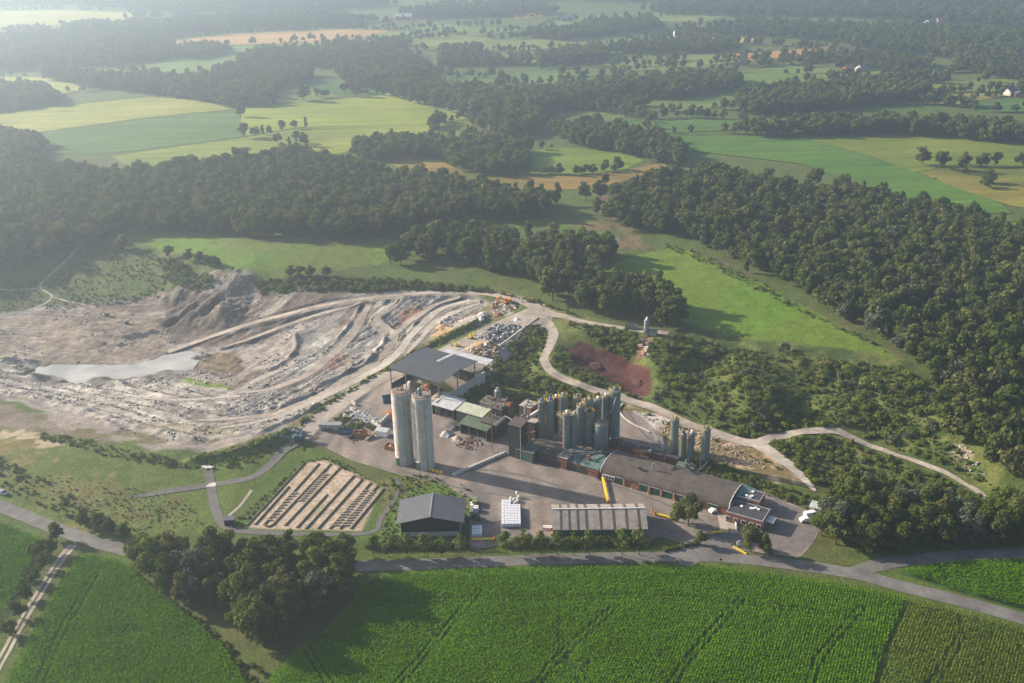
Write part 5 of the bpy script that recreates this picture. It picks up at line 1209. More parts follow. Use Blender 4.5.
def barn():
    x0, x1, y0, y1 = -38.0, -16.6, 268.4, 282.7; cx, cyy = (x0 + x1) / 2, (y0 + y1) / 2; w, d = x1 - x0, y1 - y0; z = 0.0
    t = thing('barn', 'grey gabled barn with dark open front beside the road', 'barn', (cx, cyy, z), 0)
    hx, hy = w / 2 - 1.3, d / 2 - 1.0; e, r = 5.7, 7.9
    b = MB(); b.box((0, -hy, -.3), (2 * hx, .3, 1.9), 'pale_concrete'); b.box((0, hy, -.3), (2 * hx, .3, 1.9), 'pale_concrete')
    for s in (-1, 1): b.box((s * hx, 0, -.3), (.3, 2 * hy - .32, 1.9), 'pale_concrete')
    b.build('plinth', t)
    b = MB(); ins = .06
    for s in (-1, 1):
        yy = s * (hy - ins); b.add([(-hx, yy, 1.6), (hx, yy, 1.6), (hx, yy, e), (0, yy, r - .1), (-hx, yy, e)], [(0, 1, 2, 3, 4) if s < 0 else (4, 3, 2, 1, 0)], 'wall_dark')
        b.box((s * (hx - ins), 0, 1.6), (.12, 2 * hy - .3, e - 1.6), 'wall_dark')
    b.build('wall', t)
    b = MB()
    for k in (0, 4): b.box((-hx + 2 * hx * k / 4, -hy - .18, 0), (.22, .22, e + (r - e) * (1 - abs(k - 2) / 2) - .25), 'steel_mid')
    b.build('front_posts', t)
    for s in (-1, 1):
        b = MB(); b.slab([(0, -d / 2, r), (s * w / 2, -d / 2, e - .15), (s * w / 2, d / 2, e - .15), (0, d / 2, r)][::s], .18, 'roof_slate'); b.build('roof_slope', t)
    b = MB(); b.beam((0, -d / 2, r + .03), (0, d / 2, r + .03), .5, .08, 'steel_grey'); b.build('ridge_cap', t)
    b = MB()
    for s in (-1, 1): b.beam((s * (w / 2 + .1), -d / 2, e - .3), (s * (w / 2 + .1), d / 2, e - .3), .18, .16, 'steel_mid')
    b.build('gutter', t)
barn()

def striped_shed():
    x0, x1, y0, y1 = 11.8, 42.0, 265.2, 280.0; cx, cyy = (x0 + x1) / 2, (y0 + y1) / 2; w, d = x1 - x0, y1 - y0
    t = thing('long_shed', 'long shed with striped corrugated roof and green walls beside the tall hedge', 'shed', (cx, cyy, 0), math.radians(-.8))
    e, r = 4.1, 7.2; b = MB()
    b.box((0, -d / 2 + .5, 0), (w - .8, .2, e - .1), 'green_wall'); b.box((0, d / 2 - .5, 0), (w - .8, .2, e - .1), 'green_wall')
    for s in (-1, 1): b.add([(s * (w / 2 - .5), -d / 2 + .6, 0), (s * (w / 2 - .5), d / 2 - .6, 0), (s * (w / 2 - .5), d / 2 - .6, e), (s * (w / 2 - .5), 0, r - .1), (s * (w / 2 - .5), -d / 2 + .6, e)], [(0, 1, 2, 3, 4)], 'green_wall')
    b.build('wall', t)
    b = MB()
    for s in (-1, 1): b.slab([(-w / 2, 0, r), (w / 2, 0, r), (w / 2, s * d / 2, e), (-w / 2, s * d / 2, e)][::-s], .15, 'roof_asbestos')
    b.build('roof', t)
    b = MB()   # dark translucent strips running down both slopes
    for fx in (.095, .185, .275, .365, .515, .655, .79, .92):
        q = -w / 2 + w * fx; ww = .42
        for s in (-1, 1): b.slab([(q - ww, 0, r + .03), (q + ww, 0, r + .03), (q + ww, s * d / 2 * .995, e + .03), (q - ww, s * d / 2 * .995, e + .03)][::-s], .02, 'roof_brown')
    b.build('roof_strip', t)
    b = MB(); b.beam((-w / 2, 0, r + .06), (w / 2, 0, r + .06), .6, .08, 'roof_pale'); b.build('ridge_cap', t)
    b = MB(); b.box((-w / 2 + .3, -2, 0), (.2, 4, 3.6), 'orange'); b.build('door', t)
striped_shed()

def big_shed():
    """open sided store, dark roof on posts, concrete retaining wall on the low side"""
    A = np.array([-50.9, 371.1]); B = np.array([-29.4, 356.1]); D = np.array([-36.2, 391.1]); hd = math.atan2(B[1] - A[1], B[0] - A[0]); w = np.linalg.norm(B - A); u = (B - A) / w; v = np.array([-u[1], u[0]])
    dl = float((D - A) @ v); z = float(Hgt(-42, 372)); o = A + u * w / 2
    t = thing('open_store', 'big open sided store with dark grey roof on the pit edge', 'shed', (o[0], o[1], z), hd)
    e = 13.0 - z; X0 = -w / 2; X1 = w / 2
    b = MB(); b.slab([(X0, 0, e), (X1, 0, e - .3), (X1, dl * .58, e + .5), (X0, dl * .58, e + .9)], .25, 'roof_dark'); b.slab([(X0, dl * .585, e + .85), (X0 + w * .48, dl * .585, e + .65), (X0 + w * .48, dl, e - .1), (X0, dl, e)], .25, 'roof_dark')
    b.slab([(X0 + w * .55, dl * .585, e + .55), (X1 + .6, dl * .585, e + .4), (X1 + .6, dl * 1.02, e - .3), (X0 + w * .55, dl * 1.02, e - .1)], .25, 'roof_dark'); b.build('roof', t)
    b = MB(); b.slab([(X0 + w * .48, dl * .6, e + .5), (X0 + w * .55, dl * .6, e + .4), (X0 + w * .55, dl, e - .2), (X0 + w * .48, dl, e - .2)], .1, 'roof_pale'); b.build('roof_light', t)
    b = MB(); b.beam((X0, -.06, e - .2), (X1, -.06, e - .5), .15, .4, 'steel_dark'); b.beam((X1 + .05, 0, e - .35), (X1 + .05, dl * .58, e + .3), .12, .35, 'steel_grey'); b.build('fascia', t)
    for q in (X0 + .5, X0 + w / 3, X0 + 2 * w / 3, X1 - .4):
        for yy in (.4, dl * .5, dl - .4): b = MB(); b.box((q, yy, -1), (.35, .35, e + .4), 'steel_mid'); b.build('post', t)
    b = MB(); b.box((X1 + .3, dl * .55, -6.5), (.5, dl * 1.35, 9.8), 'pale_concrete')
    for q in np.arange(-dl * .1, dl * 1.2, 2.0): b.box((X1 + .58, q, -6.5), (.08, .18, 9.8), 'concrete')
    b.build('retaining_wall', t)
    b = MB(); b.box((0, dl - .2, -1), (w - 1, .3, 5.5), 'steel_dark'); b.box((X0 + .2, dl * .5, -1), (.3, dl - 1, 4.0), 'steel_dark'); b.build('back_wall', t)
    zz = float(Hgt(*(A + u * w * .45 + v * 6))) - z
    rng = np.random.default_rng(5)
    for k, (qx, qy, rr, hh) in enumerate(((X0 + 6, 6, 6, 3.6), (X0 + 14, 8, 7, 4.2), (X0 + 21, 7, 5.5, 3.2))):
        b = MB(); heap(b, 0, 0, rr, hh, 'dust' if k != 1 else 'rust', rng); p = o + u * qx + v * qy; ob = b.build('sand_heap', loc=(p[0], p[1], float(Hgt(p[0], p[1])) - .1), smooth_=True)
        tag(ob, ['tan heap of sand under the open store, left bay', 'rusty brown heap in the middle of the open store', 'tan heap of sand under the open store, right bay'][k], 'heap')
    # pale flat roofed annexe behind
    P = np.array([wp(452, 348, 9.5)[:2], wp(493, 359, 9.5)[:2], wp(488, 362, 9.5)[:2], wp(445, 351, 9.5)[:2]])
    return t
def heap(b, x, y, r, h, m, rng, n=22, k=7):
    vs = []; ph = rng.uniform(0, 6, 4)
    for i in range(k):
        f = i / (k - 1); rr = r * (1 - f) + .05
        for j in range(n):
            a = 2 * math.pi * j / n; w = 1 + .14 * math.sin(2 * a + ph[0]) + .09 * math.sin(5 * a + ph[1]) + rng.uniform(-.04, .04)
            vs.append((x + rr * w * math.cos(a), y + rr * w * math.sin(a), h * (f ** 1.15) + (rng.uniform(-.06, .06) * h if 0 < i < k - 1 else (-.4 if i == 0 else 0))))
    fs = [(i * n + j, i * n + (j + 1) % n, (i + 1) * n + (j + 1) % n, (i + 1) * n + j) for i in range(k - 1) for j in range(n)] + [tuple(range((k - 1) * n, k * n))]
    b.add(vs, fs, m)
big_shed()

def arched_hall():
    a = np.array([30.7, 302.0]); e_ = np.array([70.0, 278.0]); hd = math.atan2(e_[1] - a[1], e_[0] - a[0]); L = np.linalg.norm(e_ - a); dp = 14.8
    t = thing('arched_hall', 'long brick hall with dark barrel roof and green doors', 'hall', (a[0], a[1], 0), hd)
    hw = 3.1; b = MB(); b.box((L / 2, .15, 0), (L, .3, hw), 'brick'); b.box((L / 2, dp - .15, 0), (L, .3, hw), 'brick')
    n = 18; R = dp / 2 + .25; rise = 3.1
    def arc(k): th = math.pi * k / n; return dp / 2 - R * math.cos(th), hw - .1 + rise * math.sin(th) ** .9
    for s, X in ((1, .2), (-1, L - .2)):
        vs = [(X, .3, 0), (X, dp - .3, 0)] + [(X,) + arc(k) for k in range(n, -1, -1)]
        b.add(vs, [tuple(range(len(vs)))], 'brick')
    b.build('wall', t)
    b = MB(); vs = []
    for k in range(n + 1):
        y, z = arc(k); vs += [(-.4, y, z), (L + .4, y, z), (-.4, y, z - .2), (L + .4, y, z - .2)]
    fs = []
    for k in range(n):
        q = 4 * k; fs += [(q, q + 1, q + 5, q + 4), (q + 2, q + 6, q + 7, q + 3), (q, q + 4, q + 6, q + 2), (q + 1, q + 3, q + 7, q + 5)]
    fs += [(0, 2, 3, 1), (4 * n, 4 * n + 1, 4 * n + 3, 4 * n + 2)]; b.add(vs, fs, 'roof_arch'); b.build('roof', t)
    b = MB()
    for k in range(n):
        y, z = arc(k); y2, z2 = arc(k + 1)
        for X in (-.45, L + .45): b.tube((X, y, z), (X, y2, z2), .16, 'pale_concrete', 5)
    b.build('roof_edge', t)
    for X, w in ((6.3, 2.6), (15.8, 2.8), (20.2, 2.8), (24.8, 3.0), (29.4, 3.0), (41.0, 3.2)):
        b = MB(); b.box((X, -.06, 0), (w, .22, 2.7), 'green_door')
        for q in np.arange(.5, 2.6, .5): b.box((X, -.18, q), (w, .03, .05), 'steel_dark')
        d = b.build('door', t)
        b = MB(); b.box((X, -.1, 2.7), (w + .5, .34, .25), 'pale_concrete'); b.build('lintel', d)
    for X in (8.6, 18.0, 22.5, 27.1, 31.7, 36.0):
        b = MB(); b.box((X, -.12, 0), (.6, .5, hw - .1), 'brick_pale'); b.build('pier', t)
    for X in (18.6, 27.6, 13.4):
        b = MB(); b.cyl((X, -.55, 0), .12, 1.1, 'orange', 8); b.build('bollard', t)
    f = MB(); f.box((2.6, -.1, 1.0), (4.6, .3, 1.6), 'white'); w_ = f.build('window', t)
    b = MB()
    for q in range(4): b.box((1.0 + q * 1.08, -.27, 1.2), (.85, .06, 1.15), 'glass')
    b.build('pane', w_)
    b = MB(); b.cyl((17, 5.2, 6.6), .3, 2.2, 'steel_grey', 10); b.build('chimney', t)
    # lean-to porch and the teal lean roof at the office end
    b = MB(); b.slab([(L + .6, 5.2, 4.6), (L + 5.2, 5.2, 4.2), (L + 5.2, 12.6, 4.9), (L + .6, 12.6, 5.8)], .15, 'roof_teal'); b.build('lean_roof', t)
    return t, a, hd, L
t_hall = arched_hall()

def office():
    """flat felt roofs with white parapet edges, brick walls, set beyond the hall's end"""
    o = wp(740, 515); t = thing('office', 'brick office with stepped black flat roofs and white edges', 'office', (o[0], o[1], 0), math.radians(-31))
    R = [((-4.2, 4.2), (10.5, 9.5), 3.4), ((3.2, -1.8), (12.0, 8.2), 3.7), ((1.6, 6.6), (7.0, 6.0), 4.6)]
    for k, ((x, y), (w, d), h) in enumerate(R):
        b = MB(); b.box((x, y, 0), (w, d, h), 'brick'); b.build('wall', t)
        b = MB(); b.box((x, y, h + .004), (w - .5, d - .5, .08), 'roof_felt'); r = b.build('roof', t)
        b = MB(); E = .15
        for q in (-1, 1): b.box((x, y + q * (d / 2 - .1), h - .05), (w + .2, E, .3), 'roof_pale'); b.box((x + q * (w / 2 - .1), y, h - .05), (E, d - .3, .3), 'roof_pale')
        b.build('parapet', r)
        for j in range(5):
            b = MB(); px, py = x + random.uniform(-.38, .38) * w, y + random.uniform(-.36, .36) * d; b.box((px, py, h + .07), (.8, .8, .35), 'white'); b.build('roof_vent', r)
    for x in (-2.2, .4, 3.0, 5.6, 8.0):
        b = MB(); b.box((x, -5.92, 1.0), (1.6, .12, 1.3), 'white'); w_ = b.build('window', t); b = MB(); b.box((x, -5.99, 1.1), (1.35, .06, 1.1), 'glass'); b.build('pane', w_)
    for y in (-4.2, -1.6):
        b = MB(); b.box((9.25, y, 1.0), (.12, 1.6, 1.3), 'white'); w_ = b.build('window', t); b = MB(); b.box((9.32, y, 1.1), (.06, 1.35, 1.1), 'glass'); b.build('pane', w_)
    b = MB(); b.box((-6.4, -1.35, 0), (1.2, .14, 2.2), 'green_door'); b.build('door', t)
    b = MB(); b.slab([(9.3, -3.8, 2.9), (12.0, -3.8, 2.8), (12.0, .2, 2.8), (9.3, .2, 2.9)], .12, 'roof_pale'); b.build('canopy', t)
    # curved forecourt wall
    b = MB(); P = [wp(*p) for p in ((722, 511), (729, 509), (734, 513), (734, 520), (736, 526), (737, 531))]
    for p, q in zip(P[:-1], P[1:]): b.beam((p[0], p[1], .5), (q[0], q[1], .5), .35, 1.0, 'pale_concrete')
    tag(b.build('forecourt_wall'), 'low curved pale wall round the office forecourt', 'wall')
office()
strip('path', [(724, 512), (727, 522), (730, 533)], [5, 5.5, 6], 'pale_track', .10, .2, label='pale paved forecourt of the office')

def box_building(name, cat, px, py, w, d, h, rz, wall, roof, label, pitch=0.0, z=None, over=.25, hip=False, open_front=False, door=None, posts=False):
    x, y, zz = wp(px, py); t = thing(name, label, cat, (x, y, zz if z is None else z), math.radians(rz)); b = MB()
    if open_front:
        b.box((0, d / 2 - .1, 0), (w, .2, h), wall)
        for s in (-1, 1): b.box((s * (w / 2 - .1), 0, 0), (.2, d - .4, h), wall)
    else: b.box((0, 0, -.3), (w, d, h + .3 - .02), wall)
    if pitch and not hip:
        for s in (-1, 1): b.add([(s * w / 2, -d / 2, h - .02), (s * w / 2, d / 2, h - .02), (s * w / 2, 0, h + pitch * .5)], [(0, 1, 2)], wall)
    b.build('wall', t)
    b = MB(); W_, D_ = w / 2 + over, d / 2 + over
    if hip: b.slab([(-W_, -D_, h), (W_, -D_, h), (W_, D_, h + pitch), (-W_, D_, h + pitch)], .18, roof)      # a single slope
    elif pitch:
        for s in (-1, 1): b.slab([(-W_, 0, h + pitch), (W_, 0, h + pitch), (W_, s * D_, h), (-W_, s * D_, h)][::-s], .16, roof)
    else: b.box((0, 0, h), (2 * W_, 2 * D_, .22), roof)
    b.build('roof', t)
    if name == 'works_shed' and max(w, d) > 3.8:
        q = random.Random(int(px * 7 + py)); b = MB()
        for k in range(4): b.box((q.uniform(-.4, .4) * w, q.uniform(-.4, .4) * d, h + .1), (q.uniform(.4, 1.1), q.uniform(.4, 1.0), q.uniform(.4, 1.0) + pitch), q.choice(['dust', 'steel_mid', 'rust', 'steel_grey']))
        b.cyl((q.uniform(-.3, .3) * w, q.uniform(-.3, .3) * d, h), .22, 1.6 + pitch, 'steel_grey', 8); b.build('roof_vent', t)
        b = MB(); b.tube((-w / 2 + .3, -d / 2 - .12, 0), (-w / 2 + .3, -d / 2 - .12, h), .09, 'steel_mid', 5); b.tube((w / 2 - .4, -d / 2 - .2, 0), (w / 2 - .4, -d / 2 - .2, h * .7), .14, 'rust', 5); b.tube((w / 2 - .4, -d / 2 - .2, h * .7), (-w * .2, -d / 2 - .2, h * .85), .14, 'rust', 5); b.build('pipe', t)
    if door:
        for dx, dw, dh in door: b = MB(); b.box((dx, -d / 2 - .05, 0), (dw, .14, dh), 'steel_dark'); b.build('door', t)
    if posts or open_front:
        for s in np.linspace(-1, 1, 4): b = MB(); b.box((s * (w / 2 - .2), -d / 2 + .15, 0), (.22, .22, h - .02), 'steel_mid'); b.build('post', t)
    return t
# old works between concrete silos and the battery
YR = -33
box_building('lean_shed', 'shed', 449, 413, 10.5, 8.5, 4.6, YR, 'green_wall', 'roof_pale', 'white roofed shed with green walls behind the concrete silos', pitch=.9, hip=True, open_front=True)
t = box_building('works_tower', 'tower', 518.5, 455, 5.2, 5.0, 13.5, YR, 'wall_dark', 'roof_brown', 'tall black clad tower with flat brown roof', pitch=.7, hip=True, over=.3)
b = MB(); b.box((2.62, -2.54, 0), (.25, .25, 13.4), 'dust'); b.build('corner_trim', t)
box_building('open_canopy', 'canopy', 478, 434, 12.5, 6.5, 4.6, YR, 'steel_dark', 'roof_green', 'green roofed open canopy facing the yard', pitch=1.0, hip=True, open_front=True)
box_building('open_canopy', 'canopy', 474, 424, 12.0, 6.0, 6.0, YR, 'steel_dark', 'roof_lime', 'pale lime roofed shed behind the green canopy', pitch=.8, hip=True)
box_building('works_shed', 'shed', 494, 433, 7.5, 7.0, 6.0, YR, 'steel_dark', 'roof_brown', 'low brown roofed shed left of the black tower', pitch=.6, hip=True)
box_building('works_shed', 'shed', 490, 421, 5.6, 5.0, 9.0, YR, 'steel_mid', 'roof_olive', 'olive topped block behind the green canopy', pitch=.4, hip=True)
box_building('works_shed', 'shed', 500, 428, 4.6, 4.2, 9.4, YR, 'steel_dark', 'roof_brown', 'narrow brown block right of the olive topped one', pitch=.6, hip=True)
box_building('works_shed', 'shed', 506, 421, 5.0, 4.0, 8.0, YR, 'brick', 'rust', 'rusty machine house below the lone pale silo', pitch=.8)
box_building('works_shed', 'shed', 529, 432, 5.0, 5.0, 12.0, YR, 'brick', 'dust', 'dusty brick block topped by vents behind the black tower')
box_building('works_shed', 'shed', 533.5, 444, 3.6, 3.6, 10.0, YR, 'steel_dark', 'dust', 'slim dark block between black tower and battery')
box_building('works_shed', 'shed', 528, 458, 7.2, 5.0, 4.2, YR, 'green_wall', 'roof_teal', 'low teal roofed room at the foot of the black tower', hip=True, pitch=.3, posts=True)
box_building('works_shed', 'shed', 552, 458, 15.0, 9.0, 4.0, YR, 'steel_dark', 'roof_brown', 'low dark flat roofed shed at the foot of the blue capped silos', door=[(-3, 5, 3), (3.5, 5, 3)])
box_building('works_shed', 'shed', 565, 466, 4.0, 4.0, 4.4, YR, 'brick', 'dust', 'small brick block below the orange laddered silo')
box_building('works_shed', 'shed', 585, 468, 15.0, 8.0, 3.6, YR, 'brick', 'roof_teal', 'teal roofed brick shed in front of the battery', pitch=1.3, hip=True, door=[(-2.0, 9.5, 2.7)])
box_building('works_shed', 'shed', 606, 464, 9.0, 8.0, 3.2, YR, 'steel_dark', 'roof_felt', 'dark flat roofed shed below the squat wide silo')
box_building('works_shed', 'shed', 640, 455, 30.0, 3.0, 2.8, YR, 'brick', 'roof_brown', 'narrow brick lean-to along the back of the arched hall')
box_building('works_shed', 'shed', 686, 474, 6.0, 3.2, 3.6, YR, 'green_wall', 'roof_green', 'small green hut below the four silos', pitch=.7)
box_building('garden_shed', 'shed', 383, 435, 4.6, 3.0, 2.4, -20, 'white', 'roof_pale', 'little white hut near the left concrete silo', pitch=.5)
box_building('garden_shed', 'shed', 230, 524, 3.0, 2.4, 2.2, 4, 'black', 'roof_slate', 'black hut beside the drying beds path')
box_building('garden_shed', 'shed', 652, 335, 4.2, 2.8, 2.6, -25, 'steel_grey', 'roof_slate', 'grey hut beside the small rim silo')
box_building('garden_shed', 'shed', 818, 512, 5.0, 4.0, 2.4, -30, 'steel_grey', 'roof_pale', 'pale flat shed at the corner of the car park')

# pipes, gantries, conveyors
def works_pipes():
    b = MB(); base = wp(525, 432)
    for k in range(4): p = wp(517 + k * 2.4, 425, 9.5); q = wp(523 + k * 2.2, 414, 15); b.tube(p, q, .28, 'steel_grey', 8)
    tag(b.build('vent_pipes'), 'four slanting grey pipes rising behind the black tower', 'pipes')
    b = MB(); b.beam(wp(527, 418, 12.5), wp(543, 408, 15.5), .9, .9, 'roof_pale'); b.beam(wp(527, 420, 11), wp(541, 412, 14), .5, .3, 'green_wall'); tag(b.build('conveyor'), 'pale covered conveyor leading up to the blue capped silos', 'conveyor')
    b = MB(); b.cyl(wp(525.4, 419, 9), .5, 6, 'steel_grey', 10); tag(b.build('vent_stack'), 'short pale vent stack behind the brick block', 'chimney')
    b = MB(); P = wp(492.5, 452); b.tube((P[0], P[1], 0), (P[0], P[1], up_height(492.5, 452, 401)), .14, 'rust', 6); tag(b.build('rusty_mast'), 'thin rusty mast standing in the old works', 'mast')
    for k, (a, c) in enumerate((((557, 414), (566, 420)), ((566, 419), (573, 421)), ((572, 414), (589, 410)), ((577, 404), (597, 404)))):
        b = MB(); p = wp(*a, 15.5); q = wp(*c, 15.5); b.beam(p, q, 1.0, .12, 'steel_mid')
        d = Vector(q) - Vector(p); n_ = Vector((-d.y, d.x, 0)).normalized() * .5
        for s in (-1, 1): b.tube(Vector(p) + n_ * s + Vector((0, 0, 1)), Vector(q) + n_ * s + Vector((0, 0, 1)), .05, 'yellow_rail', 4)
        tag(b.build('catwalk'), ['catwalk joining the tops of the left battery silos', 'catwalk between the two front silos', 'catwalk crossing the middle of the battery', 'catwalk along the back row of the battery'][k], 'catwalk')
    b = MB()
    for a, c, z0, z1 in (((660, 482), (676, 466), 4.5, 6.5), ((700, 478), (686, 466), 5, 8), ((664, 470), (704, 470), 5, 5), ((690, 480), (708, 462), 4.5, 7.5)): b.beam(wp(*a, z0), wp(*c, z1), .5, .5, 'steel_dark')
    for a in (664, 676, 688, 700): p = wp(a, 470); b.box((p[0], p[1], 0), (.3, .3, 5), 'steel_mid')
    tag(b.build('pipe_gantry'), 'dark gantry of pipes under the four silos', 'gantry')
    b = MB()
    for a, c, z0, z1 in (((583, 452), (600, 447), 4, 5), ((592, 458), (604, 448), 3, 7), ((575, 455), (610, 452), 5, 5), ((606, 445), (612, 436), 4, 6)): b.beam(wp(*a, z0), wp(*c, z1), .4, .4, 'steel_mid')
    for a, c in ((578, 456), (586, 454), (595, 455), (608, 452)): p = wp(a, c); b.box((p[0], p[1], 0), (.3, .3, 6), 'steel_mid')
    tag(b.build('pipe_gantry'), 'steel frame with braces under the battery of silos', 'gantry')
    # conveyor frame on the waste ground
    b = MB(); p = wp(650, 433); q = wp(664, 452); b.beam((p[0], p[1], 2.2), (q[0], q[1], .8), .9, .4, 'steel_grey'); b.box((p[0], p[1], p[2]), (.3, .3, 2), 'steel_mid'); b.box((q[0], q[1], q[2]), (.3, .3, .8), 'steel_mid')
    tag(b.build('conveyor'), 'low white conveyor behind the lean-to', 'conveyor')
    b = MB(); p = wp(366, 441); q = wp(379, 433); b.beam((p[0], p[1], .5), (q[0], q[1], 1.9), 1.3, .5, 'wood'); b.box((q[0], q[1], 0), (1, .3, 1.7), 'steel_mid'); b.box(((p[0] + q[0]) / 2, (p[1] + q[1]) / 2, 0), (1, .3, .9), 'steel_mid')
    tag(b.build('loading_ramp'), 'sloping brown ramp beside the white hut', 'ramp')
    # hopper chute tumbling from the small silo to the clay pit
    rng = random.Random(4)
    for k in range(7):
        b = MB(); a = 643.5 + rng.uniform(-4, 5); c = 341 + k * 2.6; p = wp(a, c)
        b.T = Matrix.Rotation(rng.uniform(-.5, .5), 4, 'X') @ Matrix.Rotation(rng.uniform(-.3, .3), 4, 'Y'); b.box((0, 0, -.6), (rng.uniform(1.6, 2.6), rng.uniform(1.2, 2.0), 1.5), 'brick_pale' if k % 3 else 'pale_concrete', rng.uniform(0, 3))
        tag(b.build('concrete_block', loc=(p[0], p[1], p[2] + .3)), 'tumbled brick block on the slope under the small rim silo', 'block', 'tumbled blocks under the small rim silo')
works_pipes()

# ------------------------------------------------------------------ yard goods
def wrapped_pallets():
    """white wrapped pallets standing in rows; every pallet a thing of its own"""
    b = MB()
    for q in (-.42, 0, .42): b.box((q, 0, 0), (.12, .8, .14), 'wood')
    b.box((0, 0, .14), (1.0, .82, .03), 'wood'); wood_me = b
    r = bpy.data.objects.new('pallet_load', None); COL.objects.link(r); wood_me.build('pallet', r)
    b = MB(); rng = random.Random(2)
    for k in range(4): b.box((rng.uniform(-.02, .02), rng.uniform(-.02, .02), .17 + k * .32), (.98, .80, .31), 'white_wrap')
    b.box((0, 0, 1.45), (.80, .62, .05), 'white_wrap'); b.build('wrapped_load', r)
    o = np.array(wp(501.5, 528)[:2]); c = 0; first = True
    L1 = 'white wrapped pallet load in the big block between barn and striped shed'
    for i in range(6):
        for j in range(15):
            if i >= 3 and j > 11: continue
            loc = (o[0] + .55 + i * 1.06, o[1] + .5 + j * .98, .06)
            if first: r.location = loc; tag(r, L1, 'pallet load', 'white pallet loads in the yard block'); first = False
            else: dup(r, loc, random.uniform(-.03, .03))
    L2 = 'white wrapped pallet load in the small group by the yellow gate'
    o = np.array(wp(473.5, 537)[:2])
    for i in range(3):
        for j in range(5): q = dup(r, (o[0] + i * 1.12, o[1] + j * 1.0, .06), random.uniform(-.04, .04), L2); q['group'] = 'white pallet loads by the yellow gate'
    b = MB(); b.cyl((0, 0, 0), .42, .95, 'white_bag', 10, r1=.48); b.cyl((0, 0, .95), .48, .25, 'white_bag', 10, r1=.14)
    for a in (0, 1.57, 3.14, 4.71): b.tube((.4 * math.cos(a), .4 * math.sin(a), 1.0), (.15 * math.cos(a), .15 * math.sin(a), 1.45), .03, 'white_bag', 4)
    me = b.build('bulk_bag'); pos = [(511, 500), (514, 501), (512.5, 503.5), (516, 504), (517.5, 500.5), (514, 506), (517, 497), (519, 498.5), (518, 502.5)]
    for k, (a, c_) in enumerate(pos):
        q = me if k == 0 else me.copy()
        if k: COL.objects.link(q)
        p = wp(a, c_); q.location = (p[0], p[1], .06 + (0 if k < 6 else 1.0 if k == 6 else 0)); q.rotation_euler = (0, 0, k); q.scale = (1.0,) * 3
        tag(q, 'white bulk bag in the heap behind the big pallet block', 'bulk bag', 'white bulk bags behind the pallet block')
    # odd crates by the barn
    crates = [(475, 504, 'green_box', (1.8, 3.2, 1.9), 'pale green box container beside the grey barn', 'container'), (476, 511, 'white_bag', (1.7, 2.0, 1.6), 'cream crate standing below the pale green container', 'crate'),
              (472, 507, 'white', (1.2, 2.2, 1.3), 'white tank crate left of the pale green container', 'crate'), (471.5, 513, 'steel_grey', (1.2, 1.6, 1.0), 'grey crate left of the cream crate', 'crate'),
              (474, 518, 'black', (2.2, 1.6, 1.4), 'black machine below the cream crate', 'machine'), (478, 520, 'steel_dark', (1.6, 1.4, 1.2), 'dark grey machine right of the black one', 'machine'), (471, 500, 'wood', (1.0, 1.3, .9), 'stack of brown boards behind the white tank crate', 'stack'),
              (590.5 - 43, 529, 'white', (3.0, 1.2, .9), 'white trough at the left end of the striped shed', 'trough')]
    for a, c_, m, d, l, ct in crates:
        p = wp(a, c_); b = MB(); b.box((0, 0, .1), d, m, 0, .97)
        for sx in (-1, 1):
            for sy in (-1, 1): b.box((sx * d[0] * .46, sy * d[1] * .46, 0), (.16, .16, d[2] + .14), 'steel_mid')
        b.box((0, 0, d[2] + .1), (d[0] * .9, .12, .1), 'steel_mid'); o_ = b.build(ct.replace(' ', '_'), loc=p); o_.rotation_euler = (0, 0, random.uniform(-.1, .1)); tag(o_, l, ct)
wrapped_pallets()

def block_row(a, c, n, m, size, label, group, name='concrete_block'):
    p = np.array(wp(*a)); q = np.array(wp(*c)); hd = math.atan2(q[1] - p[1], q[0] - p[0]); b = MB(); L, w, h = size
    b.box((0, 0, 0), (L, w, h * .62), m); b.box((0, 0, h * .62), (L, w, h * .38), m, 0, .9)
    b.box((-L * .22, 0, h), (.2, .2, .08), m); b.box((L * .22, 0, h), (.2, .2, .08), m); first = b.build(name)
    for k in range(n):
        o = first if k == 0 else first.copy()
        if k: COL.objects.link(o)
        t = (k + .5) / n; o.location = p + (q - p) * t + np.array([0, 0, .06]); o.rotation_euler = (0, 0, hd + random.uniform(-.03, .03)); tag(o, label, 'block', group)
block_row((453.5, 476), (506, 453.5), 15, 'pale_concrete', (1.45, .9, 1.0), 'white concrete block in the long straight row across the yard', 'row of white blocks across the yard')
block_row((424.5, 468.5), (443, 474), 5, 'yellow', (1.15, .7, .8), 'yellow painted block in the short row beside the right concrete silo', 'yellow blocks beside the concrete silos')
block_row((733, 547), (746.5, 554.5), 6, 'yellow', (.75, .35, .4), 'yellow kerb block on the bend of the works entrance', 'yellow kerb blocks at the works entrance')
block_row((484, 381), (420, 425), 2, 'concrete', (1.6, .8, .9), 'grey block lying beside the low shed wall', 'grey blocks near the shed wall')

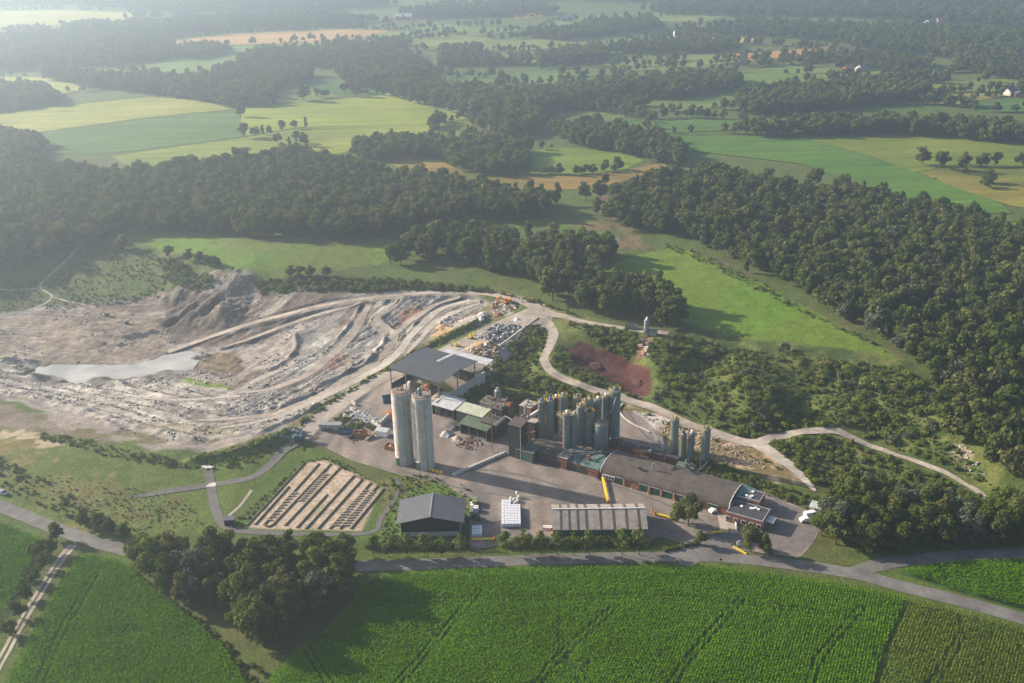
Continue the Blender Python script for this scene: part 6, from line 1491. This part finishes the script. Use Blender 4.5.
def barrier(a, c, label, h=1.0, wide=.45, pa=True, pc=True):
    p = Vector(wp(*a)); q = Vector(wp(*c)); t = thing('barrier', label, 'barrier', tuple(p), 0); d = q - p; b = MB(); b.beam((0, 0, h), tuple(d + Vector((0, 0, h))), wide, .45, 'yellow'); b.build('boom', t)
    for on, e in ((pa, Vector((0, 0, 0))), (pc, d)):
        if on: b = MB(); b.box((e.x, e.y, e.z), (.5, .5, 1.5), 'orange'); b.cyl((e.x, e.y, e.z + 1.5), .2, .3, 'orange', 8); b.build('post', t)
barrier((602, 477), (608, 504.5), 'long yellow barrier across the yard from the hall to the striped shed', wide=.75)
barrier((655, 515.5), (675, 521.5), 'yellow barrier between striped shed and the big tree')
barrier((471.5, 541.5), (494.5, 541.5), 'yellow barrier at the gate by the small pallet group', wide=.5)
barrier((709, 535.5), (729, 532.5), 'yellow barrier across the works entrance by the office')
for k, (a, c_) in enumerate(((602, 474), (625, 486), (632, 489), (648, 494), (613, 482), (652, 512))):
    p = wp(a, c_); b = MB(); b.cyl((0, 0, 0), .22, 1.2, 'orange', 8); b.cyl((0, 0, 1.2), .22, .1, 'orange', 8, r1=.1); b.box((0, 0, 0), (.6, .6, .08), 'pale_concrete')
    tag(b.build('bollard', loc=p), 'orange bollard guarding the yard between the arched hall and the striped shed', 'bollard', 'orange bollards in the yard')
def gate():
    p = Vector(wp(470.5, 551)); q = Vector(wp(496, 551)); t = thing('gate', 'dark low gate across the entrance beside the barn', 'gate', tuple(p)); d = q - p
    for e in (Vector((0, 0, 0)), d): b = MB(); b.box(tuple(e), (.25, .25, 1.5), 'steel_dark'); b.build('post', t)
    b = MB()
    for h in (.25, .6, .95, 1.3): b.tube((0, 0, h), tuple(d + Vector((0, 0, h))), .06, 'steel_dark', 5)
    for f in np.linspace(.04, .96, 20): b.tube(tuple(d * f + Vector((0, 0, .25))), tuple(d * f + Vector((0, 0, 1.3))), .03, 'steel_dark', 4)
    b.build('gate_leaf', t)
gate()
def board(px, py, w, h, m, label, name='sign', rz=0.0, post=.6):
    p = wp(px, py); t = thing(name, label, 'sign', p, rz); b = MB(); b.box((0, 0, post), (w, .14, h), m); b.build('panel', t)
    for s in (-1, 1): b = MB(); b.box((s * w * .36, .09, 0), (.08, .06, post + h * .9), 'steel_mid'); b.build('post', t)
board(738.3, 546.5, 1.2, 1.7, 'white', 'white upright sign beside the yellow kerb blocks', rz=.2, post=.4)
board(720.5, 563, .8, .8, 'green_wall', 'small dark post sign on the field side of the road', rz=0, post=.9)
board(484, 558.5, .5, .5, 'white', 'tiny white plate sign on the road edge by the gate', rz=0, post=.5)

# ------------------------------------------------------------------ vehicles and machines
def car(px, py, rz, paint, label, van=False, pickup=False, name='parked_car'):
    p = wp(px, py); t = thing(name, label, 'van' if van else 'car', (p[0], p[1], p[2] + .06), math.radians(rz)); L, w = (4.9, 1.95) if van or pickup else (4.3, 1.8)
    def hull(prof, half, m, nm, inset=0.0, parent=t):
        b = MB(); n = len(prof); vs = [(x, -half + inset * (z > .95) * (z - .95), z) for x, z in prof] + [(x, half - inset * (z > .95) * (z - .95), z) for x, z in prof]
        b.add(vs, [tuple(range(n))[::-1], tuple(range(n, 2 * n))] + [(k, (k + 1) % n, n + (k + 1) % n, n + k) for k in range(n)], m); return b.build(nm, parent)
    if van: prof = [(-2.4, .3), (2.3, .3), (2.45, .55), (2.4, .95), (1.75, 1.12), (1.15, 1.95), (-2.35, 2.0), (-2.45, .6)]
    elif pickup: prof = [(-2.45, .35), (2.3, .35), (2.45, .6), (2.35, 1.0), (1.3, 1.08), (.75, 1.7), (-.5, 1.72), (-.65, 1.05), (-2.45, 1.05)]
    else: prof = [(-2.1, .28), (2.05, .28), (2.15, .5), (2.1, .78), (1.15, .95), (.55, 1.42), (-.95, 1.46), (-1.75, 1.0), (-2.12, .9)]
    body = hull(prof, w / 2, paint, 'body', .22)
    b = MB()
    if van: zs = [(1.72, 1.17), (1.2, 1.86)]
    elif pickup: zs = [(1.27, 1.12), (.8, 1.63)]
    else: zs = [(1.12, 1.0), (.6, 1.37)]
    (xa, za), (xb, zb) = zs; b.add([(xa + .03, -w * .40, za), (xa + .03, w * .40, za), (xb + .03, w * .36, zb), (xb + .03, -w * .36, zb)], [(0, 1, 2, 3)], 'glass'); b.build('windscreen', t)
    b = MB(); xr = -.85 if not van else .2
    for s in (-1, 1): b.add([(xr, s * (w / 2 - .03), 1.0), (xb + .1, s * (w / 2 - .03), 1.0), (xb - .1, s * (w / 2 - .09), zb - .06), (xr + .1, s * (w / 2 - .09), zb - .06)], [(0, 1, 2, 3)], 'glass')
    b.build('side_windows', t)
    for sx in (-1.32, 1.38):
        for s in (-1, 1):
            b = MB(); b.tube((sx, s * (w / 2 - .2), .33), (sx, s * (w / 2 + .02), .33), .33, 'tyre', 14); wh = b.build('wheel', t)
            b = MB(); b.tube((sx, s * (w / 2 - .1), .33), (sx, s * (w / 2 + .04), .33), .19, 'steel_grey', 10); b.build('rim', wh)
    for s in (-1, 1): b = MB(); b.box((2.1 if not (van or pickup) else 2.4, s * w * .34, .6), (.12, .3, .16), 'white'); b.build('headlight', t)
    return t
car(633, 485.5, -31, 'white', 'white pickup parked by the green doors of the arched hall', pickup=True)
car(715, 511.5, 25, 'white', 'white car parked at the end of the arched hall', name='parked_car')
car(806, 521, 10, 'white', 'white car parked at the edge of the office car park, nearer the camera')
car(811, 516.5, 14, 'white', 'white van parked behind the white car on the office car park', van=True)
car(3, 494, -25, 'steel_grey', 'silver car driving on the road at the left edge')

def trailer():
    p = wp(331, 430); t = thing('truck_trailer', 'silver tipping trailer with red frame beside the green bank', 'trailer', p, math.radians(-6)); b = MB()
    b.add([(-4.2, -1.2, 1.3), (4.2, -1.2, 1.3), (4.2, 1.2, 1.3), (-4.2, 1.2, 1.3), (-4.5, -1.3, 2.9), (4.4, -1.3, 2.9), (4.4, 1.3, 2.9), (-4.5, 1.3, 2.9)], [(0, 3, 2, 1), (0, 1, 5, 4), (1, 2, 6, 5), (2, 3, 7, 6), (3, 0, 4, 7), (4, 5, 6, 7)], 'steel_grey')
    for x in np.linspace(-4, 4, 9): b.box((x, -1.3, 1.35), (.1, .1, 1.5), 'white')
    b.build('body', t); b = MB(); b.box((0, 0, .9), (8.4, .9, .35), 'red'); b.box((4.0, 0, .3), (.25, 1.4, .7), 'red'); b.build('frame', t)
    for x in (-3.2, -2.0, -.8):
        for s in (-1, 1): b = MB(); b.tube((x, s * .75, .5), (x, s * 1.15, .5), .5, 'tyre', 14); b.build('wheel', t)
trailer()
def skip(px, py, L, w, h, m, rz, label, fill=None, name='skip_container'):
    p = wp(px, py); t = thing(name, label, 'container', p, math.radians(rz)); b = MB(); b.box((0, 0, .15), (L, w, .12), m)
    for s in (-1, 1): b.box((0, s * (w / 2 - .06), .27), (L, .12, h), m); b.box((s * (L / 2 - .06), 0, .27), (.12, w - .24, h), m)
    for x in np.linspace(-L / 2 + .3, L / 2 - .3, 7): b.box((x, -w / 2 - .05, .2), (.12, .1, h), m); b.box((x, w / 2 + .05, .2), (.12, .1, h), m)
    b.build('body', t)
    if fill: b = MB(); heap(b, 0, 0, min(L, w) * .46, h + .35, fill, np.random.default_rng(1), 14, 5); f = b.build('fill', t); f.scale = (L / w * .9, .9, 1); f.location = (0, 0, .3)
skip(346, 433.5, 6.0, 2.4, 1.6, 'blue_grey', -7, 'dark blue open skip right of the silver trailer')
skip(360.5, 436, 5.4, 2.4, 1.6, 'skip_orange', -7, 'rusty orange skip right of the dark blue one', 'rust')
skip(391, 449, 4.2, 2.6, 1.5, 'skip_orange', -25, 'brown skip at the foot of the left concrete silo', 'dust')
skip(388, 401.5, 4.5, 3.0, 2.2, 'blue_grey', 20, 'blue grey container below the open store corner')
skip(631, 328.5, 5.6, 2.4, 1.8, 'steel_grey', -8, 'pale grey container at the edge of the wood left of the rim silo')
def screener(px, py, label, rz=25, s=1.0, m='blue'):
    """tracked screening plant: hopper, body, tracks and an inclined belt"""
    p = wp(px, py); t = thing('screening_machine', label, 'machine', p, math.radians(rz)); t.scale = (s, s, s)
    for q in (-1, 1): b = MB(); b.box((0, q * 1.0, 0), (3.6, .5, .85), 'steel_dark', 0, .9); b.build('track', t)
    b = MB(); b.box((0, 0, .85), (4.2, 1.9, 1.3), m); b.box((-1.2, 0, 2.15), (1.4, 1.6, .6), m); b.build('body', t)
    b = MB(); b.cyl((2.3, 0, 1.6), .8, 1.4, 'steel_grey', 4, r1=1.7, cap=False); b.box((2.3, 0, 1.2), (1.2, 1.2, .4), 'steel_grey'); b.build('hopper', t)
    b = MB(); b.beam((-1.5, 0, 1.4), (-6.5, 0, 3.6), .9, .35, m); b.beam((1, 1.4, 1.2), (2.5, 4.6, 2.6), .7, .3, m); b.build('belt', t)
    b = MB(); b.tube((-3.5, .5, .2), (-4.2, .5, 2.5), .08, 'steel_mid', 4); b.tube((-3.5, -.5, .2), (-4.2, -.5, 2.5), .08, 'steel_mid', 4); b.build('prop', t)
screener(299, 441, 'blue and grey screening machine beside the road junction', 24, 1.05, 'blue_grey')
screener(296, 434, 'grey screening machine just behind the blue one', -12, .7, 'steel_grey')
screener(351, 438.5, 'small dark machine parked on the dirt road below the skips', 40, .5, 'steel_dark')
def excavator(px, py, rz, label, m='orange', s=1.0):
    p = wp(px, py); t = thing('excavator', label, 'excavator', p, math.radians(rz)); t.scale = (s, s, s)
    for q in (-1, 1): b = MB(); b.box((0, q * 1.05, 0), (3.6, .55, .9), 'steel_dark', 0, .88); b.build('track', t)
    b = MB(); b.cyl((0, 0, .8), .8, .3, 'steel_dark', 14); b.box((-.4, 0, 1.1), (3.2, 2.4, 1.2), m); b.box((-1.5, 0, 2.3), (1.1, 2.2, .35), m); b.build('body', t)
    b = MB(); b.box((.5, .65, 2.3), (1.5, 1.0, 1.0), m, 0, .85); c = b.build('cab', t); b = MB(); b.box((1.2, .65, 2.4), (.12, .85, .75), 'glass'); b.build('cab_window', c)
    b = MB(); b.beam((1.1, -.3, 1.9), (3.2, -.3, 4.4), .4, .55, m); b.beam((3.2, -.3, 4.4), (5.2, -.3, 3.6), .4, .5, m); b.beam((5.2, -.3, 3.6), (5.6, -.3, 1.0), .3, .4, m); b.build('boom', t)
    b = MB(); b.add([(5.2, -.9, 1.0), (6.0, -.9, 1.1), (5.6, -.9, .1), (5.2, .3, 1.0), (6.0, .3, 1.1), (5.6, .3, .1)], [(0, 1, 2), (3, 5, 4), (0, 2, 5, 3), (1, 4, 5, 2), (0, 3, 4, 1)], 'steel_dark'); b.build('bucket', t)
excavator(507, 304, 200, 'orange excavator working in the rubble yard near the road junction', 'orange')
excavator(471, 338.5, 60, 'yellow excavator at the edge of the stone store', 'yellow', .6)
excavator(458, 346.5, 160, 'small yellow excavator behind the open store roof', 'yellow', .55)
excavator(127, 324, 20, 'bluish digger parked on the pit floor', 'blue_grey', .55)
excavator(107, 316, 180, 'dark digger at the foot of the scrubby pit slope', 'steel_dark', .55)
excavator(530, 299 + 3, 190, 'orange digger beside the belt of trees above the junction', 'skip_orange', .7)

# ------------------------------------------------------------------ heaps and rubble
rg = np.random.default_rng(21)
for px, py, r, h, m, l in ((481, 318.5, 1.8, 1.1, 'white_bag', 'bright white heap beside the excavator yard'), (476, 319.5, 2.2, 1.1, 'rock_grey', 'grey white heap left of the bright white one'), (517, 320, 2.2, 1.1, 'white_bag', 'white heap at the road junction'),
                          (499, 315.5, 3.0, 1.4, 'rust', 'dark brown heap beside the rubble yard'), (396, 412, 4.0, 2.2, 'rust', 'brown heap beside the walled bunker'), (505, 304, 2.2, 1.3, 'skip_orange', 'orange heap next to the orange excavator'),
                          (447, 434, 3.2, 1.8, 'rock_grey', 'grey rubble heap under the white roofed shed'), (457, 439, 2.6, 1.3, 'dust', 'pale dust heap left of the green canopy'), (455, 428, 2.2, 1.2, 'steel_dark', 'dark scrap heap behind the pale dust heap'),
                          (592, 366, 5.0, .9, 'rock_red', 'low reddish heap in the red clay pit'), (640, 382, 2.6, 1.1, 'rock_red', 'brown heap at the right end of the red clay pit')):
    x, y, z = wp(px, py); b = MB(); heap(b, 0, 0, r, h, m, rg); o = b.build('heap', loc=(x, y, z - .05)); tag(o, l, 'heap')
def rubble(name, poly, n, sz, m, label, seed):
    """loose stones nobody could count: one object"""
    P = tpoly(poly); rng = np.random.default_rng(seed); b = MB(); x0, y0 = P.min(0); x1, y1 = P.max(0); c = 0
    while c < n:
        x, y = rng.uniform(x0, x1), rng.uniform(y0, y1)
        if not inside(np.array([x]), np.array([y]), P)[0]: continue
        s = rng.uniform(*sz); b.T = Matrix.Translation((x, y, float(Hgt(x, y)))) @ Matrix.Rotation(rng.uniform(0, 6), 4, 'Z') @ Matrix.Rotation(rng.uniform(-.4, .4), 4, 'X'); b.box((0, 0, -.2 * s), (s, s * rng.uniform(.5, 1), s * rng.uniform(.5, .9)), m[int(rng.integers(len(m)))], 0, rng.uniform(.5, .95)); c += 1
    b.T = None; stuff(b.build(name), label)
rubble('rubble', [(343, 418), (350, 408), (362, 411), (382, 422), (372, 426)], 420, (.5, 1.5), ['rock_grey', 'pale_concrete', 'steel_grey'], 'heap of pale broken rubble behind the green bank', 1)
rubble('stone_slabs', [(478, 338), (496, 325), (522, 325), (512, 335), (495, 343)], 420, (.6, 1.6), ['rock_grey', 'steel_grey', 'steel_dark', 'steel_mid'], 'grey stone slabs laid out in the upper store yard', 2)
rubble('stone_blocks', [(470, 350), (490, 342), (504, 348), (497, 358), (478, 358)], 260, (.8, 2.0), ['brick_pale', 'skip_orange', 'dust', 'pale_concrete', 'wood'], 'orange and cream stone blocks stacked behind the open store', 3)
rubble('rubble', [(492, 303), (512, 300), (516, 308), (500, 316), (490, 312)], 150, (.5, 1.6), ['rock_grey', 'rust', 'dust', 'pale_concrete'], 'mixed rubble round the orange excavator', 4)
rubble('rubble', [(60, 384), (170, 380), (240, 394), (300, 385), (340, 360), (362, 362), (310, 400), (240, 414), (150, 405), (60, 396)], 420, (.3, .8), ['rock_grey', 'dust', 'pale_concrete'], 'loose stones strewn over the pit benches', 5)
rubble('rubble', [(640, 412), (690, 428), (740, 446), (770, 470), (720, 462), (670, 440)], 300, (.3, .9), ['dust', 'rock_grey', 'brick_pale'], 'loose stones on the bare ground behind the four silos', 6)
rubble('rubble', [(955, 445), (968, 446), (985, 475), (972, 478)], 24, (.4, 1.0), ['dust', 'rock_grey'], 'pale stones on the wooded bank at the right', 7)
rubble('scrap', [(455, 446), (470, 436), (486, 444), (472, 451)], 90, (.4, 1.1), ['steel_dark', 'rust', 'wood', 'steel_mid'], 'scrap and timber lying under the green canopy', 8)
def broken_rock():
    rng = np.random.default_rng(33); b = MB(); m = BENCH_FACE * (rim_d < 60) * (TRK > .6); I = np.argwhere(m > .35); I = I[rng.permutation(len(I))[:2600]]
    J = np.argwhere((pit_in > .9) & (TRK > .8) & (fbm(GX, GY, 10, 83, 3) > .60)); J = J[rng.permutation(len(J))[:1100]]
    for k, (i, j) in enumerate(np.concatenate([I, J])):
        x = GX[i, j] + rng.uniform(-.5, .5); y = GY[i, j] + rng.uniform(-.5, .5)
        if pd[i, j] > -1: continue
        s_ = rng.uniform(.25, .95) * (1.3 if rng.random() < .08 else 1)
        b.T = Matrix.Translation((x, y, float(Hgt(x, y)))) @ Matrix.Rotation(rng.uniform(0, 6), 4, 'Z') @ Matrix.Rotation(rng.uniform(-.5, .5), 4, 'X')
        b.box((0, 0, -.25 * s_), (s_ * 1.5, s_, s_ * rng.uniform(.5, .9)), ('pit_rock', 'rock_grey', 'pit_rock', 'dust')[int(rng.integers(4))], 0, rng.uniform(.5, .9))
    b.T = None; stuff(b.build('broken_rock'), 'broken rock lying along the bench faces of the pit')
mat('pit_rock', (.19, .165, .145), .95, var=.4, scale=.8)
broken_rock()
# bunker walls
def bunker(a, c, h, label):
    p = np.array(wp(*a)); q = np.array(wp(*c)); b = MB(); n = max(2, int(np.linalg.norm(q - p) / 1.5)); d = (q - p) / n; hd = math.atan2(d[1], d[0])
    for k in range(n):
        m_ = p + d * (k + .5)
        for j in range(int(h / .75)): b.box((m_[0], m_[1], m_[2] - .1 + j * .75), (np.linalg.norm(d[:2]) - .04, .7, .72), 'concrete', hd)
    tag(b.build('bunker_wall'), label, 'wall')
bunker((380, 427), (389, 418), 2.6, 'stepped concrete bunker wall between rubble and silos')
bunker((372, 423), (381, 429), 2.0, 'short concrete bunker wall at the end of the rubble heap')
bunker((500, 346), (538, 318), .8, 'long concrete edge wall of the upper store yard')
bunker((352, 403), (356, 406), 2.0, 'small concrete corner wall behind the rubble heap')
def kerb():
    b = MB(); P = spline(tpoly([(623, 404), (619, 410), (624, 418), (634, 425), (645, 430), (654, 434)]), 1.5)
    for p, q in zip(P[:-1], P[1:]): b.beam((p[0], p[1], float(Hgt(*p)) + .2), (q[0], q[1], float(Hgt(*q)) + .2), .45, .6, 'concrete')
    tag(b.build('kerb_wall'), 'curved pale kerb wall round the waste ground', 'wall')
kerb()
# upper annexe: pale flat roof between store and stone yard
def annexe():
    z = 9.2; pts = [wp(*p, z) for p in ((447.5, 349), (493.5, 359.5), (487, 365), (437, 352.5))]; t = thing('annexe_roof', 'long pale flat roof behind the open store', 'shed', (0, 0, 0)); b = MB(); b.slab(pts, .2, 'roof_pale'); b.build('roof', t)
    for p in pts: b = MB(); h = float(Hgt(p[0], p[1])); b.box((p[0], p[1], h - .3), (.3, .3, p[2] - h + .1), 'steel_mid'); b.build('post', t)
annexe()

# ------------------------------------------------------------------ drying beds: long ridges of earth with weeds
def beds():
    def ridge(pts, h, w, m, name, label, loop=False):
        P = spline(tpoly(pts), 1.0); d = np.gradient(P, axis=0); d /= np.linalg.norm(d, axis=1)[:, None] + 1e-9; nr = np.stack([-d[:, 1], d[:, 0]], 1); V = []
        prof = ((-1, -.05), (-.55, .75), (0, 1), (.55, .75), (1, -.05)); hh = h * (.75 + .5 * fbm(P[:, 0], P[:, 1], 3, 31, 3))
        for u, v in prof: q = P + nr * u * w / 2; V.append(np.stack([q[:, 0], q[:, 1], Hgt(q[:, 0], q[:, 1]) + v * hh], 1))
        V = np.stack(V, 1); idx = np.arange(len(P) * 5).reshape(-1, 5); Fq = np.stack([idx[:-1, :-1], idx[:-1, 1:], idx[1:, 1:], idx[1:, :-1]], -1).reshape(-1, 4)[:, ::-1]
        o = bpy.data.objects.new(name, quad_mesh(name, V.reshape(-1, 3), Fq, [m])); COL.objects.link(o); return o
    lines = [[(247, 526), (305, 463)], [(255, 525), (289, 487)], [(264, 525), (319, 464)], [(264, 525), (269, 527), (273, 525)], [(273, 525), (331, 464)], [(285, 526), (340, 468)], [(297, 528), (327, 495)], [(306, 529), (354, 476)], [(318, 529), (362, 480)], [(330, 529), (371, 483)],
             [(340, 529), (378, 486)], [(351, 529), (384, 489)], [(355, 476), (359, 477), (362, 480)]]
    mat('bed_bank', (.105, .095, .05), .95, var=.4, scale=1.2)
    for pts in lines:
        o = ridge(pts, .45, 1.0, 'bed_bank', 'earth_bank', None); structure(o, 'low dark weedy bank between the drying beds')
    # rows of little heaps on the right-hand beds
    for (a, c, n) in (((345, 527), (373, 492), 14), ((335, 527), (366, 490), 14), ((300, 502), (326, 474), 12), ((268, 522), (296, 492), 10)):
        p = np.array(tpoly([a, c])); b = MB()
        for k in range(n):
            q = p[0] + (p[1] - p[0]) * (k + .5) / n; b.box((q[0], q[1], float(Hgt(*q)) - .1), (2.4, .5, .55), 'dust', .15, .7)
        stuff(b.build('earth_heaps'), 'row of small earth ribs on a drying bed')
beds()
# a low white and cream farm scatter beyond
def house(px, py, w, d, h, rz, wall, roof, label, z=FAR_Z):
    x, y, zz = wp(px, py, z); t = thing('farmhouse', label, 'house', (x, y, z), math.radians(rz)); p = h * .75; b = MB(); b.box((0, 0, -.5), (w, d, h + .5), wall)
    for s in (-1, 1): b.add([(s * w / 2, -d / 2, h), (s * w / 2, d / 2, h), (s * w / 2, 0, h + p)], [(0, 1, 2)], wall)
    b.build('wall', t); b = MB()
    for s in (-1, 1): b.slab([(-w / 2 - .4, 0, h + p + .15), (w / 2 + .4, 0, h + p + .15), (w / 2 + .4, s * (d / 2 + .5), h - .2), (-w / 2 - .4, s * (d / 2 + .5), h - .2)][::-s], .2, roof)
    r = b.build('roof', t); b = MB(); b.box((w * .28, .6, h + p * .5), (.9, .9, p * .5 + 1.2), 'brick'); b.build('chimney', r)
    for s in np.linspace(-.35, .35, 4): b = MB(); b.box((s * w, -d / 2 - .04, h * .3), (1.3, .1, 1.4), 'glass'); b.build('window', t)
    b = MB(); b.box((w * .05, -d / 2 - .04, 0), (1.2, .12, 2.2), 'wood'); b.build('door', t)
HS = [(515, 130, 15, 9, 4, 20, 'brick', 'red_roof', 'red roofed farmhouse among trees beyond the small bright meadow'), (500, 132.5, 8, 6, 3, -10, 'house_white', 'roof_slate', 'small white farm building left of the red roofed farmhouse'),
      (863, 70.5, 14, 9, 4, 25, 'house_white', 'roof_slate', 'bright white house at the end of the far right meadow'), (858, 72, 9, 7, 3.5, 80, 'house_white', 'roof_pale', 'small white shed beside the far white house'),
      (897, 69, 11, 9, 5, 70, 'red_roof', 'red_roof', 'red gabled farmhouse right of the far white house'), (909, 68, 13, 9, 4, 15, 'house_white', 'red_roof', 'white farmhouse with bright red roof at the far hedge'),
      (848, 71.5, 10, 8, 3.5, 10, 'brick', 'red_roof', 'brown barn left of the far white house'), (1012, 95, 14, 9, 4, 20, 'house_white', 'roof_slate', 'grey roofed house by the pale stubble field at the right edge'), (1019, 97, 10, 8, 3.5, 70, 'brick', 'roof_slate', 'dark roofed brick barn at the right edge'),
      (942, 23, 20, 12, 5, 5, 'house_white', 'red_roof', 'distant red roofed house in the far woods'), (930, 25, 16, 11, 5, 30, 'house_white', 'roof_slate', 'distant white house left of the far red roofed one'),
      (680, 36, 18, 11, 5, 10, 'house_white', 'roof_slate', 'distant white house near the far pink fields'), (688, 35, 14, 11, 5, 60, 'brick', 'red_roof', 'distant brick barn right of the white house near the pink fields'),
      (404, 19.5, 30, 14, 6, 0, 'house_white', 'roof_pale', 'long white hall far away on the left plain'), (343, 69, 14, 10, 4, 15, 'house_white', 'red_roof', 'pink roofed farmhouse in the trees beside the far lane'), (337, 69.5, 9, 8, 4, 60, 'house_white', 'roof_pale', 'pale barn left of the pink roofed farmhouse'),
      (564, 20.5, 16, 10, 5, 30, 'house_white', 'roof_pale', 'white farm building far beyond the hedge lines'), (1000, 45, 18, 11, 5, 10, 'house_white', 'roof_pale', 'white house in the far woods at the right'), (1010, 46, 14, 10, 4, 50, 'house_white', 'roof_slate', 'grey roofed house right of the white one in the far woods')]
for h in HS: house(*h)

# ------------------------------------------------------------------ pipe runs between the old works and the silos
PR = [((495, 425, 10), (505, 416, 12), (520, 424, 11), .22, 'steel_grey', 'grey pipe from the rusty machine house over the brown roofs'), ((509, 430, 8), (522, 434, 10), (534, 432, 12.5), .25, 'rust', 'rusty pipe running over the works towards the brick block'),
      ((533, 440, 11), (545, 440, 9), (557, 447, 6), .3, 'steel_mid', 'dark duct from the slim block down under the blue capped silos'), ((566, 452, 6), (583, 452, 6.5), (600, 452, 6), .28, 'steel_mid', 'level grey pipe below the middle silos'),
      ((570, 414, 17.5), (575, 411, 18.5), (582, 407, 17), .16, 'white', 'thin white pipe bowed between the front silo tops'), ((604, 418, 12), (612, 410, 15), (616, 398, 19), .18, 'steel_grey', 'pale pipe climbing from the squat silo to the tallest one'),
      ((610, 455, 4), (622, 462, 5.5), (640, 468, 6.5), .3, 'steel_dark', 'dark pipe dropping behind the arched hall'), ((676, 440, 8), (683, 434, 11.5), (690, 433, 12), .14, 'white', 'thin white pipe joining the two short silos')]
for a, c, e, r, m, l in PR:
    b = MB(); p, q, w_ = (Vector(wp(*k)) for k in (a, c, e)); b.tube(p, q, r, m, 7); b.tube(q, w_, r, m, 7)
    for k in (p, w_): b.box((k.x, k.y, k.z - r), (r * 3, r * 3, r * 2.4), m)
    g = float(Hgt(q.x, q.y)); b.box((q.x, q.y, g), (.18, .18, max(.5, q.z - g)), 'steel_mid'); tag(b.build('pipe_run'), l, 'pipe')
# tyre worn lines on the yard, faint darker strips
for pts, w in (([(440, 480), (480, 470), (540, 480), (590, 500)], 1.0), ([(400, 470), (450, 486), (500, 495), (545, 498)], .9), ([(460, 484), (478, 500), (482, 530)], 1.2), ([(612, 485), (650, 498), (700, 520), (725, 540)], 1.1), ([(628, 412), (645, 435), (668, 452)], .9)):
    strip('path', pts, w, 'asphalt_path', .085, .25, label='faint dark wheel track worn into the yard')
